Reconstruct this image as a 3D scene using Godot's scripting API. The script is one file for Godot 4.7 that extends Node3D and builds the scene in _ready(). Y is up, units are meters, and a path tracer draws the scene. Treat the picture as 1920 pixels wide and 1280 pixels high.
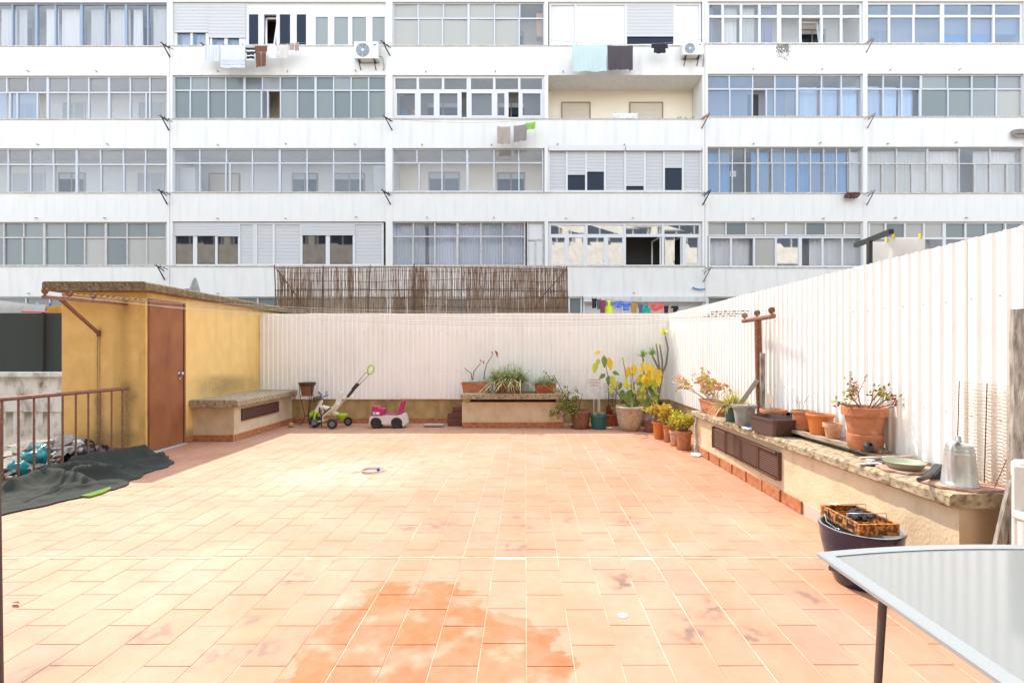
extends Node3D
# A tiled roof terrace with a yellow shed, white sheet-metal fences, potted plants and a white apartment facade behind.
# Helpers at the top collect shapes in a SurfaceTool; put() commits them as one named MeshInstance3D.

const EYE := 1.32        # camera height above the tiles
const F := 907.0         # focal length in photo pixels
const CX := 985.0        # vanishing point of the terrace
const CY := 655.0
const FD := 18.9         # distance of the apartment facade
const U := FD / F        # metres per photo pixel on the facade

var M := {}
var rng := RandomNumberGenerator.new()
var used := {}

func at(px: float, py: float, d: float) -> Vector3:
	return Vector3((px - CX) / F * d, EYE - (py - CY) / F * d, -d)

func gp(px: float, py: float) -> Vector3:
	var d := EYE * F / (py - CY)
	return Vector3((px - CX) / F * d, 0, -d)

func rf(a: float, b: float) -> float:
	return rng.randf_range(a, b)

# ---------- shapes ----------
func mb(sm := -1) -> SurfaceTool:
	var st := SurfaceTool.new()
	st.begin(Mesh.PRIMITIVE_TRIANGLES)
	st.set_smooth_group(sm)
	return st

func tri(st: SurfaceTool, a: Vector3, b: Vector3, c: Vector3, center: Vector3) -> void:
	if (b - a).cross(c - a).dot((a + b + c) / 3.0 - center) > 0:
		var t := b; b = c; c = t
	st.add_vertex(a); st.add_vertex(b); st.add_vertex(c)

func quad(st: SurfaceTool, a: Vector3, b: Vector3, c: Vector3, d: Vector3) -> void:
	for v in [a, b, c, a, c, d]: st.add_vertex(v)

func uquad(st: SurfaceTool, a: Vector3, b: Vector3, c: Vector3, d: Vector3, u0 := 0.0, v0 := 0.0, u1 := 1.0, v1 := 1.0) -> void:
	var p := [a, b, c, a, c, d]
	var t := [Vector2(u0, v0), Vector2(u1, v0), Vector2(u1, v1), Vector2(u0, v0), Vector2(u1, v1), Vector2(u0, v1)]
	for i in 6:
		st.set_uv(t[i]); st.add_vertex(p[i])

func quad_out(st: SurfaceTool, a: Vector3, b: Vector3, c: Vector3, d: Vector3, center: Vector3) -> void:
	tri(st, a, b, c, center); tri(st, a, c, d, center)

# box from two opposite corners
func bx(st: SurfaceTool, a: Vector3, b: Vector3) -> void:
	box(st, (a + b) / 2.0, (b - a).abs())

func box(st: SurfaceTool, c: Vector3, s: Vector3, bas := Basis()) -> void:
	st.set_smooth_group(-1)
	var h := s / 2.0
	for ax in 3:
		var u := (ax + 1) % 3
		var w := (ax + 2) % 3
		for sg in [-1.0, 1.0]:
			var q := []
			for k in [[-1, -1], [1, -1], [1, 1], [-1, 1]]:
				var v := Vector3()
				v[ax] = sg * h[ax]; v[u] = k[0] * h[u]; v[w] = k[1] * h[w]
				q.append(c + bas * v)
			quad_out(st, q[0], q[1], q[2], q[3], c)

# box with chamfered edges
func cbox(st: SurfaceTool, c: Vector3, s: Vector3, e: float, bas := Basis()) -> void:
	st.set_smooth_group(-1)
	var h := s / 2.0
	var pt := func(sx: float, sy: float, sz: float, full: int) -> Vector3:
		var v := Vector3(sx * h.x, sy * h.y, sz * h.z)
		var g := Vector3(sx, sy, sz)
		for i in 3:
			if i != full: v[i] -= g[i] * e
		return c + bas * v
	for ax in 3:
		var u := (ax + 1) % 3
		var w := (ax + 2) % 3
		for sg in [-1.0, 1.0]:
			var q := []
			for k in [[-1, -1], [1, -1], [1, 1], [-1, 1]]:
				var g := Vector3()
				g[ax] = sg; g[u] = k[0]; g[w] = k[1]
				q.append(pt.call(g.x, g.y, g.z, ax))
			quad_out(st, q[0], q[1], q[2], q[3], c)
		for s1 in [-1.0, 1.0]:
			for s2 in [-1.0, 1.0]:
				var g1 := Vector3(); g1[ax] = -1; g1[u] = s1; g1[w] = s2
				var g2 := g1; g2[ax] = 1
				quad_out(st, pt.call(g1.x, g1.y, g1.z, u), pt.call(g2.x, g2.y, g2.z, u), pt.call(g2.x, g2.y, g2.z, w), pt.call(g1.x, g1.y, g1.z, w), c)
	for sx in [-1.0, 1.0]:
		for sy in [-1.0, 1.0]:
			for sz in [-1.0, 1.0]:
				tri(st, pt.call(sx, sy, sz, 0), pt.call(sx, sy, sz, 1), pt.call(sx, sy, sz, 2), c)

# bar of rectangular section between two points
func bar(st: SurfaceTool, a: Vector3, b: Vector3, w: float, h: float, up := Vector3.UP) -> void:
	var z := (b - a).normalized()
	if absf(z.dot(up)) > 0.98: up = Vector3(1, 0, 0)
	var x := up.cross(z).normalized()
	box(st, (a + b) / 2.0, Vector3(w, h, a.distance_to(b)), Basis(x, z.cross(x), z))

func tube(st: SurfaceTool, pts: Array, r0: float, r1 := -1.0, sides := 6, caps := true) -> void:
	if r1 < 0: r1 = r0
	var n := pts.size()
	var rings := []
	var t0: Vector3 = (pts[1] - pts[0]).normalized()
	var nx := t0.cross(Vector3(0.31, 0.2, 0.93)).normalized()
	for i in n:
		var t: Vector3 = (pts[mini(i + 1, n - 1)] - pts[maxi(i - 1, 0)]).normalized()
		nx = (nx - t * nx.dot(t)).normalized()
		var ny := t.cross(nx)
		var r := lerpf(r0, r1, float(i) / (n - 1))
		var ring := []
		for k in sides:
			var a := TAU * k / sides
			ring.append(pts[i] + (nx * cos(a) + ny * sin(a)) * r)
		rings.append(ring)
	st.set_smooth_group(1 if sides > 4 else -1)
	for i in n - 1:
		for k in sides:
			var k2 := (k + 1) % sides
			quad(st, rings[i][k], rings[i + 1][k], rings[i + 1][k2], rings[i][k2])
	if caps:
		st.set_smooth_group(-1)
		for k in range(1, sides - 1):
			tri(st, rings[0][0], rings[0][k], rings[0][k + 1], pts[1])
			tri(st, rings[n - 1][0], rings[n - 1][k], rings[n - 1][k + 1], pts[n - 2])

# turned shape; profile of Vector2(radius, height) walked along the surface
func lathe(st: SurfaceTool, prof: Array, seg := 24, xf := Transform3D(), crease := true, wob := 0.0) -> void:
	for i in prof.size() - 1:
		var a: Vector2 = prof[i]
		var b: Vector2 = prof[i + 1]
		st.set_smooth_group(i + 1 if crease else 1)
		for k in seg:
			var a0 := TAU * k / seg
			var a1 := TAU * (k + 1) / seg
			var p := func(q: Vector2, an: float) -> Vector3:
				var r := q.x * (1.0 + wob * sin(an * 3.0 + q.y * 30.0))
				return xf * Vector3(cos(an) * r, q.y, sin(an) * r)
			var w: Vector3 = p.call(a, a0)
			var x: Vector3 = p.call(a, a1)
			var y: Vector3 = p.call(b, a1)
			var z: Vector3 = p.call(b, a0)
			if a.x > 0.0001: _t3(st, w, z, x)
			if b.x > 0.0001: _t3(st, x, z, y)

func _t3(st: SurfaceTool, a: Vector3, b: Vector3, c: Vector3) -> void:
	st.add_vertex(a); st.add_vertex(b); st.add_vertex(c)

# flat polygon (in x,y) pushed along z
func extrude(st: SurfaceTool, poly: PackedVector2Array, z0: float, z1: float, xf := Transform3D()) -> void:
	st.set_smooth_group(-1)
	if Geometry2D.is_polygon_clockwise(poly): poly.reverse()
	var ix := Geometry2D.triangulate_polygon(poly)
	for i in range(0, ix.size(), 3):
		var a := poly[ix[i]]; var b := poly[ix[i + 1]]; var c := poly[ix[i + 2]]
		if (b - a).cross(c - a) < 0:
			var t := b; b = c; c = t
		_t3(st, xf * Vector3(a.x, a.y, z1), xf * Vector3(c.x, c.y, z1), xf * Vector3(b.x, b.y, z1))
		_t3(st, xf * Vector3(a.x, a.y, z0), xf * Vector3(b.x, b.y, z0), xf * Vector3(c.x, c.y, z0))
	for i in poly.size():
		var a := poly[i]; var b := poly[(i + 1) % poly.size()]
		quad(st, xf * Vector3(a.x, a.y, z0), xf * Vector3(a.x, a.y, z1), xf * Vector3(b.x, b.y, z1), xf * Vector3(b.x, b.y, z0))

# leaf of several segments: base, direction, side, length, width, droop
func leaf(st: SurfaceTool, p: Vector3, dir: Vector3, side: Vector3, ln: float, wd: float, droop := 0.2, seg := 4, fold := 0.15) -> void:
	var up := side.cross(dir).normalized()
	if up.y < 0: up = -up
	var prev := []
	st.set_smooth_group(-1)
	for i in seg + 1:
		var t := float(i) / seg
		var w := wd * 0.5 * sin(PI * pow(t, 0.8) * 0.96 + 0.1) if i > 0 and i < seg else wd * 0.04
		var c := p + dir * ln * t - Vector3.UP * droop * ln * t * t
		var cur := [c - side * w + up * w * fold, c, c + side * w + up * w * fold]
		if i > 0:
			quad(st, prev[0], cur[0], cur[1], prev[1])
			quad(st, prev[1], cur[1], cur[2], prev[2])
		prev = cur

# strap-like blade that arches over
func blade(st: SurfaceTool, p: Vector3, ang: float, lean: float, ln: float, wd: float, droop: float, seg := 4) -> void:
	var out := Vector3(cos(ang), 0, sin(ang))
	var side := Vector3(-sin(ang), 0, cos(ang))
	var pl := p - side * wd * 0.5
	var pr := p + side * wd * 0.5
	for i in range(1, seg + 1):
		var t := float(i) / seg
		var c := p + out * ln * (lean * t + droop * 0.35 * t * t) + Vector3.UP * ln * ((1.0 - lean * 0.6) * t - droop * t * t)
		var w := wd * 0.5 * (1.0 - pow(t, 3.0)) + 0.0006
		var cl := c - side * w
		var cr := c + side * w
		quad(st, pl, cl, cr, pr)
		pl = cl; pr = cr

# ---------- nodes ----------
func numbered(called: String) -> String:
	if not used.has(called):
		used[called] = 0
		return called
	used[called] += 1
	return "%s_%03d" % [called, used[called]]

func put(st: SurfaceTool, called: String, m: Material, parent: Node3D = null) -> MeshInstance3D:
	st.generate_normals()
	return hang(st.commit(), called, m, parent)

func hang(mesh: Mesh, called: String, m: Material, parent: Node3D = null) -> MeshInstance3D:
	var o := MeshInstance3D.new()
	o.mesh = mesh
	o.material_override = m
	if parent:
		o.name = called
		parent.add_child(o, true)
	else:
		o.name = numbered(called)
		add_child(o, true)
	return o

func tag(o: Node3D, label: String, category: String, group := "", kind := "") -> Node3D:
	o.set_meta("label", label)
	if category: o.set_meta("category", category)
	if group: o.set_meta("group", group)
	if kind: o.set_meta("kind", kind)
	return o

func thing(called: String, label: String, category: String, where := Vector3.ZERO, turn := 0.0, group := "") -> Node3D:
	var o := Node3D.new()
	o.name = numbered(called)
	add_child(o, true)
	o.position = where
	o.rotation.y = turn
	tag(o, label, category, group)
	return o

func copy(o: Node3D, label: String, where: Vector3, turn := 0.0) -> Node3D:
	var c: Node3D = o.duplicate()
	var nm := String(o.name).rstrip("0123456789").rstrip("_")
	c.name = numbered(nm)
	add_child(c, true)
	c.position = where
	c.rotation.y = turn
	if label: c.set_meta("label", label)
	return c

func struct(o: Node3D) -> Node3D:
	o.set_meta("kind", "structure")
	return o

# ---------- materials ----------
func mat(r: float, g: float, b: float, rough := 0.7, metal := 0.0) -> StandardMaterial3D:
	var m := StandardMaterial3D.new()
	m.albedo_color = Color(r, g, b).linear_to_srgb()
	m.roughness = rough
	m.metallic = metal
	m.cull_mode = BaseMaterial3D.CULL_DISABLED
	return m

func noise_tex(stops: Array, freq: float, seed_: int, oct := 4, size := 256, nt := FastNoiseLite.TYPE_SIMPLEX_SMOOTH) -> NoiseTexture2D:
	var n := FastNoiseLite.new()
	n.noise_type = nt
	n.seed = seed_
	n.frequency = freq
	n.fractal_octaves = oct
	n.fractal_gain = 0.55
	var t := NoiseTexture2D.new()
	t.width = size; t.height = size
	t.seamless = true
	t.noise = n
	if stops.size():
		var g := Gradient.new()
		var offs := PackedFloat32Array()
		var cols := PackedColorArray()
		for s in stops:
			offs.append(s[0]); cols.append(Color(s[1], s[2], s[3]).linear_to_srgb())
		g.offsets = offs; g.colors = cols
		t.color_ramp = g
	return t

# world-mapped noisy surface: colour stops, texture repeats per metre, relief in cm
func nmat(stops: Array, freq: float, sc: Vector3, rough: float, bump := 0.0, bfreq := 0.05, seed_ := 1, oct := 4) -> StandardMaterial3D:
	var m := mat(1, 1, 1, rough)
	m.albedo_texture = noise_tex(stops, freq, seed_, oct)
	m.uv1_triplanar = true
	m.uv1_world_triplanar = true
	m.uv1_scale = sc
	if bump > 0.0:
		m.heightmap_enabled = true
		m.heightmap_texture = noise_tex([], bfreq, seed_ + 7, 3)
		m.heightmap_scale = bump
	return m

func glass(r: float, g: float, b: float, a: float) -> StandardMaterial3D:
	var m := mat(r, g, b, 0.02)
	m.albedo_color.a = a
	m.transparency = BaseMaterial3D.TRANSPARENCY_ALPHA
	m.metallic_specular = 0.6
	return m

func leafy(r: float, g: float, b: float) -> StandardMaterial3D:
	var m := mat(r, g, b, 0.5)
	m.backlight_enabled = true
	m.backlight = Color(r * 0.8, g * 0.8, b * 0.5).linear_to_srgb()
	return m

func make_materials() -> void:
	M.facade = nmat([[0, 0.566, 0.549, 0.501], [0.35, 0.638, 0.616, 0.565], [1, 0.677, 0.655, 0.603]], 0.02, Vector3(0.5, 0.07, 0.5), 0.8, 0.1, 0.2, 3)
	M.facade_old = nmat([[0, 0.4, 0.389, 0.355], [0.4, 0.511, 0.5, 0.463], [1, 0.588, 0.577, 0.538]], 0.03, Vector3(0.4, 0.07, 0.4), 0.85, 0.1, 0.2, 5)
	M.joint = mat(0.42, 0.41, 0.39, 0.9)
	M.sill = nmat([[0.0, 0.22, 0.17, 0.12], [0.5, 0.5, 0.46, 0.4], [1.0, 0.66, 0.64, 0.6]], 0.05, Vector3(0.8, 0.8, 0.8), 0.9, 0.0, 0.1, 6)
	M.gallery = mat(0.698, 0.676, 0.632, 0.85)
	M.cream = mat(0.807, 0.719, 0.567, 0.85)
	M.alu = mat(0.469, 0.485, 0.507, 0.5, 0.0)
	M.alu_dark = mat(0.20, 0.26, 0.34, 0.45, 0.0)
	M.alu_rust = nmat([[0.0, 0.30, 0.14, 0.06], [0.22, 0.43, 0.40, 0.36], [1.0, 0.50, 0.49, 0.47]], 0.03, Vector3(0.6, 0.6, 0.6), 0.6, 0.0, 0.1, 21)
	M.pvc = mat(0.589, 0.583, 0.572, 0.6)
	M.pvc.metallic_specular = 0.2
	M.shutter = mat(0.501, 0.496, 0.485, 0.6)
	M.shutter.metallic_specular = 0.2
	M.shutter_tan = mat(0.62, 0.54, 0.42, 0.6)
	M.glass = glass(0.20, 0.24, 0.27, 0.24)
	M.glass_b = glass(0.24, 0.27, 0.28, 0.34)
	M.glass_c = glass(0.20, 0.25, 0.30, 0.16)
	M.glass_blue = glass(0.16, 0.26, 0.38, 0.45)
	M.frost = mat(0.163, 0.19, 0.176, 0.3)
	M.frost_b = mat(0.209, 0.229, 0.216, 0.3)
	M.frost_c = mat(0.327, 0.316, 0.278, 0.3)
	M.frost_d = mat(0.131, 0.155, 0.15, 0.28)
	M.mirror = mat(0.68, 0.69, 0.70, 0.03, 0.9)
	M.mirror_dim = mat(0.17, 0.17, 0.17, 0.03, 0.9)
	M.dark = mat(0.02, 0.022, 0.025, 0.3)
	M.dark_blue = mat(0.012, 0.02, 0.034, 0.06)
	M.dark_blue.metallic_specular = 0.28
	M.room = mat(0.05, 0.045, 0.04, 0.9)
	M.curtain = mat(0.61, 0.6, 0.583, 0.9)
	M.curtain_grey = mat(0.523, 0.545, 0.61, 0.9)
	M.curtain_blue = mat(0.17, 0.32, 0.54, 0.9)
	M.curtain_violet = mat(0.24, 0.24, 0.38, 0.9)
	M.drape_blue = mat(0.371, 0.501, 0.676, 0.35)
	M.wood_trim = mat(0.30, 0.22, 0.15, 0.7)
	# terrace
	M.grout = nmat([[0.0, 0.42, 0.235, 0.15], [0.30, 0.46, 0.29, 0.20], [0.5, 0.55, 0.41, 0.31], [1.0, 0.66, 0.57, 0.48]], 0.03, Vector3(0.4, 0.4, 0.4), 0.95, 0.0, 0.1, 9)
	M.skirt = nmat([[0.0, 0.28, 0.085, 0.032], [0.5, 0.42, 0.155, 0.062], [1.0, 0.50, 0.22, 0.11]], 0.03, Vector3(1.2, 1.2, 1.2), 0.6, 0.0, 0.1, 10)
	M.yellow = nmat([[0.0, 0.50, 0.31, 0.10], [0.35, 0.64, 0.41, 0.13], [1.0, 0.74, 0.49, 0.17]], 0.02, Vector3(0.8, 0.5, 0.8), 0.85, 0.25, 0.25, 11)
	M.beige = nmat([[0.0, 0.50, 0.39, 0.25], [0.4, 0.59, 0.465, 0.305], [1.0, 0.66, 0.53, 0.365]], 0.02, Vector3(0.8, 0.6, 0.8), 0.9, 0.3, 0.25, 12)
	M.concrete = nmat([[0.0, 0.07, 0.052, 0.035], [0.26, 0.20, 0.15, 0.09], [0.42, 0.33, 0.26, 0.165], [0.75, 0.44, 0.365, 0.255], [1.0, 0.54, 0.47, 0.36]], 0.022, Vector3(2.7, 2.7, 2.7), 0.95, 0.3, 0.15, 13, 6)
	M.concrete_dark = nmat([[0.0, 0.05, 0.035, 0.018], [0.3, 0.13, 0.09, 0.045], [0.6, 0.21, 0.15, 0.075], [1.0, 0.34, 0.26, 0.15]], 0.022, Vector3(2.6, 2.6, 2.6), 0.95, 0.3, 0.15, 14, 6)
	M.sheet = nmat([[0.0, 0.80, 0.785, 0.74], [0.5, 0.86, 0.855, 0.82], [1.0, 0.885, 0.88, 0.855]], 0.015, Vector3(0.4, 0.2, 0.4), 0.5, 0.0, 0.1, 15)
	M.rust = nmat([[0.0, 0.07, 0.025, 0.012], [0.45, 0.17, 0.065, 0.03], [0.7, 0.28, 0.12, 0.06], [1.0, 0.45, 0.36, 0.3]], 0.06, Vector3(3, 3, 3), 0.85, 0.2, 0.2, 16)
	M.rail = nmat([[0.0, 0.15, 0.06, 0.035], [0.6, 0.24, 0.10, 0.06], [1.0, 0.36, 0.20, 0.14]], 0.04, Vector3(2, 2, 2), 0.6, 0.0, 0.1, 17)
	M.rust_orange = nmat([[0.0, 0.05, 0.03, 0.02], [0.4, 0.16, 0.06, 0.02], [0.55, 0.48, 0.17, 0.03], [1.0, 0.58, 0.24, 0.05]], 0.05, Vector3(2.2, 2.2, 2.2), 0.85, 0.1, 0.3, 18)
	M.door = nmat([[0.0, 0.19, 0.065, 0.022], [0.5, 0.265, 0.095, 0.032], [1.0, 0.32, 0.125, 0.045]], 0.012, Vector3(0.7, 0.4, 0.7), 0.55, 0.0, 0.1, 19)
	M.louver = mat(0.115, 0.048, 0.03, 0.5)
	M.louver_dark = mat(0.03, 0.014, 0.01, 0.6)
	M.terra = nmat([[0.0, 0.30, 0.105, 0.045], [0.45, 0.44, 0.165, 0.075], [0.8, 0.50, 0.21, 0.11], [1.0, 0.58, 0.38, 0.27]], 0.02, Vector3(2.2, 2.2, 2.2), 0.8, 0.05, 0.3, 22)
	M.terra_pale = nmat([[0.0, 0.40, 0.18, 0.09], [0.5, 0.54, 0.29, 0.17], [1.0, 0.66, 0.52, 0.40]], 0.025, Vector3(2.5, 2.5, 2.5), 0.85, 0.05, 0.3, 23)
	M.terra_dark = nmat([[0.0, 0.13, 0.05, 0.028], [0.5, 0.22, 0.085, 0.045], [1.0, 0.30, 0.14, 0.085]], 0.025, Vector3(2.5, 2.5, 2.5), 0.8, 0.05, 0.3, 24)
	M.orange_plastic = mat(0.55, 0.16, 0.035, 0.4)
	M.red_plastic = mat(0.40, 0.085, 0.03, 0.4)
	M.cream_pot = nmat([[0.0, 0.30, 0.20, 0.12], [0.5, 0.44, 0.33, 0.22], [1.0, 0.54, 0.43, 0.32]], 0.02, Vector3(2, 2, 2), 0.85, 0.05, 0.3, 25)
	M.grey_pot = nmat([[0.0, 0.14, 0.14, 0.12], [0.5, 0.25, 0.26, 0.23], [1.0, 0.36, 0.37, 0.34]], 0.02, Vector3(2.4, 1.2, 2.4), 0.7, 0.0, 0.3, 26)
	M.green_pot = mat(0.014, 0.10, 0.09, 0.4)
	M.brown_plastic = mat(0.085, 0.05, 0.042, 0.45)
	M.black_plastic = mat(0.03, 0.03, 0.032, 0.45)
	M.soil = nmat([[0.0, 0.02, 0.014, 0.01], [0.6, 0.075, 0.05, 0.033], [1.0, 0.2, 0.14, 0.1]], 0.1, Vector3(5, 5, 5), 1.0, 0.0, 0.3, 27)
	M.blue_glaze = nmat([[0, 0.012, 0.0108, 0.036], [0.6, 0.03, 0.021, 0.051], [1, 0.06, 0.033, 0.039]], 0.02, Vector3(2, 2, 2), 0.15, 0.0, 0.3, 28)
	M.grey_glaze = mat(0.26, 0.27, 0.27, 0.35)
	M.zinc = nmat([[0.0, 0.42, 0.45, 0.45], [0.5, 0.55, 0.58, 0.58], [1.0, 0.66, 0.69, 0.69]], 0.03, Vector3(3, 1.5, 3), 0.38, 0.0, 0.3, 29)
	M.zinc.metallic = 0.55
	M.steel = mat(0.45, 0.45, 0.46, 0.3, 0.9)
	M.iron = mat(0.022, 0.018, 0.016, 0.6)
	M.plank = nmat([[0.0, 0.10, 0.065, 0.04], [0.4, 0.30, 0.23, 0.17], [1.0, 0.52, 0.44, 0.36]], 0.03, Vector3(4, 4, 0.6), 0.9, 0.2, 0.15, 30)
	M.driftwood = nmat([[0.0, 0.10, 0.085, 0.07], [0.5, 0.30, 0.27, 0.23], [1.0, 0.46, 0.43, 0.38]], 0.03, Vector3(5, 0.8, 5), 0.95, 0.3, 0.15, 31)
	M.pink_tile = nmat([[0.0, 0.36, 0.19, 0.13], [0.5, 0.50, 0.30, 0.23], [1.0, 0.60, 0.44, 0.37]], 0.04, Vector3(2, 2, 2), 0.85, 0.1, 0.3, 32)
	M.slate = mat(0.45, 0.44, 0.46, 0.6)
	M.saucer = mat(0.26, 0.28, 0.20, 0.5)
	M.white_plastic = mat(0.62, 0.61, 0.58, 0.35)
	M.cream_plastic = mat(0.72, 0.68, 0.58, 0.4)
	M.magenta = mat(0.45, 0.015, 0.13, 0.35)
	M.lime = mat(0.34, 0.55, 0.03, 0.35)
	M.tyre = mat(0.022, 0.02, 0.02, 0.6)
	M.grey_plastic = mat(0.16, 0.17, 0.20, 0.4)
	M.blue_plastic = mat(0.02, 0.08, 0.45, 0.3)
	M.teal_bag = mat(0, 0.169, 0.182, 0.3)
	M.black_bag = mat(0.012, 0.012, 0.013, 0.25)
	M.rubble = nmat([[0, 0.144, 0.122, 0.101], [0.5, 0.331, 0.295, 0.252], [1, 0.475, 0.446, 0.41]], 0.04, Vector3(2.5, 2.5, 2.5), 0.95, 0.3, 0.2, 33)
	M.brick = mat(0.32, 0.14, 0.08, 0.9)
	M.felt = nmat([[0, 0.0172, 0.019, 0.0153], [0.5, 0.0318, 0.0343, 0.0275], [1, 0.0551, 0.0581, 0.0478]], 0.12, Vector3(3, 3, 3), 1.0, 0.15, 0.4, 34)
	M.felt_green = mat(0.12, 0.20, 0.03, 1.0)
	M.screen_green = nmat([[0.0, 0.025, 0.032, 0.028], [1.0, 0.055, 0.065, 0.056]], 0.15, Vector3(3, 3, 3), 0.9, 0.0, 0.3, 35)
	M.old_wall = nmat([[0.0, 0.10, 0.095, 0.08], [0.25, 0.42, 0.40, 0.36], [0.55, 0.66, 0.65, 0.61], [1.0, 0.74, 0.73, 0.70]], 0.02, Vector3(0.7, 0.4, 0.7), 0.95, 0.3, 0.2, 36)
	M.reed = nmat([[0, 0.149, 0.103, 0.0675], [0.5, 0.338, 0.236, 0.159], [1, 0.54, 0.405, 0.284]], 0.08, Vector3(4, 0.5, 4), 0.9, 0.0, 0.3, 37)
	M.reed.backlight_enabled = true
	M.reed.backlight = Color(0.30, 0.22, 0.15)
	M.tan = nmat([[0.0, 0.26, 0.17, 0.07], [0.4, 0.40, 0.27, 0.11], [1.0, 0.52, 0.36, 0.16]], 0.02, Vector3(0.8, 0.5, 0.8), 0.9, 0.25, 0.25, 44)
	M.wire = mat(0.36, 0.32, 0.28, 0.6)
	M.paper = mat(0.78, 0.76, 0.72, 0.8)
	M.card = mat(0.40, 0.33, 0.26, 0.9)
	M.house = nmat([[0.0, 0.48, 0.42, 0.34], [0.5, 0.58, 0.52, 0.43], [1.0, 0.64, 0.58, 0.5]], 0.02, Vector3(0.3, 0.2, 0.3), 0.9, 0.0, 0.2, 38)
	M.ground = nmat([[0.0, 0.20, 0.16, 0.13], [1.0, 0.34, 0.28, 0.23]], 0.03, Vector3(0.3, 0.3, 0.3), 0.95, 0.0, 0.2, 39)
	M.table_frame = mat(0.27, 0.29, 0.30, 0.4)
	M.table_glass = mat(0.215, 0.23, 0.23, 0.08)
	M.leg_brown = mat(0.075, 0.055, 0.05, 0.4)
	# plants
	M.leaf_yellow = leafy(0.52, 0.37, 0.02)
	M.leaf_lime = leafy(0.36, 0.38, 0.03)
	M.leaf_green = leafy(0.09, 0.14, 0.025)
	M.leaf_dark = leafy(0.045, 0.085, 0.02)
	M.jade = leafy(0.50, 0.38, 0.03)
	M.jade_orange = leafy(0.55, 0.28, 0.03)
	M.jade_olive = leafy(0.22, 0.20, 0.02)
	M.grass_pale = leafy(0.30, 0.31, 0.15)
	M.grass_green = leafy(0.14, 0.18, 0.06)
	M.straw = leafy(0.50, 0.38, 0.20)
	M.dragon = leafy(0.20, 0.30, 0.06)
	M.dragon_pale = leafy(0.52, 0.52, 0.10)
	M.red_leaf = leafy(0.22, 0.045, 0.025)
	M.grey_leaf = leafy(0.13, 0.16, 0.11)
	M.geranium = leafy(0.42, 0.20, 0.12)
	M.pink = leafy(0.62, 0.26, 0.26)
	M.bark = nmat([[0.0, 0.12, 0.09, 0.07], [1.0, 0.34, 0.27, 0.22]], 0.06, Vector3(6, 3, 6), 0.95, 0.1, 0.3, 40)
	M.twig = mat(0.13, 0.08, 0.06, 0.9)
	M.twig_pale = mat(0.50, 0.38, 0.28, 0.9)

# ---------- the setting ----------
func bytes_of(freq: float, seed_: int, w: int, h: int, oct := 4) -> PackedByteArray:
	var n := FastNoiseLite.new()
	n.noise_type = FastNoiseLite.TYPE_SIMPLEX_SMOOTH
	n.seed = seed_
	n.frequency = freq
	n.fractal_octaves = oct
	return n.get_image(w, h).get_data()

# painted plaster with stains; a mark is [u, v0, v1, half width, strength, colour]
func stain_tex(w: int, h: int, c0: Color, c1: Color, seed_: int, marks: Array) -> ImageTexture:
	var a := bytes_of(0.012, seed_, w, h, 5)
	var b := bytes_of(0.09, seed_ + 1, w, h, 3)
	var im := Image.create(w, h, false, Image.FORMAT_RGB8)
	for y in h:
		var v := float(y) / h
		for x in w:
			var u := float(x) / w
			var k := y * w + x
			var n1 := a[k] / 255.0
			var n2 := b[k] / 255.0
			var c := c0.lerp(c1, clampf(n1 * 0.8 + n2 * 0.2, 0, 1))
			for m in marks:
				var d: float = (u - m[0] + (n1 - 0.5) * m[3] * 0.6) / m[3]
				var e: float = smoothstep(m[1] - 0.03, m[1] + 0.03, v) * (1.0 - smoothstep(m[2] - 0.12, m[2] + 0.02, v))
				var s: float = m[4] * exp(-d * d) * e * (0.45 + 0.55 * n2 + 0.4 * (n1 - 0.5))
				if s > 0.004: c = c.lerp(m[5], clampf(s, 0, 1))
			im.set_pixel(x, y, c.linear_to_srgb())
	return ImageTexture.create_from_image(im)

func uvbox(st: SurfaceTool, a: Vector3, b: Vector3, ax: int, u0: float, u1: float, y0: float, y1: float) -> void:
	st.set_smooth_group(-1)
	var c := (a + b) / 2.0
	var h := (b - a).abs() / 2.0
	for x in 3:
		var u := (x + 1) % 3
		var w := (x + 2) % 3
		for sg in [-1.0, 1.0]:
			var q := []
			for k in [[-1, -1], [1, -1], [1, 1], [-1, 1]]:
				var v := Vector3()
				v[x] = sg * h[x]; v[u] = k[0] * h[u]; v[w] = k[1] * h[w]
				q.append(c + v)
			for f in [[0, 1, 2], [0, 2, 3]]:
				var p0: Vector3 = q[f[0]]; var p1: Vector3 = q[f[1]]; var p2: Vector3 = q[f[2]]
				if (p1 - p0).cross(p2 - p0).dot((p0 + p1 + p2) / 3.0 - c) > 0:
					var t := p1; p1 = p2; p2 = t
				for p: Vector3 in [p0, p1, p2]:
					st.set_uv(Vector2((p[ax] - u0) / (u1 - u0), (y1 - p.y) / (y1 - y0)))
					st.add_vertex(p)

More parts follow.
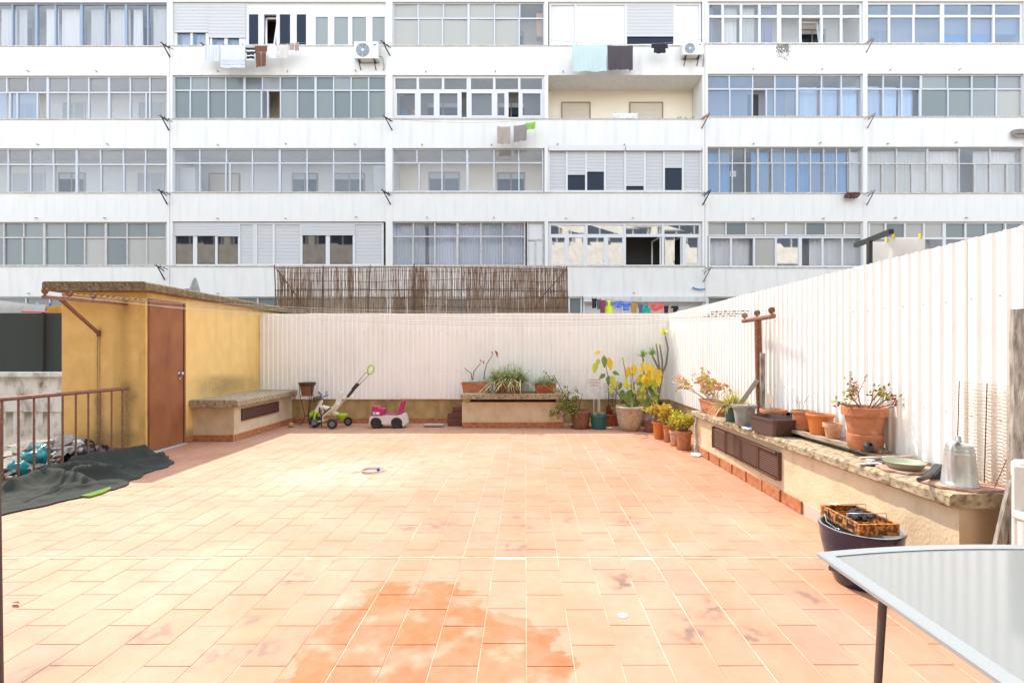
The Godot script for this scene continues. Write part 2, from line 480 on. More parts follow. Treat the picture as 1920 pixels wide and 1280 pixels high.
func rough_slab(st: SurfaceTool, p0: Vector3, p1: Vector3, w: float, h: float, e: float, n: int, jit: float) -> void:
	st.set_smooth_group(-1)
	var z := (p1 - p0).normalized()
	var x := Vector3.UP.cross(z).normalized()
	var a := w / 2; var b := h / 2
	var sec := [[-a + e, b], [-a * 0.3, b], [a * 0.3, b], [a - e, b], [a, b - e], [a, 0], [a, -b + e], [a - e, -b], [-a + e, -b], [-a, -b + e], [-a, 0], [-a, b - e]]
	var prev := []
	for i in n + 1:
		var c := p0.lerp(p1, float(i) / n)
		var ring := []
		for s in sec:
			ring.append(c + x * (s[0] + rf(-jit, jit)) + Vector3.UP * (s[1] + rf(-jit, jit) * 0.6) + z * (rf(-jit, jit) if i > 0 and i < n else 0.0))
		if i > 0:
			for k in 12:
				var k2 := (k + 1) % 12
				quad_out(st, prev[k], ring[k], ring[k2], prev[k2], (p0 + p1) / 2.0 + z * z.dot(c - (p0 + p1) / 2.0))
		if i == 0 or i == n:
			for k in range(1, 11): tri(st, ring[0], ring[k], ring[k + 1], (p0 + p1) / 2.0)
		prev = ring

func skirting(parent: Node3D, p0: Vector3, p1: Vector3, out: Vector3, h: float, step := 0.3) -> void:
	var ln := p0.distance_to(p1)
	var dir := (p1 - p0).normalized()
	var n := maxi(1, roundi(ln / step))
	for i in n:
		var a := p0 + dir * (ln * i / n + 0.002)
		var b := p0 + dir * (ln * (i + 1) / n - 0.002)
		var st := mb()
		var c := (a + b) / 2 + out * (0.006 + rf(-0.0015, 0.0015)) + Vector3.UP * (h / 2 + 0.003)
		cbox(st, c, Vector3(0.016, h + rf(-0.003, 0.003), a.distance_to(b)), 0.003, Basis(out, Vector3.UP, out.cross(Vector3.UP)))
		put(st, "skirting_tile", M.skirt, parent)

func floor_texture() -> ImageTexture:
	var S := 1500
	var a := bytes_of(0.0016, 101, S, S, 3)
	var b := bytes_of(0.009, 102, S, S, 5)
	var c := bytes_of(0.06, 103, S, S, 3)
	var e := bytes_of(0.022, 104, S, S, 4)
	var patch := PackedVector2Array()
	for q in [[380, 1420], [520, 1270], [600, 1180], [676, 1112], [716, 1090], [778, 1074], [838, 1076], [848, 1106], [902, 1118], [918, 1140], [992, 1160], [1046, 1198], [1026, 1222], [1066, 1252], [1082, 1300], [1120, 1420]]:
		var g := gp(q[0], q[1])
		patch.append(Vector2(g.x, -g.z))
	var smudge := []
	for q in [[288, 1188], [480, 1222], [392, 1228], [968, 970], [985, 990], [1072, 975], [965, 1028], [815, 985], [760, 990], [850, 978], [1420, 1185], [1412, 1196], [1325, 1140], [1345, 1130], [1290, 1165], [1298, 1190], [1175, 1085], [1168, 1098], [1180, 975], [550, 1078], [548, 1090], [120, 975], [1520, 1120], [60, 1262], [1340, 1148], [900, 1012], [470, 1160]]:
		var g := gp(q[0], q[1])
		smudge.append([g.x, -g.z, rf(0.05, 0.10), rf(0.4, 0.85)])
	var dust := []
	for q in [[700, 885, 0.75, 1.0], [640, 872, 0.5, 0.5], [620, 1062, 0.22, 0.7], [560, 905, 0.6, 0.5], [330, 1110, 0.3, 0.45], [1020, 1240, 0.2, 0.6], [1450, 1000, 0.5, 0.5], [960, 1245, 0.2, 0.6], [840, 860, 0.5, 0.4], [400, 1050, 0.35, 0.4], [1180, 1000, 0.6, 0.35], [730, 1155, 0.09, 0.8], [640, 1130, 0.10, 0.8], [690, 1240, 0.12, 0.5]]:
		var g := gp(q[0], q[1])
		dust.append([g.x, -g.z, q[2], q[3]])
	var data := PackedByteArray()
	data.resize(S * S * 3)
	var i := 0
	for y in S:
		var d := 0.5 + 8.4 * y / S
		var near_dust := []
		for q in dust:
			if absf(d - q[1]) < q[2] * 2.0: near_dust.append(q)
		var near_smudge := []
		for q in smudge:
			if absf(d - q[1]) < q[2] * 1.6: near_smudge.append(q)
		for x in S:
			var X := -5.3 + 8.1 * x / S
			var k := y * S + x
			var n0 := a[k] / 255.0
			var n1 := b[k] / 255.0
			var n2 := c[k] / 255.0
			var n3 := e[k] / 255.0
			var w := clampf(0.33 + (n0 - 0.5) * 0.6 + (n1 - 0.5) * 0.62 + (n2 - 0.5) * 0.30, 0.0, 1.0)
			if d < 2.75 and absf(X + 0.25) < 1.2:
				var m := 0.0
				if Geometry2D.is_point_in_polygon(Vector2(X + (n3 - 0.5) * 0.16 + (n2 - 0.5) * 0.05, d + (n1 - 0.5) * 0.16 + (n2 - 0.5) * 0.04), patch): m += 0.55
				if Geometry2D.is_point_in_polygon(Vector2(X * 1.05 + 0.02 + (n1 - 0.5) * 0.24, d * 1.03 + (n3 - 0.5) * 0.24), patch): m += 0.3
				if m > 0.0 and m < 0.5: m *= 0.8
				w = lerpf(w, -0.85 + maxf(0.0, n3 - 0.56) * 3.6 + (n2 - 0.5) * 0.5 + (n1 - 0.5) * 0.9, m)
			for q in near_dust:
				var r2: float = ((X - q[0]) * (X - q[0]) + (d - q[1]) * (d - q[1])) / (q[2] * q[2])
				if r2 < 4.0: w += q[3] * 0.75 * exp(-r2 * 1.4) * (0.15 + n3 * 1.4)
			w = clampf(w, -0.9, 1.3)
			var r := 0.41 + 0.10 * w
			var g := 0.190 + 0.100 * w
			var bl := 0.103 + 0.098 * w
			for q in near_smudge:
				var r2: float = ((X - q[0]) * (X - q[0]) + (d - q[1]) * (d - q[1])) / (q[2] * q[2])
				if r2 < 2.5:
					var s: float = clampf(q[3] * exp(-r2) * (n2 * 3.0 + n3 * 1.5 - 1.85), 0.0, 0.55)
					r = lerpf(r, 0.10, s); g = lerpf(g, 0.072, s); bl = lerpf(bl, 0.06, s)
			data[i] = int(pow(r, 1.0 / 2.2) * 255.0)
			data[i + 1] = int(pow(g, 1.0 / 2.2) * 255.0)
			data[i + 2] = int(pow(bl, 1.0 / 2.2) * 255.0)
			i += 3
	return ImageTexture.create_from_image(Image.create_from_data(S, S, false, Image.FORMAT_RGB8, data))

func tile_into(st: SurfaceTool, x0: float, x1: float, d0: float, d1: float, y: float, tilt: float, tint: Color) -> void:
	st.set_smooth_group(-1)
	var e := 0.0014
	var o := [Vector3(x0, -0.008, -d0), Vector3(x1, -0.008, -d0), Vector3(x1, -0.008, -d1), Vector3(x0, -0.008, -d1)]
	var t := [Vector3(x0 + e, y, -d0 - e), Vector3(x1 - e, y + tilt, -d0 - e), Vector3(x1 - e, y + tilt, -d1 + e), Vector3(x0 + e, y, -d1 + e)]
	var f := [[t[0], t[3], t[2], t[1]]]
	for k in 4:
		var k2 := (k + 1) % 4
		f.append([o[k], t[k], t[k2], o[k2]])
	for q in f:
		for j in [0, 1, 2, 0, 2, 3]:
			var p: Vector3 = q[j]
			st.set_color(tint)
			st.set_uv(Vector2((p.x + 5.3) / 8.1, (-p.z - 0.5) / 8.4))
			st.add_vertex(p)

func build_floor() -> void:
	var g := mb()
	quad(g, Vector3(-600, -0.62, -600), Vector3(600, -0.62, -600), Vector3(600, -0.62, 600), Vector3(-600, -0.62, 600))
	struct(put(g, "ground", M.ground))
	var fl := Node3D.new()
	fl.name = "terrace_floor"
	add_child(fl, true)
	struct(fl)
	var gr := mb()
	bx(gr, Vector3(-6.1, -0.6, 1.1), Vector3(2.75, -0.0024, -9.3))
	put(gr, "grout_bed", M.grout, fl)
	var m := mat(1, 1, 1, 0.62)
	m.albedo_texture = floor_texture()
	m.vertex_color_use_as_albedo = true
	m.texture_repeat = false
	m.heightmap_enabled = true
	m.heightmap_texture = noise_tex([], 0.02, 77, 5)
	m.heightmap_scale = 0.08
	var tiles := []
	var W := 0.2
	var edge := {}
	for k in range(-31, 14): edge[k] = rf(0.0007, 0.0014) if rng.randf() < 0.5 else rf(0.0014, 0.0028)
	for k in range(-31, 13):
		var X0: float = 0.004 + W * k + edge[k]
		var X1: float = 0.004 + W * (k + 1) - edge[k + 1]
		if X1 < -6.0: continue
		for part in 2:
			var d: float = 2.02 + (0.147 if k % 2 else 0.0) + rf(-0.006, 0.006)
			while d > 0.3: d -= 0.293
			var lim := [[0.3, 3.078], [3.09, 8.7]][part] as Array
			while d < lim[1]:
				var gp_ := rf(0.0006, 0.0011) if rng.randf() < 0.65 else rf(0.0012, 0.0022)
				var a: float = maxf(d, lim[0])
				var b: float = minf(d + 0.293, lim[1])
				d += 0.293
				if b - a < 0.03: continue
				tiles.append([X0, X1, a + gp_, b - gp_])
	var seen := []
	var rest := []
	for t in tiles:
		var px0: float = CX + t[0] * F / t[2]
		var px1: float = CX + t[1] * F / t[2]
		if t[3] > 1.93 and px1 > 0 and px0 < 1560: seen.append(t)
		else: rest.append(t)
	seen.sort_custom(func(p, q): return p[2] < q[2])
	while seen.size() > 300: rest.append(seen.pop_back())
	for t in seen:
		var st := mb()
		var v := rf(0.95, 1.035)
		tile_into(st, t[0], t[1], t[2], t[3], rf(-0.0006, 0.0006), rf(-0.0006, 0.0006), Color(v, v * rf(0.97, 1.03), v * rf(0.95, 1.04)))
		put(st, "floor_tile", m, fl)
	var st := mb()
	for t in rest:
		var v := rf(0.95, 1.035)
		tile_into(st, t[0], t[1], t[2], t[3], rf(-0.0006, 0.0006), rf(-0.0006, 0.0006), Color(v, v * rf(0.97, 1.03), v * rf(0.95, 1.04)))
	put(st, "floor_tile", m, fl).set_meta("kind", "stuff")

# one folded steel sheet with narrow ribs
func rib_sheet(p0: Vector3, dir: Vector3, out: Vector3, y0: float, y1: float, ribs: int, pitch: float) -> SurfaceTool:
	var st := mb()
	var pr := []
	for i in ribs:
		var s := pitch * i
		pr.append_array([Vector2(s, 0), Vector2(s + pitch * 0.58, 0), Vector2(s + pitch * 0.66, 0.016), Vector2(s + pitch * 0.90, 0.016), Vector2(s + pitch * 0.98, 0)])
	pr.append(Vector2(pitch * ribs + 0.012, 0.0))
	for i in pr.size() - 1:
		var a: Vector3 = p0 + dir * pr[i].x + out * pr[i].y
		var b: Vector3 = p0 + dir * pr[i + 1].x + out * pr[i + 1].y
		var up0 := Vector3.UP * y0
		var up1 := Vector3.UP * y1
		quad(st, a + up0, a + up1, b + up1, b + up0)
		var t := out * 0.0035
		quad(st, a + up0 - t, b + up0 - t, b + up1 - t, a + up1 - t)
		quad(st, a + up1, a + up1 - t, b + up1 - t, b + up1)
		quad(st, a + up0, b + up0, b + up0 - t, a + up0 - t)
	return st

func fence(called: String, label: String, p0: Vector3, dir: Vector3, out: Vector3, ln: float, y0: float, y1: float) -> Node3D:
	var t := thing(called, label, "fence")
	var pitch := 0.0835
	var per := 10
	var n := ceili(ln / (pitch * per))
	for i in n:
		var ribs := per if i < n - 1 else maxi(1, int((ln - i * pitch * per) / pitch))
		put(rib_sheet(p0 + dir * (pitch * per * i) + out * (0.0025 * (i % 2)), dir, out, y0 + rf(-0.004, 0.004), y1 + rf(-0.004, 0.004), ribs, pitch), "metal_sheet", M.sheet, t)
	var st := mb()
	var m := int(ln / pitch / 2)
	for i in m:
		for y in [0.94, 1.61]:
			var c: Vector3 = p0 + dir * (pitch * (i * 2 + 0.3)) + out * 0.004 + Vector3.UP * (y + rf(-0.006, 0.006))
			tube(st, [c, c + out * 0.005], 0.006, 0.0045, 6)
	var sc := put(st, "screw_head", mat(0.40, 0.36, 0.32, 0.6), t)
	sc.set_meta("kind", "stuff")
	var rl := mb()
	for y in [0.95, 1.62]:
		bar(rl, p0 - out * 0.03 + Vector3.UP * y, p0 - out * 0.03 + dir * ln + Vector3.UP * y, 0.04, 0.04)
	put(rl, "rail", M.rail, t)
	return t

func vent(parent: Node3D, p0: Vector3, p1: Vector3, out: Vector3, y0: float, y1: float, panels: int, slats: int) -> void:
	var dir := (p1 - p0).normalized()
	var ln := p0.distance_to(p1)
	var z := out.cross(Vector3.UP)
	var bas := Basis(out, Vector3.UP, z)
	var st := mb()
	box(st, (p0 + p1) / 2 + out * 0.004 + Vector3.UP * (y0 + y1) / 2, Vector3(0.006, y1 - y0, ln), bas)
	var back := put(st, "vent_grille", M.louver_dark, parent)
	var fr := mb()
	for i in panels + 1:
		var c := p0 + dir * (ln * i / panels)
		if i == 0: c += dir * 0.011
		if i == panels: c -= dir * 0.011
		cbox(fr, c + out * 0.018 + Vector3.UP * (y0 + y1) / 2, Vector3(0.026, y1 - y0, 0.022), 0.003, bas)
	for y in [y0 + 0.008, y1 - 0.008]:
		box(fr, (p0 + p1) / 2 + out * 0.017 + Vector3.UP * y, Vector3(0.02, 0.016, ln - 0.04), bas)
	put(fr, "frame", M.louver, back)
	var sm := mb()
	var sl := ln / panels - 0.024
	box(sm, Vector3.ZERO, Vector3(0.024, 0.003 + (y1 - y0) / slats * 0.35, sl), bas * Basis(Vector3(0, 0, 1), 0.5))
	sm.generate_normals()
	var mesh := sm.commit()
	for i in panels:
		for k in slats:
			var o := hang(mesh, "slat", M.louver, back)
			o.position = p0 + dir * (ln * (i + 0.5) / panels) + out * 0.018 + Vector3.UP * lerpf(y0 + 0.022, y1 - 0.022, (k + 0.5) / slats)

func build_walls() -> void:
	# back wall and fence
	var lw := thing("low_wall", "low yellow rendered wall under the sheet metal fence at the back of the terrace", "wall")
	var st := mb()
	bx(st, Vector3(-4.78, -0.1, -8.69), Vector3(2.75, 0.445, -8.9))
	put(st, "wall", M.tan, lw)
	skirting(lw, Vector3(-4.15, 0, -8.69), Vector3(-1.08, 0, -8.69), Vector3(0, 0, 1), 0.085)
	fence("back_fence", "white ribbed metal fence along the back, in shade behind the toys and planters", Vector3(-4.76, 0, -8.665), Vector3(1, 0, 0), Vector3(0, 0, 1), 7.36, 0.43, 1.963)
	var rw := thing("low_wall", "low rendered wall under the sunlit fence on the right, behind the long bench", "wall")
	st = mb()
	bx(st, Vector3(2.60, -0.1, -8.685), Vector3(2.8, 0.5, 1.0))
	put(st, "wall", M.tan, rw)
	fence("side_fence", "tall white ribbed metal fence in full sun along the right side", Vector3(2.575, 0, -8.655), Vector3(0, 0, 1), Vector3(-1, 0, 0), 9.4, 0.43, 1.958)

	# the yellow shed
	var sh := thing("yellow_shed", "yellow rendered shed with flat stained concrete roof and brown door", "shed")
	var c0 := Color(0.68, 0.43, 0.135); var c1 := Color(0.82, 0.56, 0.21)
	var dk := Color(0.10, 0.075, 0.03); var br := Color(0.30, 0.18, 0.05)
	var fm := mat(1, 1, 1, 0.88)
	fm.albedo_texture = stain_tex(360, 640, c0, c1, 51, [[0.425, 0.26, 1.05, 0.035, 0.5, br], [0.415, 0.27, 0.95, 0.006, 0.9, dk], [0.44, 0.27, 0.6, 0.006, 0.8, dk], [0.435, 0.22, 0.34, 0.03, 0.8, dk], [0.72, 0.06, 1.0, 0.085, 0.6, br], [0.735, 0.03, 0.14, 0.03, 0.85, dk], [0.76, 0.55, 1.05, 0.06, 0.6, dk], [0.44, 0.62, 1.05, 0.06, 0.7, dk], [0.55, 0.86, 1.1, 0.4, 0.5, dk], [0.83, 0.62, 0.75, 0.06, 0.55, dk], [0.62, 0.3, 0.95, 0.03, 0.25, br], [0.2, 0.9, 1.1, 0.3, 0.3, dk]])
	fm.texture_repeat = false
	fm.heightmap_enabled = true
	fm.heightmap_texture = noise_tex([], 0.12, 61, 3)
	fm.heightmap_scale = 0.15
	st = mb()
	uvbox(st, Vector3(-5.87, -0.1, -6.12), Vector3(-4.88, 2.045, -6.32), 0, -5.87, -4.78, -0.0, 2.04)
	put(st, "front_wall", fm, sh)
	st = mb()
	cbox(st, Vector3(-4.845, 0.97, -6.19), Vector3(0.09, 2.15, 0.16), 0.004)
	put(st, "corner_post", M.yellow, sh)
	var wm: StandardMaterial3D = fm.duplicate()
	wm.albedo_texture = stain_tex(640, 480, c0.lerp(c1, 0.25), c1, 52, [[0.40, 0.55, 0.76, 0.28, 0.55, dk], [0.02, 0.90, 1.1, 0.12, 0.65, dk], [0.20, 0.93, 1.1, 0.2, 0.45, dk], [0.62, 0.58, 0.76, 0.3, 0.45, dk], [0.35, 0.0, 0.5, 0.012, 0.15, br], [0.55, 0.0, 0.4, 0.015, 0.12, br], [0.8, 0.0, 0.5, 0.02, 0.14, br], [0.15, 0.0, 0.08, 0.5, 0.22, br]])
	st = mb()
	uvbox(st, Vector3(-4.78, -0.1, -6.80), Vector3(-4.95, 2.045, -9.42), 2, -6.80, -8.70, 0.0, 2.04)
	put(st, "side_wall", wm, sh)
	st = mb()
	bx(st, Vector3(-4.785, 1.97, -6.115), Vector3(-4.797, 2.044, -6.798))
	bx(st, Vector3(-4.798, 1.96, -6.272), Vector3(-4.93, 2.043, -6.797))
	bx(st, Vector3(-5.869, -0.1, -6.322), Vector3(-5.75, 2.044, -9.3))
	bx(st, Vector3(-5.87, -0.1, -9.302), Vector3(-4.952, 2.044, -9.42))
	put(st, "wall", M.yellow, sh)
	st = mb()
	rough_slab(st, Vector3(-5.315, 2.101, -5.95), Vector3(-5.315, 2.075, -9.55), 1.27, 0.11, 0.018, 40, 0.003)
	put(st, "roof_slab", M.concrete_dark, sh)
	st = mb()
	cbox(st, Vector3(-4.784, 0.985, -6.44), Vector3(0.026, 1.93, 0.60), 0.004)
	var dr := put(st, "door", M.door, sh)
	st = mb()
	var kx := Transform3D(Basis(Vector3(0, 0, 1), -PI / 2), Vector3(-4.772, 0.985, -6.66))
	lathe(st, [Vector2(0.0, 0), Vector2(0.026, 0.0), Vector2(0.026, 0.006), Vector2(0.011, 0.012), Vector2(0.011, 0.03), Vector2(0.024, 0.038), Vector2(0.027, 0.052), Vector2(0.018, 0.063), Vector2(0, 0.065)], 18, kx, false)
	put(st, "door_knob", M.steel, dr)
	st = mb()
	kx.origin = Vector3(-4.772, 0.915, -6.675)
	lathe(st, [Vector2(0.0, 0), Vector2(0.016, 0.0), Vector2(0.016, 0.008), Vector2(0.008, 0.014), Vector2(0.008, 0.022), Vector2(0, 0.022)], 14, kx)
	put(st, "lock", M.steel, dr)
	st = mb()
	cbox(st, Vector3(-4.80, 0.99, -6.784), Vector3(0.05, 1.96, 0.028), 0.003)
	cbox(st, Vector3(-4.782, 1.96, -6.44), Vector3(0.032, 0.018, 0.62), 0.003)
	put(st, "door_frame", M.door, sh)
	st = mb()
	cbox(st, Vector3(-4.765, 0.008, -6.46), Vector3(0.09, 0.018, 0.60), 0.003)
	put(st, "threshold", mat(0.42, 0.40, 0.38, 0.7), sh)
	skirting(sh, Vector3(-4.78, 0, -6.81), Vector3(-4.78, 0, -6.95), Vector3(1, 0, 0), 0.09, 0.2)
	skirting(sh, Vector3(-5.86, 0, -6.12), Vector3(-4.9, 0, -6.12), Vector3(0, 0, 1), 0.09)

	# left bench against the shed
	var b1 := thing("masonry_bench", "yellow rendered bench with stone top and dark vent, against the shed side", "bench")
	st = mb()
	bx(st, Vector3(-4.779, -0.1, -6.95), Vector3(-4.19, 0.50, -8.688))
	put(st, "wall", M.beige, b1)
	st = mb()
	rough_slab(st, Vector3(-4.43, 0.552, -6.86), Vector3(-4.43, 0.552, -8.66), 0.69, 0.10, 0.014, 24, 0.0025)
	put(st, "stone_top", M.concrete, b1)
	vent(b1, Vector3(-4.19, 0, -7.12), Vector3(-4.19, 0, -8.17), Vector3(1, 0, 0), 0.27, 0.445, 3, 7)
	skirting(b1, Vector3(-4.19, 0, -6.96), Vector3(-4.19, 0, -8.68), Vector3(1, 0, 0), 0.09)
	skirting(b1, Vector3(-4.77, 0, -6.95), Vector3(-4.19, 0, -6.95), Vector3(0, 0, 1), 0.09)

	# middle bench under the planters
	var b2 := thing("masonry_bench", "ochre rendered bench with grey stone top, carrying three planters at the back", "bench")
	st = mb()
	bx(st, Vector3(-1.07, -0.1, -8.16), Vector3(0.64, 0.43, -8.688))
	bx(st, Vector3(-1.06, 0.43, -8.18), Vector3(-0.94, 0.485, -8.68))
	bx(st, Vector3(0.52, 0.43, -8.18), Vector3(0.63, 0.485, -8.68))
	put(st, "wall", M.beige, b2)
	st = mb()
	bx(st, Vector3(-0.93, 0.431, -8.3), Vector3(0.51, 0.484, -8.35))
	put(st, "slot", M.dark, b2)
	st = mb()
	rough_slab(st, Vector3(-1.08, 0.532, -8.36), Vector3(0.63, 0.532, -8.36), 0.58, 0.095, 0.012, 22, 0.0025)
	put(st, "stone_top", M.concrete, b2)
	skirting(b2, Vector3(-1.07, 0, -8.16), Vector3(0.645, 0, -8.16), Vector3(0, 0, 1), 0.09)

	# the long bench on the right
	var b3 := thing("masonry_bench", "long rendered bench with weathered stone top and louvred vent, along the sunny fence", "bench")
	st = mb()
	var qa := [Vector2(2.19, -6.08), Vector2(2.245, -2.50), Vector2(2.598, -2.62), Vector2(2.598, -6.08)]
	for i in 4:
		var p: Vector2 = qa[i]; var q: Vector2 = qa[(i + 1) % 4]
		quad_out(st, Vector3(p.x, -0.1, p.y), Vector3(q.x, -0.1, q.y), Vector3(q.x, 0.50, q.y), Vector3(p.x, 0.50, p.y), Vector3(2.4, 0.2, -4.2))
	quad(st, Vector3(qa[0].x, 0.50, qa[0].y), Vector3(qa[3].x, 0.50, qa[3].y), Vector3(qa[2].x, 0.50, qa[2].y), Vector3(qa[1].x, 0.50, qa[1].y))
	put(st, "wall", M.beige, b3)
	st = mb()
	rough_slab(st, Vector3(2.337, 0.498, -6.24), Vector3(2.385, 0.538, -2.49), 0.40, 0.075, 0.014, 60, 0.003)
	put(st, "stone_top", M.concrete, b3)
	var o3 := Vector3(-1, 0, -0.0155).normalized()
	vent(b3, Vector3(2.197, 0, -5.62), Vector3(2.219, 0, -4.18), o3, 0.185, 0.43, 4, 10)
	skirting(b3, Vector3(2.191, 0, -6.07), Vector3(2.224, 0, -3.87), o3, 0.10)
	st = mb()
	box(st, Vector3(2.226, 0.05, -3.72), Vector3(0.012, 0.10, 0.26))
	put(st, "mortar_patch", mat(0.62, 0.42, 0.36, 0.95), b3)

# ---------- the apartment facade ----------
const ZF := -(FD + 0.10)   # plane of the window frames
const DEEP := 1.15         # depth of the closed balconies

func fx(px: float) -> float: return (px - CX) * U
func fy(py: float) -> float: return EYE - (py - CY) * U

func fbox(st: SurfaceTool, x0: float, x1: float, y0: float, y1: float, z0: float, z1: float) -> void:
	bx(st, Vector3(fx(x0), fy(y0), z0), Vector3(fx(x1), fy(y1), z1))

func fpane(parent: Node3D, called: String, x0: float, x1: float, y0: float, y1: float, z: float, m: Material) -> MeshInstance3D:
	var st := mb()
	var tw := rf(-0.01, 0.01)
	quad(st, Vector3(fx(x0), fy(y0), z + tw), Vector3(fx(x1), fy(y0), z - tw), Vector3(fx(x1), fy(y1), z - tw * 0.4), Vector3(fx(x0), fy(y1), z + tw * 0.7))
	return put(st, called, m, parent)

# roller shutter: a sheet of small ridges
func shutter(parent: Node3D, x0: float, x1: float, y0: float, y1: float, z: float, m: Material) -> void:
	var st := mb()
	var a := fx(x0); var b := fx(x1); var t := fy(y0); var h := t - fy(y1)
	var n := maxi(2, int(h / 0.055))
	for i in n:
		var ya := t - h * i / n
		var yb := t - h * (i + 0.8) / n
		var yc := t - h * (i + 1) / n
		quad(st, Vector3(a, ya, z), Vector3(b, ya, z), Vector3(b, yb, z + 0.012), Vector3(a, yb, z + 0.012))
		quad(st, Vector3(a, yb, z + 0.012), Vector3(b, yb, z + 0.012), Vector3(b, yc, z), Vector3(a, yc, z))
	bx(st, Vector3(a, t - h, z - 0.01), Vector3(b, t - h - 0.05, z + 0.016))
	put(st, "shutter", m, parent)

func curtain(parent: Node3D, x0: float, x1: float, y0: float, y1: float, m: Material, folds := 0.0, z := ZF - 0.16) -> void:
	var st := mb(1)
	var a := fx(x0); var b := fx(x1); var t := fy(y0); var h := fy(y0) - fy(y1)
	var wv: float = folds if folds > 0 else 0.14
	var n := maxi(6, int((b - a) / wv * 6))
	var ph := rf(0, 6)
	var prev := []
	for i in n + 1:
		var x := lerpf(a, b, float(i) / n)
		var q := []
		for k in 4:
			var v := k / 3.0
			var w := sin(x / wv * TAU + ph + sin(x * 7.0) * 1.3) * 0.028 * (0.5 + 0.5 * v) + sin(x * 3.1 + ph) * 0.02
			q.append(Vector3(x + sin(x * 11.0) * 0.01 * v, t - h * v, z + w))
		if i > 0:
			for k in 3: quad(st, prev[k], q[k], q[k + 1], prev[k + 1])
		prev = q
	put(st, "curtain", m, parent)

func kind_mat(k: String) -> Material:
	match k:
		"g": return [M.glass, M.glass_b, M.glass_c][rng.randi() % 3]
		"b": return M.glass_blue
		"f": return [M.frost, M.frost_b, M.frost_d][rng.randi() % 3]
		"F": return M.frost_c
		"h": return M.frost_d
		"r": return M.mirror
		"w": return M.pvc
	return M.glass

# a window band: transom height, dividing bars above and below it, and a letter per pane
func window(b: Node3D, x0: float, x1: float, y0: float, y1: float, tr: float, up: Array, ku: String, lo: Array, kl: String, o := {}) -> Node3D:
	var m: Material = o.get("m", M.alu)
	var w: float = o.get("w", 2.4)
	var sash: float = o.get("s", 0.0)
	var thick: Array = o.get("t", [])
	var dz := 0.035
	var st := mb()
	for y in [[y0, y0 + w], [y1 - w, y1]]: fbox(st, x0 + w, x1 - w, y[0], y[1], ZF - dz + 0.003, ZF + dz - 0.003)
	for x in [[x0, x0 + w], [x1 - w, x1]]: fbox(st, x[0], x[1], y0, y1, ZF - dz, ZF + dz)
	if tr > 0.0: fbox(st, x0 + w, x1 - w, tr - w * 0.55, tr + w * 0.55, ZF - dz + 0.003, ZF + dz - 0.003)
	var rows := []
	if tr > 0.0:
		rows.append([up, ku, y0 + w * 0.5, tr, false]); rows.append([lo, kl, tr, y1 - w * 0.5, true])
	else: rows.append([lo, kl, y0 + w * 0.5, y1 - w * 0.5, true])
	for r in rows:
		for x in r[0]:
			var hw := w * (0.9 if thick.has(x) else 0.5)
			fbox(st, x - hw, x + hw, r[2] + 0.2, r[3] - 0.2, ZF - dz - 0.004, ZF + dz + 0.004)
		if sash > 0.0 and r[4]:
			var e: Array = [x0 + w] + r[0] + [x1 - w]
			for i in e.size() - 1:
				if r[1][i] in "oOw": continue
				var a: float = e[i] + (w * 0.5 if i > 0 else 0.0); var c: float = e[i + 1] - (w * 0.5 if i < e.size() - 2 else 0.0)
				var zs := ZF + dz * 0.5
				for x in [[a, a + sash], [c - sash, c]]: fbox(st, x[0], x[1], r[2] + w * 0.5, r[3] - w * 0.5, zs - 0.02, zs + 0.024)
				for y in [[r[2] + w * 0.5, r[2] + w * 0.5 + sash], [r[3] - w * 0.5 - sash, r[3] - w * 0.5]]: fbox(st, a + sash, c - sash, y[0], y[1], zs - 0.018, zs + 0.022)
	var win := put(st, "window", m, b)
	for r in rows:
		var e: Array = [x0 + w * 0.5] + r[0] + [x1 - w * 0.5]
		for i in e.size() - 1:
			var k: String = r[1][i]
			if k == "o" or k == "O": continue
			if k == "s": shutter(win, e[i] + w * 0.5, e[i + 1] - w * 0.5, r[2], r[3] - w, ZF, M.shutter)
			else: fpane(win, "panel" if k == "w" else "pane", e[i], e[i + 1], r[2], r[3], ZF + (0.006 if i % 2 else -0.006), kind_mat(k))
	return win

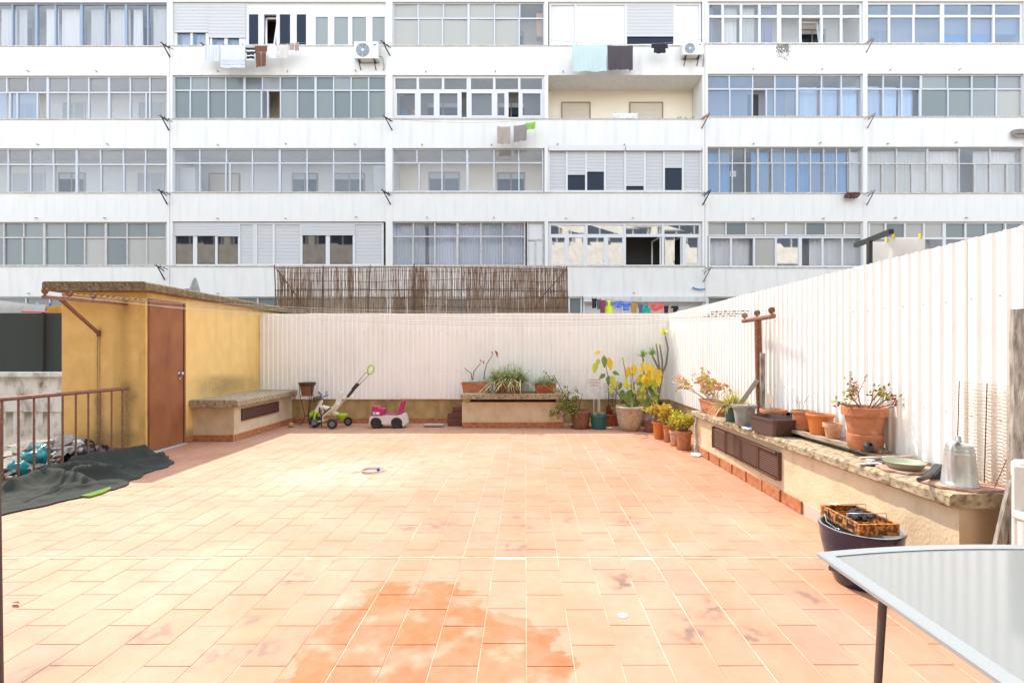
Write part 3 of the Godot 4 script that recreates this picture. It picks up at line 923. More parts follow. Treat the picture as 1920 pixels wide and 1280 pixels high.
# back wall of a balcony with the windows of the flat: [x0, x1, y0, y1, kind]
func gallery(b: Node3D, x0: float, x1: float, y0: float, y1: float, m: Material, wins: Array) -> void:
	var z := -(FD + DEEP)
	var k := (FD + DEEP) / FD
	var st := mb()
	fbox(st, x0, x1, y0, y1, z + 0.01, z - 0.08)
	var gw := put(st, "gallery_wall", m, b)
	for w in wins:
		var a: float = fx(w[0]) * k; var c: float = fx(w[1]) * k
		var t: float = EYE + (CY - w[2]) * U * k; var d: float = EYE + (CY - w[3]) * U * k
		var f := mb()
		var e := 0.05
		bx(f, Vector3(a - e, t + e, z), Vector3(a, d, z + 0.05)); bx(f, Vector3(c, t + e, z), Vector3(c + e, d, z + 0.05))
		bx(f, Vector3(a, t + e, z), Vector3(c, t, z + 0.047))
		if w[4] != "S": bx(f, Vector3((a + c) / 2 - 0.025, t, z), Vector3((a + c) / 2 + 0.025, d, z + 0.035))
		var fr := put(f, "inner_window", M.wood_trim if w[4] in "dS" else M.pvc, gw)
		if w[4] == "S" or w[4] == "s":
			var s := mb()
			for i in 12:
				var ya := lerpf(t, d, i / 12.0)
				bx(s, Vector3(a, ya, z + 0.012), Vector3(c, lerpf(t, d, (i + 0.85) / 12.0), z + 0.028))
			put(s, "shutter", M.shutter_tan if w[4] == "S" else M.shutter, gw)
		else:
			var s := mb()
			var hb := lerpf(t, d, 0.28)
			for i in 4: bx(s, Vector3(a, lerpf(t, hb, i / 4.0), z + 0.014), Vector3(c, lerpf(t, hb, (i + 0.85) / 4.0), z + 0.03))
			put(s, "shutter", M.shutter, gw)
			s = mb()
			quad(s, Vector3(a, hb, z + 0.016), Vector3(c, hb, z + 0.016), Vector3(c, d, z + 0.016), Vector3(a, d, z + 0.016))
			put(s, "pane", M.dark_blue, gw)

func seq(a: float, b: float, n: int) -> Array:
	var r := []
	for i in range(1, n): r.append(a + (b - a) * i / n)
	return r

func rep(k: String, n: int) -> String: return k.repeat(n)

func block(label: String, x0: float, x1: float, bands: Array, piers: Array) -> Node3D:
	var b := thing("apartment_building", label, "building")
	var st: SurfaceTool
	for y in bands:
		st = mb()
		fbox(st, x0, x1, y[0], y[1], -FD, -(FD + DEEP + 0.05))
		put(st, "spandrel_wall", M.facade, b)
	for p in piers:
		st = mb()
		fbox(st, p[0], p[1], bands[0][1] - 1.0, 735.0, -FD + 0.006, -(FD + DEEP + 0.04))
		put(st, "pier", M.facade, b)
	st = mb()
	fbox(st, x0 + 0.3, x1 - 0.3, bands[0][0] + 2.0, 735.0, -(FD + DEEP + 0.03), -(FD + 10.0))
	put(st, "wall", M.gallery, b)
	for y in bands:
		if y == bands[0]: continue
		var x := x0
		while x < x1:
			var e := minf(x + rf(60, 150), x1)
			st = mb()
			fbox(st, x, e - 0.3, y[0] - 0.7 + rf(-0.2, 0.2), y[0] + 1.0, -FD + rf(0.022, 0.034), -FD - 0.2)
			put(st, "sill", M.sill, b)
			x = e
	for y in bands:
		if y == bands[0] or y[1] > 600: continue
		var x := x0 + 90.0
		while x < x1 - 20:
			var p := Vector3(fx(x), fy(y[1] - 7.0 + rf(-1.5, 1.5)), -FD)
			st = mb()
			tube(st, [p, p + Vector3(rf(-0.02, 0.02), -0.02, 0.09)], 0.022, 0.02, 7)
			put(st, "drain_spout", M.driftwood, b)
			x += 130 + rf(-6, 6)
	return b

func facade_left() -> void:
	var b := block("left white apartment block with blue-grey glazed balconies behind the shed", -420, 317.6, [[-120, 4], [86.5, 141.5], [223, 278], [361, 416], [498, 556], [640, 736]], [[312.5, 317.6]])
	var e0 := -300.0
	var p := seq(e0, -24, 7) + [-24.0]
	# top floor, white curtains
	window(b, e0, 312, 4, 86.5, 0, [], "", p + [19.0, 64.0, 100.0, 149.0, 193.0, 233.0, 274.0], rep("g", 15), {"m": M.alu_dark, "w": 2.6, "t": [64.0, 149.0, 233.0]})
	gallery(b, e0, 312, 4, 86.5, M.gallery, [[40, 62, 40, 86, "d"], [140, 160, 40, 86, "d"], [255, 285, 40, 86, "d"], [-120, -60, 40, 86, "d"]])
	for c in [[22, 37], [74, 98], [104, 139], [158, 191], [196, 233], [240, 256], [277, 314], [-10, 18], [-70, -20], [-200, -120]]: curtain(b, c[0], c[1], 8, 85, M.curtain)
	# fourth floor
	var w4 := window(b, e0, 312, 141.5, 223, 171.5, p + [8.5, 48.0, 85.5, 125.0, 163.0, 201.0, 241.0, 278.0], rep("g", 16), p + [14.5, 28.0, 66.0, 85.5, 124.0, 163.0, 201.0, 241.0, 271.0, 278.0], "gggggggg" + "bbOggggggg", {"t": [85.5, 201.0]})
	fpane(w4, "pane", -10, 8, 173, 221, ZF + 0.03, M.glass_blue)
	gallery(b, e0, 312, 141.5, 223, M.gallery, [[32, 64, 196, 223, "s"], [120, 158, 194, 223, "s"], [262, 306, 194, 223, "s"], [-120, -80, 194, 223, "s"]])
	# third floor
	window(b, e0, 312, 278, 361, 307, p + [11.0, 53.0, 96.0, 140.0, 185.0, 228.0, 270.0], rep("g", 15), p + [11.0, 53.0, 97.0, 140.0, 186.0, 229.0, 269.0], rep("g", 15), {"t": [140.0]})
	gallery(b, e0, 312, 278, 361, M.gallery, [[26, 82, 326, 361, "s"], [112, 158, 326, 361, "d"], [260, 306, 326, 361, "s"], [-120, -80, 326, 361, "d"]])
	# second floor, frosted
	window(b, e0, 310, 416, 498, 444.5, p + [3.0, 40.5, 79.0, 118.5, 156.0, 195.0, 235.0, 272.0], rep("f", 16), p + [3.0, 38.0, 79.0, 119.0, 155.0, 195.0, 235.0, 272.0], rep("f", 12) + "FfFF", {"t": [79.0, 195.0], "m": M.alu_rust})
	# first floor, dark band above the neighbouring wall
	window(b, e0, 312, 556, 640, 0, [], "", p + seq(0, 312, 7), rep("h", 14), {"m": M.alu})

func facade_middle() -> void:
	var b := block("middle white apartment block with mixed windows, an open balcony and hanging laundry", 318.4, 1321.6, [[-120, 3], [85.5, 140.5], [222.5, 277.5], [360.5, 415], [498.5, 556], [640, 736]], [[318.4, 323], [723, 735.5], [1021, 1028], [1317.5, 1321.6]])
	var pv := {"m": M.pvc, "w": 3.0}
	# top floor, second bay: white frames, half lowered shutters
	var w := window(b, 323, 462, 3, 85.5, 0, [], "", [388.0], "OO", {"m": M.pvc, "w": 3.4})
	for s in [[325, 388, 5, 57], [388.5, 459, 5, 67]]: shutter(w, s[0], s[1], s[2], s[3], ZF + 0.05, M.shutter)
	for s in [[329, 354, 58, 83], [358, 383, 58, 83], [395, 418, 68, 83], [424, 446, 68, 83]]:
		fpane(w, "pane", s[0], s[1], s[2], s[3], ZF, M.glass_blue)
		curtain(b, s[0] + 2, s[1], s[2], s[3], M.curtain)
	var bars := mb()
	for s in [[354, 358, 56, 84], [418, 424, 66, 84], [325, 329, 56, 84], [383, 388, 56, 84], [391, 395, 66, 84], [446, 458, 10, 84]]: fbox(bars, s[0], s[1], s[2], s[3], ZF - 0.03, ZF + 0.032)
	fbox(bars, 450, 723, 2, 24, ZF - 0.05, ZF + 0.02)
	for s in [[462, 464], [482, 492], [516, 522], [542, 554], [572, 590], [613, 625], [651, 659], [685, 697], [720, 723]]: fbox(bars, s[0], s[1], 24, 84, ZF - 0.046, ZF + 0.03)
	fbox(bars, 462, 723, 81.5, 85.5, ZF - 0.04, ZF + 0.034)
	fbox(bars, 590, 720, 24, 29, ZF - 0.04, ZF + 0.026)
	put(bars, "window_frame", M.pvc, b)
	for s in [[464, 482], [522, 542], [554, 572]]: fpane(b, "pane", s[0], s[1], 24, 82, ZF, M.dark_blue)
	var tl := mb()
	for q in [[[493, 27], [497, 81.5]], [[497, 81.5], [512, 81.5]], [[512, 81.5], [515, 27]], [[493, 27], [515, 27]]]: bar(tl, Vector3(fx(q[0][0]), fy(q[0][1]), ZF + (0.02 if q[0][1] > 50 else -0.14)), Vector3(fx(q[1][0]), fy(q[1][1]), ZF + (0.02 if q[1][1] > 50 else -0.14)), 0.04, 0.06)
	put(tl, "tilted_sash", M.pvc, b)
	for s in [[590, 613], [625, 651], [659, 685], [697, 720]]: fpane(b, "pane", s[0], s[1], 29, 82, ZF, M.frost_b)
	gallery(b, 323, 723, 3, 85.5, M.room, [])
	# fourth floor, second bay: frosted
	window(b, 323, 723, 140.5, 222.5, 167.5, [355.0, 388.5, 421.0, 456.0, 490.0, 523.5, 556.0, 590.0, 624.0, 657.0, 690.0], "fffhfffhfffh", [354.0, 388.0, 421.0, 456.0, 488.0, 500.0, 524.0, 556.0, 590.0, 624.0, 657.0, 690.0], "hhhhfgOfhffhf", {"t": [456.0, 590.0]})
	gallery(b, 323, 723, 140.5, 222.5, M.cream, [])
	# third floor, second bay: clear
	window(b, 323, 723, 277.5, 360.5, 304.5, [372.0, 422.0, 471.0, 522.5, 574.0, 624.0, 674.0], rep("g", 8), [372.0, 421.0, 429.0, 471.0, 522.5, 574.0, 624.0, 674.0], rep("g", 9), {"t": [522.5]})
	gallery(b, 323, 723, 277.5, 360.5, M.gallery, [[394, 448, 327, 361, "S"], [550, 594, 327, 361, "d"], [628, 682, 327, 361, "d"]])
	for q in [[324, 354, 308], [695, 722, 304]]:
		var cab := mb()
		fbox(cab, q[0], q[1], q[2], 360, -(FD + 0.35), -(FD + 0.75))
		put(cab, "cupboard", M.pvc, b)
	# second floor, second bay: white shutters
	w = window(b, 322, 718, 416, 498.5, 0, [], "", [403.0, 446.0, 474.0, 477.5, 511.0, 563.0, 662.0], "OOswssOs", {"m": M.pvc, "w": 4.0})
	for s in [[323, 404, 419, 439], [403, 446, 419, 440], [563, 663, 419, 438]]: shutter(w, s[0], s[1], s[2], s[3], ZF + 0.04, M.shutter)
	for s in [[324, 359], [366, 404], [403, 446], [563, 609], [616, 663]]: fpane(w, "pane", s[0], s[1], 436, 497, ZF, M.mirror_dim)
	for s in [359.0, 609.0]:
		bars = mb()
		fbox(bars, s, s + 7.5, 437, 497, ZF - 0.03, ZF + 0.03)
		put(bars, "sash", M.pvc, w)
	# third bay, top: frosted cream
	window(b, 736, 1021, 3, 85.5, 32, [783.0, 831.0, 878.0, 927.0, 974.5], rep("F", 5) + "g", [784.0, 829.0, 878.0, 927.0, 973.5], "FFFFFg", {"t": [878.0]})
	gallery(b, 736, 1021, 3, 85.5, M.cream, [[805, 862, 62, 86, "s"], [935, 980, 62, 86, "d"]])
	var cb := mb()
	fbox(cb, 1006, 1020, 18, 62, ZF - 0.1, ZF - 0.4)
	put(cb, "stacked_box", mat(0.45, 0.24, 0.11), b)
	# third bay, fourth floor: thick white frames
	window(b, 735.5, 1021, 140.5, 222.5, 168, [782.5, 830.0, 878.5, 926.5, 973.5], rep("g", 6), [782.5, 818.0, 862.5, 878.5, 927.0, 951.0, 974.5], "gggOggOg", {"m": M.pvc, "w": 4.6, "s": 3.0, "t": [878.5]})
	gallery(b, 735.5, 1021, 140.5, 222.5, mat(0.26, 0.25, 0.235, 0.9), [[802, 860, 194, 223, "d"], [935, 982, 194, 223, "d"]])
	clutter(b)
	# third bay, third floor
	window(b, 734.5, 1019, 277.5, 358.5, 304, [781.0, 828.0, 875.5, 926.0, 972.5], rep("g", 6), [785.0, 828.0, 876.0, 926.0, 973.0], rep("g", 6), {"m": M.alu, "t": [875.5, 876.0]})
	gallery(b, 734.5, 1019, 277.5, 360, M.cream, [[806, 860, 325, 361, "d"], [934, 982, 326, 361, "d"]])
	# third bay, second floor: grey curtains
	window(b, 733, 985, 415, 498, 442.5, [774.0, 814.5, 857.5, 901.5, 942.0], rep("g", 6), [773.5, 814.5, 857.0, 901.5, 942.0], rep("g", 6), {"m": M.alu_rust, "t": [857.5, 857.0]})
	curtain(b, 735, 795, 417, 497, M.curtain_grey, 0.11)
	curtain(b, 801, 984, 417, 497, M.curtain_grey, 0.11)
	window(b, 988, 1020, 415, 498, 448, [], "w", [1004.0], "ww", {"m": M.alu_rust})
	# fourth bay, top: white shutters
	w = window(b, 1030, 1316, 3, 84.5, 0, [], "", [1080.0, 1174.5, 1266.0], "wwOw", {"m": M.pvc, "w": 4.0})
	shutter(w, 1175, 1266, 5, 64, ZF + 0.03, M.shutter)
	for s in [[1175, 1220], [1220, 1266]]: fpane(w, "pane", s[0], s[1], 64.5, 81, ZF, M.dark_blue)
	# fourth bay, fourth floor: the open balcony
	gallery(b, 1028, 1317, 137, 222.5, M.cream, [[1054.5, 1105, 194, 223, "S"], [1182, 1241, 194, 223, "S"]])
	for s in [[1278, 0.20], [1287, 0.16], [1302, 0.16]]:
		var pl := mb()
		for i in 14: blade(pl, Vector3(fx(s[0]), fy(222), -FD - 0.15), rf(0, TAU), rf(0.2, 0.7), rf(0.12, 0.24), 0.025, 0.2)
		put(pl, "balcony_plant", M.leaf_dark, b)
	# fourth bay, third floor: eight shutter panels
	w = window(b, 1028, 1317, 272.5, 359, 0, [], "", [1063.0, 1099.5, 1135.0, 1173.0, 1210.0, 1246.0, 1282.0], "sOOsOsOs", {"m": M.pvc, "w": 3.6})
	for s in [[1064, 1099, 324], [1100, 1134, 318], [1174, 1209, 345], [1247, 1281, 311]]:
		shutter(w, s[0], s[1], 276, s[2], ZF + 0.02, M.shutter)
		fpane(w, "pane", s[0], s[1], s[2] + 2, 357, ZF - 0.01, M.dark_blue)
	for s in [[1029, 1172], [1174, 1316]]:
		bars = mb()
		fbox(bars, s[0], s[1], 272, 282, ZF + 0.037, ZF + 0.12)
		put(bars, "shutter_box", M.pvc, w)
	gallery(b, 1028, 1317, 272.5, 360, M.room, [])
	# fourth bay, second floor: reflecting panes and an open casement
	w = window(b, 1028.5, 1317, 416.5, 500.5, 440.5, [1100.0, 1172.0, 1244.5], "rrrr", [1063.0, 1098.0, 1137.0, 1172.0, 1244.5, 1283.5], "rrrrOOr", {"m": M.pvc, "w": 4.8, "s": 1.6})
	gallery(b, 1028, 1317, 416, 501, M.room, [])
	bars = mb()
	var hx := fx(1243.0)
	for q in [[[1240, 443], [1240, 497]], [[1231, 446], [1231, 494]], [[1240, 443], [1231, 446]], [[1240, 497], [1231, 494]], [[1279, 443], [1279, 497]], [[1268, 446], [1268, 494]], [[1279, 443], [1268, 446]], [[1279, 497], [1268, 494]]]:
		var za: float = ZF - (0.02 if q[0][0] in [1240, 1279] else 0.55)
		var zb: float = ZF - (0.02 if q[1][0] in [1240, 1279] else 0.55)
		bar(bars, Vector3(fx(q[0][0]), fy(q[0][1]), za), Vector3(fx(q[1][0]), fy(q[1][1]), zb), 0.05, 0.05)
	put(bars, "open_sash", M.pvc, w)
	fpane(w, "pane", 1249, 1267, 443, 497, ZF - 0.03, M.mirror)
	# ground storey behind the reed screen and the laundry
	window(b, 325, 520, 556, 640, 0, [], "", seq(325, 520, 5), rep("h", 5), {"m": M.alu})
	window(b, 760, 1005, 556, 640, 0, [], "", [795.0, 835.0, 875.0, 917.0, 935.0, 970.0], "hFhFwhF", {"m": M.pvc, "w": 4.0})
	window(b, 1066, 1092, 556, 640, 0, [], "", [], "h", {"m": M.pvc, "w": 3.0})
	st_shutters(b)

func st_shutters(b: Node3D) -> void:
	var w := window(b, 1094, 1317, 566, 640, 0, [], "", seq(1094, 1317, 3), "sss", {"m": M.pvc, "w": 3.0})
	var st := mb()
	fbox(st, 1094, 1324, 556.5, 566, -FD - 0.05, -FD + 0.12)
	put(st, "shutter_box", M.facade_old, w)

func clutter(b: Node3D) -> void:
	# odds and ends behind the glass of the white framed balcony
	var st := mb()
	for x in [745.0, 752.0]: tube(st, [Vector3(fx(x), fy(221), -FD - 0.5), Vector3(fx(x + 2.0), fy(188), -FD - 0.75)], 0.02)
	for i in 4: tube(st, [Vector3(fx(745.3), fy(215 - i * 7), -FD - 0.55), Vector3(fx(753), fy(215 - i * 7), -FD - 0.56)], 0.014)
	put(st, "ladder", mat(0.1, 0.3, 0.5, 0.4), b)
	for q in [[764, 776, 202, 222, 0.40, 0.27, 0.18], [768, 775, 195, 201.5, 0.5, 0.35, 0.1], [790, 800, 208, 222, 0.35, 0.05, 0.08], [866, 873, 208, 222, 0.7, 0.7, 0.7], [740, 749, 156, 163, 0.7, 0.7, 0.68], [990, 1005, 208, 222, 0.06, 0.08, 0.14], [756, 762, 214, 222, 0.2, 0.5, 0.55]]:
		st = mb()
		var c := Vector3(fx((q[0] + q[1]) / 2.0), fy((q[2] + q[3]) / 2.0), -FD - 0.6)
		cbox(st, c, Vector3((q[1] - q[0]) * U, (q[3] - q[2]) * U, 0.25), 0.03)
		put(st, "stored_box", mat(q[4], q[5], q[6], 0.7), b)

func facade_right() -> void:
	var b := block("right white apartment block with rusty framed balconies and blue curtains", 1322.4, 2300, [[-120, 2], [82, 138], [218.5, 275], [361.5, 415], [501, 556], [640, 736]], [[1322.4, 1327], [1619, 1627], [1921, 1930], [2210, 2300]])
	var pv := {"m": M.pvc, "w": 3.2, "t": [1463.0]}
	# top
	window(b, 1327, 1619, 2, 82, 28.5, [1356.5, 1391.5, 1426.0, 1463.0, 1503.0, 1542.0, 1580.0], rep("g", 8), [1357.0, 1391.0, 1426.0, 1463.0, 1503.0, 1543.0, 1580.0], "gggggOgg", {"m": M.pvc, "w": 4.4, "t": [1463.0]})
	gallery(b, 1327, 1619, 2, 82, M.gallery, [[1500, 1545, 58, 82, "d"]])
	for c in [[1329, 1342, "v"], [1362, 1388, "c"], [1396, 1421, "c"], [1430, 1454, "v"]]: curtain(b, c[0], c[1], 4, 81, M.curtain_violet if c[2] == "v" else M.curtain)
	var ts := mb()
	for q in [[[1506, 32], [1506, 80]], [[1541, 32], [1541, 80]], [[1506, 32], [1541, 32]], [[1506, 80], [1541, 80]]]: bar(ts, Vector3(fx(q[0][0]), fy(q[0][1]), ZF - (0.02 if q[0][1] > 50 else 0.22)), Vector3(fx(q[1][0]), fy(q[1][1]), ZF - (0.02 if q[1][1] > 50 else 0.22)), 0.06, 0.05)
	put(ts, "tilted_sash", M.pvc, b)
	window(b, 1626, 1921, 2, 82, 28, [1670.0, 1717.0, 1770.0, 1821.0, 1867.0], rep("b", 6), [1670.0, 1716.0, 1770.0, 1821.0, 1867.0], rep("b", 6), {"m": M.pvc, "w": 4.2, "t": [1770.0]})
	gallery(b, 1626, 1921, 2, 82, M.gallery, [[1636, 1662, 60, 82, "s"]])
	var bl := mb()
	fbox(bl, 1775, 1865, 59, 82, ZF - 0.12, ZF - 0.14)
	put(bl, "blue_panel", mat(0.08, 0.26, 0.5, 0.6), b)
	bl = mb()
	fbox(bl, 1775, 1918, 31, 58, ZF - 0.12, ZF - 0.14)
	put(bl, "grey_blind", mat(0.30, 0.30, 0.38, 0.8), b)
	# fourth floor
	window(b, 1327, 1619, 138, 218.5, 165, [1369.0, 1413.0, 1455.0, 1497.0, 1543.0, 1580.0], "bbgbggg", [1370.0, 1412.5, 1439.0, 1455.0, 1497.0, 1542.0, 1580.0], "bbObbggg", {"m": M.alu, "t": [1497.0]})
	gallery(b, 1327, 1500, 138, 218.5, M.curtain_grey, [])
	gallery(b, 1502, 1619, 138, 218.5, M.gallery, [])
	var dk := mb()
	fbox(dk, 1411, 1432, 167, 218, ZF - 0.3, ZF - 0.32)
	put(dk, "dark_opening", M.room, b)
	for c in [[1507, 1540], [1544, 1579], [1582, 1614]]: curtain(b, c[0], c[1], 156 + rf(-1, 1), 217, M.drape_blue, 0.3)
	window(b, 1627, 1921, 138, 218.5, 165, [1659.0, 1693.0, 1730.0, 1780.0, 1826.0, 1873.0], "gggffff", [1659.0, 1694.0, 1729.0, 1781.0, 1826.0, 1872.0], "gggfffF", {"m": M.alu, "t": [1730.0, 1729.0]})
	gallery(b, 1627, 1921, 138, 218.5, M.gallery, [])
	for c in [[1629, 1658], [1661, 1692], [1696, 1723]]: curtain(b, c[0], c[1], 156 + rf(-1, 1), 217, M.drape_blue, 0.3)
	# third floor: blue curtains, rusty frames
	window(b, 1327, 1619, 275, 361.5, 304.5, [1350.0, 1375.0, 1399.0, 1423.0, 1449.0, 1473.0, 1498.0, 1522.0, 1547.0, 1571.0, 1596.0], rep("g", 12), [1350.5, 1375.0, 1399.0, 1423.0, 1450.0, 1473.5, 1498.0, 1522.0, 1547.5, 1571.0, 1596.0], rep("g", 12), {"m": M.alu_rust, "w": 1.9, "t": [1423.0]})
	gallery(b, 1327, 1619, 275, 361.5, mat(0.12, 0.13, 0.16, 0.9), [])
	for c in [[1329, 1373], [1414, 1448], [1452, 1525], [1527, 1546], [1549, 1594]]: curtain(b, c[0], c[1], 281, 361, M.curtain_blue, 0.11)
	curtain(b, 1597, 1618, 280, 361, M.curtain, 0.1)
	var pc := mb()
	fbox(pc, 1380, 1397, 306, 322, -(FD + 0.7), -(FD + 0.68))
	put(pc, "picture_frame", M.dark, b)
	pc = mb()
	fbox(pc, 1382.5, 1394.5, 308.5, 319.5, -(FD + 0.679), -(FD + 0.672))
	put(pc, "picture", M.paper, b)
	window(b, 1627, 1921, 275, 361.5, 305.5, [1684.0, 1742.0, 1802.0, 1860.0], rep("g", 5), [1657.0, 1684.0, 1713.0, 1742.0, 1773.0, 1802.0, 1831.0, 1860.0, 1892.0], rep("g", 10), {"m": M.alu_rust, "w": 2.0, "t": [1742.0]})
	for c in [[1629, 1812], [1836, 1919]]: curtain(b, c[0], c[1], 279, 361, mat(0.62, 0.60, 0.55, 0.9), 0.16)
	gallery(b, 1627, 1921, 275, 361.5, M.gallery, [])
	# second floor
	window(b, 1328, 1619, 415, 441.5, 0, [], "", [1363.0, 1401.0, 1437.0, 1476.0, 1513.0, 1550.0, 1586.0], "FfFFFfFF", {"m": M.pvc, "w": 2.2, "t": [1476.0]})
	window(b, 1330, 1621, 442.5, 500.5, 0, [], "", [1372.5, 1416.0, 1457.0, 1503.0, 1545.0, 1582.0], "ggFrggg", {"m": M.pvc, "w": 3.2, "t": [1503.0]})
	for c in [[1333, 1412], [1420, 1500], [1525, 1619]]: curtain(b, c[0], c[1], 444, 499, M.curtain, 0.2)
	gallery(b, 1328, 1621, 415, 501, M.gallery, [])
	window(b, 1631, 1921, 415, 501, 446, [1663.5, 1700.0, 1736.0, 1774.0, 1814.0, 1852.0, 1889.0], "FfFFhhhh", [1663.5, 1700.0, 1736.0, 1774.0, 1814.0, 1852.0, 1889.0], "FfFgghhh", {"m": M.pvc, "w": 3.4, "t": [1774.0]})
	gallery(b, 1630, 1921, 415, 501, M.gallery, [])
	# beyond the picture the rows of windows go on
	for y in [[2, 82, "b"], [138, 218.5, "f"], [275, 361.5, "b"], [415, 501, "f"], [556, 640, "h"]]: window(b, 1930, 2210, y[0], y[1], y[0] + 27, seq(1930, 2210, 6), rep(y[2], 6), seq(1930, 2210, 6), rep(y[2], 6), {})
	gallery(b, 1930, 2210, 2, 82, M.gallery, [])
	gallery(b, 1930, 2210, 275, 361.5, M.gallery, [])
	window(b, 1328, 1921, 556, 640, 0, [], "", seq(1328, 1921, 12), rep("h", 12), {"m": M.pvc})
	# black mould below the top windows
	var st := mb()
	for i in 230:
		var v := rf(0, 1) * rf(0, 1)
		var p := Vector3(fx(1468 + rf(-11, 13) * (1.0 - v * 0.35) + 3.0 * sin(i * 1.0)), fy(84 + v * 46), -FD + 0.003 + 0.00001 * i)
		var s := rf(0.005, 0.032) * (1.1 - v)
		quad(st, p + Vector3(-s, s, 0), p + Vector3(s * 0.6, s * rf(0.5, 1.2), 0), p + Vector3(s * rf(0.5, 1), -s * 1.6, 0), p + Vector3(-s * 0.7, -s * 1.3, 0))
	put(st, "mould_stain", mat(0.16, 0.15, 0.135, 1.0), b).set_meta("kind", "stuff")

func build_facade() -> void:
	facade_left()
	facade_middle()
	facade_right()

# the house the photograph is taken from: it bounces sun back and shows in the far panes
func build_house() -> void:
	var b := thing("house", "cream rendered house with window bands standing behind the near end of the terrace", "building")
	var st := mb()
	var z := 1.6
	var ys := [-0.6, 0.0, 2.35, 3.9, 5.3, 6.9, 8.3, 9.9, 11.3, 13.5]
	for i in range(0, ys.size() - 1, 2): bx(st, Vector3(-31.5, ys[i], z), Vector3(31.5, ys[i + 1], z + 0.3))
	for x in [-31.3, -24.5, -17.5, -10.5, -3.5, 3.5, 10.5, 17.5, 24.5, 31.3]: bx(st, Vector3(x - 0.25, 0.0, z + 0.01), Vector3(x + 0.25, 13.4, z + 0.29))
	bx(st, Vector3(-31.4, -0.6, z + 0.31), Vector3(31.4, 13.4, z + 9))
	put(st, "wall", M.house, b)
	for i in range(1, ys.size() - 1, 2):
		for k in 9:
			var x0 := -31.5 + 7.0 * k + 0.46
			var x1 := -31.5 + 7.0 * k + 6.54
			var f := mb()
			for j in 6:
				var x := lerpf(x0 + 0.03, x1 - 0.03, j / 5.0)
				bx(f, Vector3(x - 0.03, ys[i], z + 0.1), Vector3(x + 0.03, ys[i + 1], z + 0.16))
			for y in [ys[i] + 0.03, ys[i + 1] - 0.03]: bx(f, Vector3(x0, y - 0.03, z + 0.103), Vector3(x1, y + 0.03, z + 0.157))
			var w := put(f, "window", M.pvc, b)
			for j in 5:
				var q := mb()
				var xa := lerpf(x0, x1, j / 5.0) + 0.06
				var xb := lerpf(x0, x1, (j + 1) / 5.0) - 0.06
				quad(q, Vector3(xa, ys[i], z + 0.13), Vector3(xb, ys[i], z + 0.13), Vector3(xb, ys[i + 1], z + 0.13), Vector3(xa, ys[i + 1], z + 0.13))
				put(q, "pane", M.dark_blue, w)

# ---------- laundry and fittings on the facade ----------
# a cloth pegged over a line, hanging in soft folds; hem(t) pulls the lower edge
func cloth(called: String, label: String, cat: String, x0: float, x1: float, y0: float, y1: float, d: float, m: Material, shape := "sheet", group := "", skew := 0.0) -> MeshInstance3D:
	var a := at(x0, y0, d); var b := at(x1, y0 + skew, d)
	var w := b.x - a.x; var h := a.y - at(x0, y1, d).y
	var base := Vector3((a.x + b.x) / 2, a.y - h, -d)
	var st := mb(1)
	var piece := func(u0: float, u1: float, v0: float, v1: float, fl: float) -> void:
		var nx := maxi(8, int((u1 - u0) * w / 0.03))
		var ny := 7
		for side in 2:
			var vb: float = v1 if side == 0 else lerpf(v0, v1, 0.93)
			var g := []
			for i in nx + 1:
				for j in ny + 1:
					var u := lerpf(u0, u1, float(i) / nx)
					var v := lerpf(v0, vb, float(j) / ny)
					var x := w * (u - 0.5 - (u - 0.5) * fl * v)
					var sag := sin(u * PI) * 0.02 * h
					var z := (0.012 if side == 0 else -0.012) * (1.0 if j > 0 else 0.2) + sin(u * w * 34.0 + base.x * 9.0) * 0.014 * v + sin(u * 9.0 + v * 4.0 + base.x * 3.0) * 0.016 * v
					g.append(Vector3(x + sin(v * 5.0 + base.x) * 0.01 * w * v, h * (1.0 - v) - sag * (1.0 - v) + (b.y - a.y) * u + sin(u * 13.0 + base.x) * 0.012 * h * v, z))
			for i in nx:
				for j in ny:
					var k := i * (ny + 1) + j
					quad(st, g[k], g[k + ny + 1], g[k + ny + 2], g[k + 1])
	match shape:
		"trousers":
			piece.call(0.0, 1.0, 0.0, 0.3, 0.0)
			piece.call(0.02, 0.47, 0.3, 1.0, 0.12)
			piece.call(0.53, 0.92, 0.3, 0.96, 0.12)
		"shirt":
			piece.call(0.16, 0.84, 0.0, 1.0, -0.1)
			piece.call(0.0, 0.16, 0.02, 0.45, -0.1)
			piece.call(0.84, 1.0, 0.02, 0.5, -0.1)
		"dress":
			piece.call(0.3, 0.7, 0.0, 0.4, 0.0)
			piece.call(0.12, 0.88, 0.4, 1.0, -0.5)
		_: piece.call(0.0, 1.0, 0.0, 1.0, 0.03)
	var o := put(st, called, m)
	o.position = base
	tag(o, label, cat, group)
	for u in [0.12, 0.88] if w > 0.12 else [0.5]:
		var pg := mb()
		box(pg, Vector3(w * (u - 0.5), h + 0.01 + (b.y - a.y) * u, 0.0), Vector3(0.014, 0.06, 0.03))
		put(pg, "peg", [M.pegA, M.pegB, M.pegC, M.pegD][rng.randi() % 4], o)
	return o

func line_thing(called: String, label: String, pts: Array, r: float, m: Material, group := "") -> Node3D:
	var st := mb()
	tube(st, pts, r, r, 4)
	return tag(put(st, called, m), label, "clothesline", group)

func sagging(a: Vector3, b: Vector3, sag: float, n := 16) -> Array:
	var p := []
	for i in n + 1:
		var t := float(i) / n
		p.append(a.lerp(b, t) - Vector3.UP * sag * 4.0 * t * (1.0 - t))
	return p

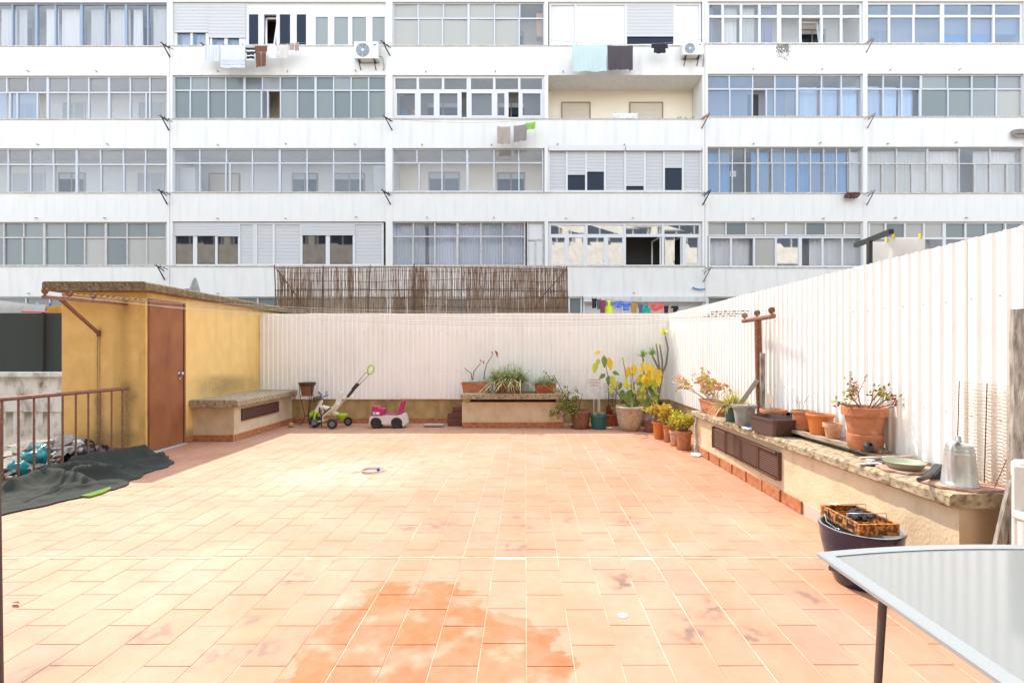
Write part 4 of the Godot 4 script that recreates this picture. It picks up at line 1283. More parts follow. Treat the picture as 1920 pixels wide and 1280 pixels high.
func stripes(base: Color, band: Color, rows: Array, vertical := false) -> StandardMaterial3D:
	var im := Image.create(64, 64, false, Image.FORMAT_RGB8)
	im.fill(base.linear_to_srgb())
	for r in rows: im.fill_rect(Rect2i(r[0], 0, r[1], 64) if vertical else Rect2i(0, r[0], 64, r[1]), band.linear_to_srgb())
	var m := mat(1, 1, 1, 0.95)
	m.albedo_texture = ImageTexture.create_from_image(im)
	m.uv1_triplanar = true
	return m

func wall_bracket(label: String, px: float, py: float, m: Material, flip := 1.0) -> void:
	var d0 := FD - 0.5
	var e := at(px, py, d0)
	var w1 := Vector3(fx(px + 13 * flip), fy(py + 9), -FD)
	var w2 := Vector3(fx(px + 15 * flip), fy(py + 26), -FD)
	var t := thing("clothesline_bracket", label, "bracket", w1, 0.0, "clothesline brackets on the facade")
	var st := mb()
	tube(st, [Vector3.ZERO, e - w1], 0.024, 0.02, 6)
	put(st, "arm", m, t)
	st = mb()
	tube(st, [w2 - w1, (e - w1) * 0.9], 0.026, 0.02, 6)
	put(st, "brace", m, t)
	st = mb()
	tube(st, [e - w1 + Vector3(-0.05, 0.02, 0.05), e - w1 + Vector3(0.28 * flip, -0.10, -0.22)], 0.014, 0.014, 5)
	for k in 3: tube(st, [e - w1 + Vector3(0.09 * k * flip, -0.03 * k, -0.07 * k), e - w1 + Vector3(0.09 * k * flip, -0.03 * k + 0.07, -0.07 * k)], 0.012, 0.012, 5)
	put(st, "crossbar", m, t)

func air_conditioner(label: String, x0: float, x1: float, y0: float, y1: float, yb: float) -> void:
	var d := FD - 0.28
	var a := at(x0, y0, d); var b := at(x1, y1, d)
	var w := b.x - a.x; var h := a.y - b.y
	var base := Vector3((a.x + b.x) / 2, b.y, -FD + 0.02)
	var t := thing("air_conditioner", label, "air conditioner", base)
	var st := mb()
	cbox(st, Vector3(0, h / 2, 0.155), Vector3(w, h, 0.25), 0.012)
	put(st, "casing", M.white_plastic, t)
	st = mb()
	var c := Vector3(-w * 0.14, h * 0.5, 0.2815)
	lathe(st, [Vector2(0, 0), Vector2(h * 0.40, 0.0), Vector2(h * 0.40, 0.004)], 28, Transform3D(Basis(Vector3(1, 0, 0), PI / 2), c))
	var g := put(st, "fan_opening", M.grey_plastic, t)
	st = mb()
	for r in [0.12, 0.2, 0.28, 0.36]:
		var p := []
		for k in 25: p.append(c + Vector3(cos(TAU * k / 24) * h * r, sin(TAU * k / 24) * h * r, 0.012))
		tube(st, p, 0.006, 0.006, 4)
	for k in 8: tube(st, [c + Vector3(0, 0, 0.015), c + Vector3(cos(TAU * k / 8) * h * 0.41, sin(TAU * k / 8) * h * 0.41, 0.015)], 0.005, 0.005, 4)
	lathe(st, [Vector2(0, 0.018), Vector2(h * 0.08, 0.016), Vector2(h * 0.08, 0.0)], 12, Transform3D(Basis(Vector3(1, 0, 0), PI / 2), c))
	put(st, "fan_guard", M.zinc, g)
	st = mb()
	box(st, Vector3(w * 0.36, h * 0.8, 0.281), Vector3(w * 0.12, h * 0.07, 0.003))
	put(st, "badge", mat(0.03, 0.08, 0.3, 0.4), t)
	var drop := b.y - at(x0, yb, d).y
	for s in [-0.32, 0.32]:
		st = mb()
		bar(st, Vector3(w * s, -0.02, 0.0), Vector3(w * s, -0.02, 0.30), 0.035, 0.03)
		bar(st, Vector3(w * s, -drop, 0.0), Vector3(w * s, -0.04, 0.27), 0.03, 0.025)
		put(st, "support_bracket", M.iron, t)
	st = mb()
	tube(st, [Vector3(w * 0.5, h * 0.3, 0.1), Vector3(w * 0.62, h * 0.25, 0.08), Vector3(w * 0.66, -0.1, 0.02), Vector3(w * 0.64, -0.3, 0.0)], 0.02, 0.02, 6)
	put(st, "hose", M.grey_pot, t)

func build_facade_things() -> void:
	M.white_cloth = mat(0.82, 0.81, 0.79, 0.9)
	M.white_cloth.backlight_enabled = true
	M.white_cloth.backlight = Color(0.7, 0.7, 0.68)
	M.pegA = mat(0.65, 0.5, 0.03, 0.5); M.pegB = mat(0.05, 0.15, 0.5, 0.5); M.pegC = mat(0.5, 0.08, 0.05, 0.5); M.pegD = mat(0.3, 0.55, 0.5, 0.5)
	air_conditioner("white air conditioner with dark round fan left of the frosted top-floor balcony", 664, 709, 78, 110, 124)
	air_conditioner("smaller white air conditioner with pale round fan beside the closed white shutters", 1280, 1318, 79, 103, 116)
	wall_bracket("black clothesline bracket beside the white top-floor curtains", 303, 81, M.iron)
	wall_bracket("black clothesline bracket by the fourth-floor balcony above the left of the shed", 301, 218, M.iron)
	wall_bracket("black clothesline bracket beside the satellite-dish balcony on the third floor of the left block", 298, 357, M.iron)
	wall_bracket("black clothesline bracket just above the shed roof", 293, 498, M.iron)
	wall_bracket("dark clothesline bracket to the right of the first air conditioner", 716, 78, M.iron)
	wall_bracket("dark clothesline bracket left of the thick white framed balcony", 720, 218, M.iron)
	wall_bracket("dark clothesline bracket left of the cream balcony on the third floor", 717, 357, M.iron)
	wall_bracket("rusty thin clothesline bracket left of the balcony with one dark open pane", 1331, 214, M.rail, -1.0)
	wall_bracket("clothesline bracket above a dark streak left of the blue curtains", 1333, 358, M.iron, -1.0)
	wall_bracket("pale clothesline bracket right of the open dark casement", 1334, 502, M.driftwood, -1.0)
	wall_bracket("pale clothesline bracket at the upper right beside a tilted window", 1640, 72, M.driftwood, -1.0)
	wall_bracket("pale clothesline bracket under the light blue plastic drapes", 1642, 214, M.driftwood, -1.0)
	wall_bracket("pale clothesline bracket right of the blue curtains", 1641, 358, M.driftwood, -1.0)
	wall_bracket("black clothesline bracket at the left end of the towels on the top floor", 378, 82, M.iron)
	var d := FD - 0.45
	line_thing("clothesline", "thin line carrying towels, trousers and shirts on the top floor", sagging(at(376, 82, d), at(574, 80, d), 0.03), 0.006, M.wire)
	line_thing("clothesline", "thin line carrying the mint sheet and the black t-shirt", sagging(at(1026, 74, d), at(1330, 72, d), 0.2), 0.006, M.wire)
	line_thing("clothesline", "thin line sloping under the white framed balcony with two mats", sagging(at(735, 222, d), at(1025, 222, d), 0.16), 0.006, M.wire)
	var wt := stripes(Color(0.53, 0.535, 0.55), Color(0.30, 0.37, 0.52), [[6, 3], [20, 2], [34, 4], [50, 2]], true)
	wt.uv1_scale = Vector3(2, 2, 2)
	var wt2 := stripes(Color(0.55, 0.55, 0.55), Color(0.32, 0.37, 0.48), [[40, 2], [45, 2], [52, 3]])
	wt2.uv1_scale = Vector3(1.3, 1.3, 1.3)
	cloth("towel", "white and pale blue vertically striped towel on the top-floor line", "towel", 381, 413, 84, 115, d, wt)
	cloth("towel", "large white towel with blue cross stripes on the top-floor line", "towel", 413, 460, 84, 127, d - 0.03, wt2)
	var bw := stripes(Color(0.7, 0.7, 0.7), Color(0.02, 0.025, 0.02), [[0, 26], [34, 20]])
	bw.uv1_scale = Vector3(3, 3, 3)
	cloth("shirt", "black and white patterned shirt beside the brown trousers", "shirt", 460, 478, 88, 113, d, bw, "shirt")
	cloth("trousers", "brown trousers hanging from the top-floor line", "trousers", 478, 500, 85, 126, d, mat(0.14, 0.052, 0.028, 0.95), "trousers")
	cloth("shirt", "white shirt right of the brown trousers", "shirt", 503, 520, 85, 109, d, M.curtain, "shirt")
	cloth("shirt", "cream top right of the white shirt on the top-floor line", "shirt", 521, 541, 84, 109, d, mat(0.52, 0.47, 0.42, 0.95), "shirt")
	cloth("sock", "left one of two brownish socks at the end of the top-floor line", "sock", 543, 551, 81, 94, d, mat(0.36, 0.25, 0.21, 0.95))
	cloth("sock", "right one of two brownish socks at the end of the top-floor line", "sock", 553, 560, 81, 95, d, mat(0.34, 0.21, 0.18, 0.95))
	cloth("sheet", "pale mint bed sheet below the closed shutters", "sheet", 1073, 1138, 84, 134, d, mat(0.42, 0.51, 0.485, 0.95))
	cloth("blanket", "dark grey brown cloth hanging beside the mint sheet", "blanket", 1139, 1187, 85, 131, d, mat(0.06, 0.048, 0.053, 0.95))
	cloth("shirt", "small black t-shirt left of the smaller air conditioner", "shirt", 1222, 1252, 82, 100, d, mat(0.014, 0.014, 0.017, 0.95), "shirt")
	cloth("mat", "beige bath mat hanging under the white framed balcony", "mat", 932, 957, 237, 270, d, mat(0.33, 0.275, 0.22, 0.95))
	cloth("mat", "taupe grey bath mat hanging at a slant beside the beige one", "mat", 963, 988, 236, 267, d, mat(0.22, 0.195, 0.18, 0.95), "sheet", "", -4.0)
	cloth("cloth", "small lime green cloth at the end of the line with two mats", "cloth", 986, 1004, 231, 244, d, mat(0.22, 0.40, 0.06, 0.95), "sheet", "", -3.0)
	cloth("cloth", "white cloth drying inside the open balcony", "cloth", 1149, 1196, 212, 222, FD + 0.2, M.curtain)
	# small washing behind the back fence
	d = 15.0
	line_thing("clothesline", "line of small colourful washing behind the back fence", sagging(at(1066, 556, d), at(1284, 570, d), 0.02), 0.005, M.wire)
	var bp := stripes(Color(0.02, 0.08, 0.5), Color(0.35, 0.45, 0.75), [[4, 5], [18, 3], [30, 8], [50, 4]])
	bp.uv1_scale = Vector3(6, 6, 6)
	cloth("trousers", "small black trousers, first on the colourful washing line", "trousers", 1110, 1119, 559, 578, d, mat(0.012, 0.012, 0.014, 0.95), "trousers")
	cloth("trousers", "small blue grey trousers beside the black ones", "trousers", 1119, 1127, 560, 580, d, mat(0.12, 0.15, 0.19, 0.95), "trousers")
	cloth("shirt", "dark red garment beside the neon yellow dress", "shirt", 1124, 1136, 562, 589, d - 0.05, mat(0.22, 0.05, 0.075, 0.95), "shirt")
	cloth("dress", "neon yellow dress on the colourful washing line", "dress", 1136, 1148, 563, 589, d, mat(0.62, 0.80, 0.02, 0.8), "dress")
	cloth("shirt", "blue patterned shirt nearer the yellow dress", "shirt", 1152, 1166, 564, 577, d, bp, "shirt")
	cloth("shirt", "blue patterned shirt hanging lower, nearer the ochre shorts", "shirt", 1166, 1182, 566, 582, d, bp, "shirt")
	cloth("trousers", "ochre trousers on the colourful washing line", "trousers", 1183, 1195, 568, 588, d, mat(0.45, 0.24, 0.04, 0.95), "trousers")
	cloth("shirt", "blue grey top left of the teal dress", "shirt", 1197, 1206, 569, 588, d, mat(0.10, 0.12, 0.20, 0.95), "shirt")
	cloth("dress", "teal green dress on the colourful washing line", "dress", 1203, 1221, 570, 589, d, mat(0.01, 0.36, 0.31, 0.9), "dress")
	cloth("towel", "peach towel under a coral band on the colourful washing line", "towel", 1219, 1245, 576, 589, d, mat(0.72, 0.38, 0.32, 0.9))
	cloth("shirt", "coral red top folded over the line beside the teal dress", "shirt", 1216, 1246, 569, 578, d - 0.06, mat(0.72, 0.10, 0.09, 0.9), "shirt")
	cloth("trousers", "black purple trousers right of the coral top", "trousers", 1245, 1254, 573, 589, d, mat(0.025, 0.012, 0.03, 0.95), "trousers")
	cloth("cloth", "small beige cloth among the black garments at the end of the washing line", "cloth", 1256, 1262, 578, 589, d - 0.05, mat(0.5, 0.32, 0.18, 0.95))
	cloth("shirt", "black shirt last on the colourful washing line", "shirt", 1258, 1272, 573, 589, d, mat(0.015, 0.014, 0.018, 0.95), "shirt")
	# blue rag and a coiled cable on the walls
	var st := mb(1)
	tube(st, sagging(Vector3(fx(1298), fy(539), -FD + 0.05), Vector3(fx(1322), fy(541), -FD + 0.05), 0.05, 8), 0.03, 0.02, 6)
	tag(put(st, "blue_rag", mat(0.02, 0.16, 0.48, 0.8)), "bright blue rag tied to a bracket low on the facade", "rag")
	st = mb(1)
	for k in 4:
		var p := []
		for i in 15: p.append(Vector3(fx(1910) + cos(TAU * i / 14) * 0.32, fy(248 + k * 2.5) + sin(TAU * i / 14) * 0.09, -FD + 0.06 + 0.02 * k))
		tube(st, p, 0.022, 0.022, 5)
	tag(put(st, "cable_coil", M.driftwood), "coiled pale cable hung on the facade at the far right", "cable")
	st = mb(1)
	for k in 12: box(st, Vector3(fx(1584 + k * 1.7), fy(370 - (k % 3) * 2.0), -FD + 0.16), Vector3(0.12, 0.12, 0.16), Basis(Vector3(rf(0, 1), 1, rf(0, 1)).normalized(), rf(0, 3)))
	tag(put(st, "shoes", mat(0.10, 0.035, 0.03, 0.7)), "dark red brown shoes drying outside the blue curtains", "shoes")

# ---------- things between the terrace and the facade ----------
func build_beyond() -> void:
	# reed screen
	var d := 9.6
	var s := thing("reed_screen", "worn brown reed screen tied to posts above the back fence", "screen", Vector3(at(790, 588, d).x, 0, -d))
	var bx0 := at(790, 588, d).x
	var y1 := at(0, 502, d).y
	var st := mb()
	var x := at(519, 0, d).x
	var xe := at(1064, 0, d).x
	while x < xe:
		var px := CX + x * F / d
		var dens := 0.62
		if px < 640: dens = 0.8
		if (px > 773 and px < 797) or (px > 650 and px < 662): dens = 1.5
		if px > 872: dens = 1.1
		for k in (1 if rng.randf() < fmod(dens, 1.0) or dens >= 1.0 else 0) + (1 if dens > 1.0 and rng.randf() < dens - 1.0 else 0):
			var top := y1 + rf(-0.03, 0.05)
			var xx := x + rf(-0.004, 0.004)
			var bot := 1.2 if rng.randf() < 0.72 else rf(1.2, 2.6)
			var z := rf(-0.012, 0.012)
			tube(st, [Vector3(xx - bx0, bot, z), Vector3(xx - bx0 + rf(-0.012, 0.012), (bot + top) / 2, z + rf(-0.01, 0.01)), Vector3(xx - bx0 + rf(-0.02, 0.02), top, z)], rf(0.0035, 0.006), 0.0035, 3, false)
		if rng.randf() < 0.42:
			var z2 := rf(-0.03, -0.015)
			var tp := rf(1.7, 2.55) + 0.25 * sin(x * 2.3)
			tube(st, [Vector3(x - bx0, 1.2, z2), Vector3(x - bx0 + rf(-0.02, 0.02), tp, z2 + rf(-0.006, 0.006))], rf(0.0035, 0.006), 0.003, 3, false)
		x += 0.0042
	put(st, "reeds", M.reed, s).set_meta("kind", "stuff")
	for k in 9:
		st = mb()
		var y := lerpf(1.45, y1 - 0.08, k / 8.0)
		var p := []
		for i in 25: p.append(Vector3(lerpf(at(519, 0, d).x, xe, i / 24.0) - bx0, y + sin(i * 1.3 + k) * 0.012 + sin(i * 0.45 + k * 2.0) * 0.02, 0.014))
		tube(st, p, 0.004, 0.004, 4)
		put(st, "binding_wire", M.iron, s)
	for q in [[519, 588, 516, 497, 0.016], [605, 588, 607, 497, 0.014], [691, 588, 695, 497, 0.014], [777, 600, 777, 495, 0.018], [866, 590, 866, 500, 0.012], [1065, 590, 1062, 500, 0.018], [582, 588, 520, 505, 0.018], [1012, 562, 1061, 506, 0.014]]:
		st = mb()
		var o := Vector3(bx0, 0, -d)
		tube(st, [at(q[0], q[1], d) - o + Vector3(0, 0, 0.035), at(q[2], q[3], d) - o + Vector3(0, 0, 0.035)], q[4] * 0.7, q[4] * 0.7, 6)
		put(st, "post", M.twig, s)
	for y in [503.0, 545.0]:
		st = mb()
		var o := Vector3(bx0, 0, -d)
		tube(st, [at(517, y, d) - o + Vector3(0, 0, 0.05), at(690, y - 1, d) - o + Vector3(0, 0, 0.05), at(800, y - 2, d) - o + Vector3(0, 0, 0.05), at(1062, y + 2, d) - o + Vector3(0, 0, 0.05)], 0.009, 0.009, 5)
		put(st, "crossbar", M.twig, s)
	# closed parasol and dark pot over the shed roof
	var p0 := at(365, 560, 12.0)
	var pa := thing("closed_parasol", "closed grey parasol rising behind the shed roof", "parasol", Vector3(p0.x, -0.6, p0.z))
	st = mb()
	lathe(st, [Vector2(0.02, 3.69), Vector2(0.05, 3.62), Vector2(0.10, 3.4), Vector2(0.14, 3.0), Vector2(0.17, 2.4), Vector2(0.0, 2.38)], 12, Transform3D(), false, 0.25)
	put(st, "canopy", M.grey_pot, pa)
	st = mb()
	tube(st, [Vector3.ZERO, Vector3(0, 3.7, 0)], 0.022, 0.022, 8)
	put(st, "pole", M.driftwood, pa)
	var q0 := at(352, 575, 12.0)
	st = mb()
	lathe(st, [Vector2(0, 0), Vector2(0.07, 0), Vector2(0.075, 3.42), Vector2(0.06, 3.42), Vector2(0.055, 3.3), Vector2(0, 3.3)], 14)
	var ch := tag(put(st, "vent_pipe", M.grey_plastic), "dark vent pipe beside the closed parasol", "pipe")
	ch.position = Vector3(q0.x, -0.6, q0.z)
	# neighbouring terrace on the left
	var w := thing("parapet_wall", "stained white parapet wall with upright slots beyond the shed", "wall", Vector3(-9.0, -0.6, -8.4))
	st = mb()
	bx(st, Vector3(-6, 0.0, -0.2), Vector3(1.0, 0.25, 0))
	bx(st, Vector3(-6, 0.84, -0.2), Vector3(1.0, 1.44, 0))
	for i in 22: bx(st, Vector3(-6 + 0.32 * i, 0.25, -0.18), Vector3(-6 + 0.32 * i + 0.19, 0.84, -0.02))
	bx(st, Vector3(-6, 0.25, -0.6), Vector3(3.0, 0.9, -0.55))
	put(st, "wall", M.old_wall, w)
	st = mb()
	cbox(st, Vector3(-2.5, 1.485, -0.1), Vector3(7.04, 0.09, 0.3), 0.01)
	put(st, "coping", M.old_wall, w)
	var g := thing("privacy_screen", "dark green privacy mesh stretched above the white parapet", "screen", Vector3(-9.0, 0.93, -8.5))
	var gx := [-6.0, -3.9, -1.77, 0.55, 1.0]
	for i in 4:
		st = mb()
		for k in 6:
			var a := lerpf(gx[i] - 0.01, gx[i + 1] + 0.01, k / 6.0); var b := lerpf(gx[i] - 0.01, gx[i + 1] + 0.01, (k + 1) / 6.0)
			var za := sin(k * 1.1 + i) * 0.012; var zb := sin((k + 1) * 1.1 + i) * 0.012
			quad(st, Vector3(a, 1.03, za), Vector3(b, 1.03, zb), Vector3(b, 0.0, zb), Vector3(a, 0.0, za))
		put(st, "mesh_panel", M.screen_green, g)
	st = mb()
	for xx in gx: tube(st, [Vector3(xx, 0, 0.03), Vector3(xx, 1.04, 0.03)], 0.012, 0.02, 6)
	put(st, "post", M.iron, g)
	line_thing("clothesline", "line with white and orange cloths over the green privacy mesh", sagging(at(-120, 552, 8.9), at(130, 575, 8.9), 0.02), 0.005, M.wire)
	cloth("sheet", "white cloth drying above the green privacy mesh", "sheet", -60, 86, 556, 600, 8.9, M.curtain, "sheet", "", 16.0)
	cloth("cloth", "orange cloth drying between the white cloth and the shed", "cloth", 88, 130, 572, 600, 8.9, mat(0.60, 0.30, 0.05, 0.9))
	st = mb()
	tube(st, [at(40, 584, 8.3), at(92, 585, 8.3)], 0.012, 0.012, 5)
	tag(put(st, "red_stick", mat(0.6, 0.03, 0.03, 0.5)), "thin red stick lying along the top of the green mesh", "stick")
	# T post and white cloth behind the sunny fence
	d = 5.5
	var tp := thing("clothesline_post", "black T-shaped clothesline post behind the sunny fence", "post", Vector3(at(1631, 0, d).x, -0.6, -d))
	st = mb()
	var th: float = at(0, 449, d).y + 0.6
	tube(st, [Vector3.ZERO, Vector3(0, th, 0)], 0.032, 0.032, 10)
	put(st, "pole", M.black_plastic, tp)
	st = mb()
	bar(st, Vector3(-0.04, th, 0.38), Vector3(0.05, th, -0.30), 0.05, 0.05)
	put(st, "crossbar", M.black_plastic, tp)
	M.pegB = M.pegA; M.pegC = M.pegA; M.pegD = M.pegA
	cloth("sheet", "white sheet pegged with yellow pegs behind the sunny fence", "sheet", 1668, 1734, 444, 520, 5.2, M.white_cloth)
	cloth("sheet", "white sheet hanging right behind the black T-shaped post", "sheet", 1624, 1668, 452, 530, 5.9, M.white_cloth)

# ---------- railing, debris and felt on the left ----------
func build_left() -> void:
	var p0 := Vector3(-5.02, 0.83, -6.10); var p1 := Vector3(-5.22, 0.83, -4.05)
	var r := thing("railing", "rusty brown metal railing with thin uprights beside the shed", "railing", Vector3(-5.12, 0, -5.1))
	var o := Vector3(-5.12, 0, -5.1)
	var st := mb()
	tube(st, [p0 - o, p1 - o], 0.022, 0.022, 10)
	put(st, "handrail", M.rail, r)
	st = mb()
	tube(st, [Vector3(p0.x, -0.04, p0.z) - o, Vector3(p1.x, -0.04, p1.z) - o], 0.012, 0.012, 6)
	put(st, "bottom_rail", M.rail, r)
	for i in 15:
		var q := p0.lerp(p1, (i + 0.5) / 14.5)
		st = mb()
		tube(st, [q - o - Vector3(0, 0.86, 0), q - o], 0.0105, 0.0105, 8)
		put(st, "baluster", M.rail, r)
	var po := thing("post", "thin dark post at the left edge, nearest the viewer", "post", Vector3(-1.945, 0, -1.8))
	st = mb()
	tube(st, [Vector3(-0.008, 0, 0), Vector3(-0.022, 1.1, 0)], 0.009, 0.008, 8)
	put(st, "shaft", M.leg_brown, po)
	st = mb()
	lathe(st, [Vector2(0, 0.012), Vector2(0.03, 0.01), Vector2(0.032, 0.0)], 12)
	put(st, "foot", M.leg_brown, po)
	st = mb()
	bx(st, Vector3(-6.18, -0.62, -6.12), Vector3(-6.04, 0.15, 1.0))
	tag(put(st, "kerb_wall", M.skirt), "low reddish kerb behind the debris heap", "wall")
	# debris heap
	var lab := "broken pale plaster slab in the debris heap behind the railing"
	var shapes := []
	for k in 5:
		st = mb()
		var poly := PackedVector2Array()
		var n := 5 + k % 3
		for i in n: poly.append(Vector2(cos(TAU * i / n) * rf(0.08, 0.15), sin(TAU * i / n) * rf(0.05, 0.10)))
		extrude(st, poly, -0.016, 0.016)
		st.generate_normals()
		shapes.append(st.commit())
	for i in 84:
		var dd := 4.35 + 1.55 * rng.randf()
		var hump := exp(-pow((dd - 5.6) / 0.38, 2.0)) * 0.24 + 0.06 + 0.06 * exp(-pow((dd - 4.8) / 0.4, 2.0))
		var xx := rf(-5.95, -5.2)
		var ph := hump * (1.0 - absf(xx + 5.55) / 0.75)
		var h := hang(shapes[i % 5], "plaster_slab", M.rubble)
		h.position = Vector3(xx, maxf(0.03, ph + rf(-0.05, 0.02)), -dd)
		h.rotation = Vector3(rf(-1.7, -0.5), rf(-1.2, 1.2), rf(-0.5, 0.5))
		tag(h, lab, "rubble", "pieces of the debris heap")
	st = mb()
	for i in 90:
		var dd := 4.1 + 1.7 * rng.randf()
		cbox(st, Vector3(rf(-6.0, -5.16), 0.02, -dd), Vector3(rf(0.02, 0.07), rf(0.02, 0.05), rf(0.02, 0.06)), 0.006, Basis(Vector3(rf(-1, 1), 1, rf(-1, 1)).normalized(), rf(0, 3)))
	tag(put(st, "plaster_crumbs", M.rubble), "fine plaster crumbs spread under the debris heap", "rubble", "", "stuff")
	for k in 3:
		st = mb()
		var c := [Vector3(-5.6, 0.09, -4.55), Vector3(-5.34, 0.08, -4.35), Vector3(-5.75, 0.10, -4.75)][k] as Vector3
		cbox(st, Vector3.ZERO, Vector3(0.20, 0.06, 0.10), 0.008, Basis(Vector3(0.3, 1, 0.2).normalized(), 0.5 + k))
		tag(put(st, "brick_fragment", M.brick), "reddish brick fragment low in the debris heap", "brick", "brick fragments in the debris heap").position = c
	bag("teal_bag", "crumpled teal plastic bag in the debris heap", [[Vector3(-5.28, 0.15, -5.22), 0.10], [Vector3(-5.38, 0.20, -5.36), 0.08], [Vector3(-5.27, 0.08, -5.02), 0.08], [Vector3(-5.45, 0.14, -5.30), 0.07]], M.teal_bag)
	bag("black_bag", "black rubbish bag at the foot of the shed beside the debris", [[Vector3(-5.26, 0.10, -5.74), 0.13], [Vector3(-5.18, 0.07, -5.86), 0.10], [Vector3(-5.36, 0.14, -5.88), 0.09], [Vector3(-5.20, 0.07, -5.55), 0.09]], M.black_bag)
	bag("white_rag", "white crumpled rag lying on the black rubbish bag", [[Vector3(-5.26, 0.22, -5.68), 0.045], [Vector3(-5.20, 0.15, -5.62), 0.04]], M.curtain)
	# sheet of felt thrown down in folds
	felt()

func bag(called: String, label: String, balls: Array, m: Material) -> void:
	var st := mb(1)
	var n := FastNoiseLite.new()
	n.seed = 5
	n.frequency = 7.0
	n.fractal_octaves = 3
	var base: Vector3 = balls[0][0]
	base.y = 0.0
	for b in balls:
		var g := []
		for i in 13:
			for j in 21:
				var th := PI * i / 12; var ph := TAU * j / 20
				var v := Vector3(sin(th) * cos(ph), cos(th) * 0.85, sin(th) * sin(ph))
				var p: Vector3 = b[0] + v * b[1]
				var r: float = b[1] * (1.0 + 0.9 * absf(n.get_noise_3d(p.x * 1.6, p.y * 1.6, p.z * 1.6)) - 0.15)
				var q: Vector3 = b[0] + v * r
				q.y = maxf(q.y, 0.006)
				g.append(q - base)
		for i in 12:
			for j in 20:
				var k := i * 21 + j
				quad(st, g[k], g[k + 1], g[k + 22], g[k + 21])
	var o := put(st, called, m)
	o.position = base
	tag(o, label, "bag" if called != "white_rag" else "rag")

func felt() -> void:
	var n := FastNoiseLite.new()
	n.seed = 12
	n.frequency = 1.6
	n.fractal_octaves = 3
	var edge := [[0.0, -4.35], [0.2, -4.12], [0.45, -3.83], [0.62, -3.98], [0.85, -4.05], [1.0, -4.38]]
	var NX := 110; var NY := 76
	var folds := [[Vector2(-4.70, 4.42), Vector2(-4.82, 4.86), 0.11, 0.09], [Vector2(-4.82, 4.88), Vector2(-4.33, 4.92), 0.15, 0.10], [Vector2(-4.80, 4.84), Vector2(-4.18, 4.58), 0.11, 0.075], [Vector2(-4.45, 4.78), Vector2(-4.17, 4.90), 0.14, 0.09], [Vector2(-4.17, 4.90), Vector2(-3.92, 4.86), 0.09, 0.07], [Vector2(-4.75, 5.1), Vector2(-4.42, 5.62), 0.17, 0.14], [Vector2(-4.32, 5.25), Vector2(-4.12, 5.62), 0.07, 0.06], [Vector2(-4.22, 5.2), Vector2(-4.0, 5.4), 0.05, 0.05], [Vector2(-4.42, 5.62), Vector2(-4.2, 5.72), 0.08, 0.08]]
	for k in 26:
		var c := Vector2(rf(-4.95, -4.0), rf(4.05, 5.75))
		var an := rf(-0.9, 0.9) + (0.6 if k % 2 else -0.5)
		folds.append([c, c + Vector2(sin(an), cos(an)) * rf(0.12, 0.34), rf(0.02, 0.065), rf(0.03, 0.055)])
	var g := []
	for i in NX + 1:
		var u := float(i) / NX
		var xr := -4.3
		for e in edge.size() - 1:
			if u >= edge[e][0] and u <= edge[e + 1][0]: xr = lerpf(edge[e][1], edge[e + 1][1], (u - edge[e][0]) / (edge[e + 1][0] - edge[e][0]))
		var xl := -5.16 + 0.45 * smoothstep(0.7, 1.0, u)
		for j in NY + 1:
			var v := float(j) / NY
			var d := 3.5 + 2.45 * u + 0.10 * sin(v * 5.0) * (1.0 - u)
			var x := lerpf(xl, xr, v) + n.get_noise_2d(d * 2.0, 7.0) * 0.06 * v
			var env := smoothstep(0.0, 0.18, 1.0 - v) * smoothstep(0.02, 0.2, u) * smoothstep(0.0, 0.10, 1.0 - u)
			var h := 0.0
			for r in folds:
				var p := Vector2(x, d)
				var q := Geometry2D.get_closest_point_to_segment(p, r[0], r[1])
				var e: float = p.distance_to(q) / r[3]
				var s: float = 1.0 if (r[1] - r[0]).cross(p - r[0]) > 0.0 else 0.62
				h = maxf(h, r[2] * 1.12 * exp(-pow(e / s, 1.25)))
			h += 0.035 * absf(n.get_noise_2d(x * 1.7 + d * 0.9, d * 0.8 - x)) + 0.016 * n.get_noise_2d(x * 4.0, d * 4.0)
			g.append(Vector3(x + 4.4, 0.012 + maxf(0.0, h * env) + 0.004 * absf(n.get_noise_2d(x * 9.0, d * 9.0)), -d + 4.7))
	var st := mb(1)
	for i in NX:
		for j in NY:
			var k := i * (NY + 1) + j
			quad(st, g[k], g[k + 1], g[k + NY + 2], g[k + NY + 1])
			var lo := Vector3(0, 0.007, 0)
			if j == NY - 1: quad(st, g[k + 1], g[k + 1] - lo, g[k + NY + 2] - lo, g[k + NY + 2])
	var o := put(st, "felt_sheet", M.felt)
	o.position = Vector3(-4.4, 0, -4.7)
	tag(o, "crumpled dark grey felt sheet lying on the tiles beside the railing", "felt sheet")
	st = mb(1)
	var pr := [[150, 933], [180, 924], [206, 916], [208, 919], [192, 927], [168, 934]]
	var poly := PackedVector2Array()
	for q in pr:
		var p := gp(q[0], q[1])
		poly.append(Vector2(p.x + 3.95, p.z + 4.5))
	extrude(st, poly, -0.02, -0.004, Transform3D(Basis(Vector3(1, 0, 0), PI / 2), Vector3(0.45, 0, 0.2)))
	put(st, "green_backing", M.felt_green, o)

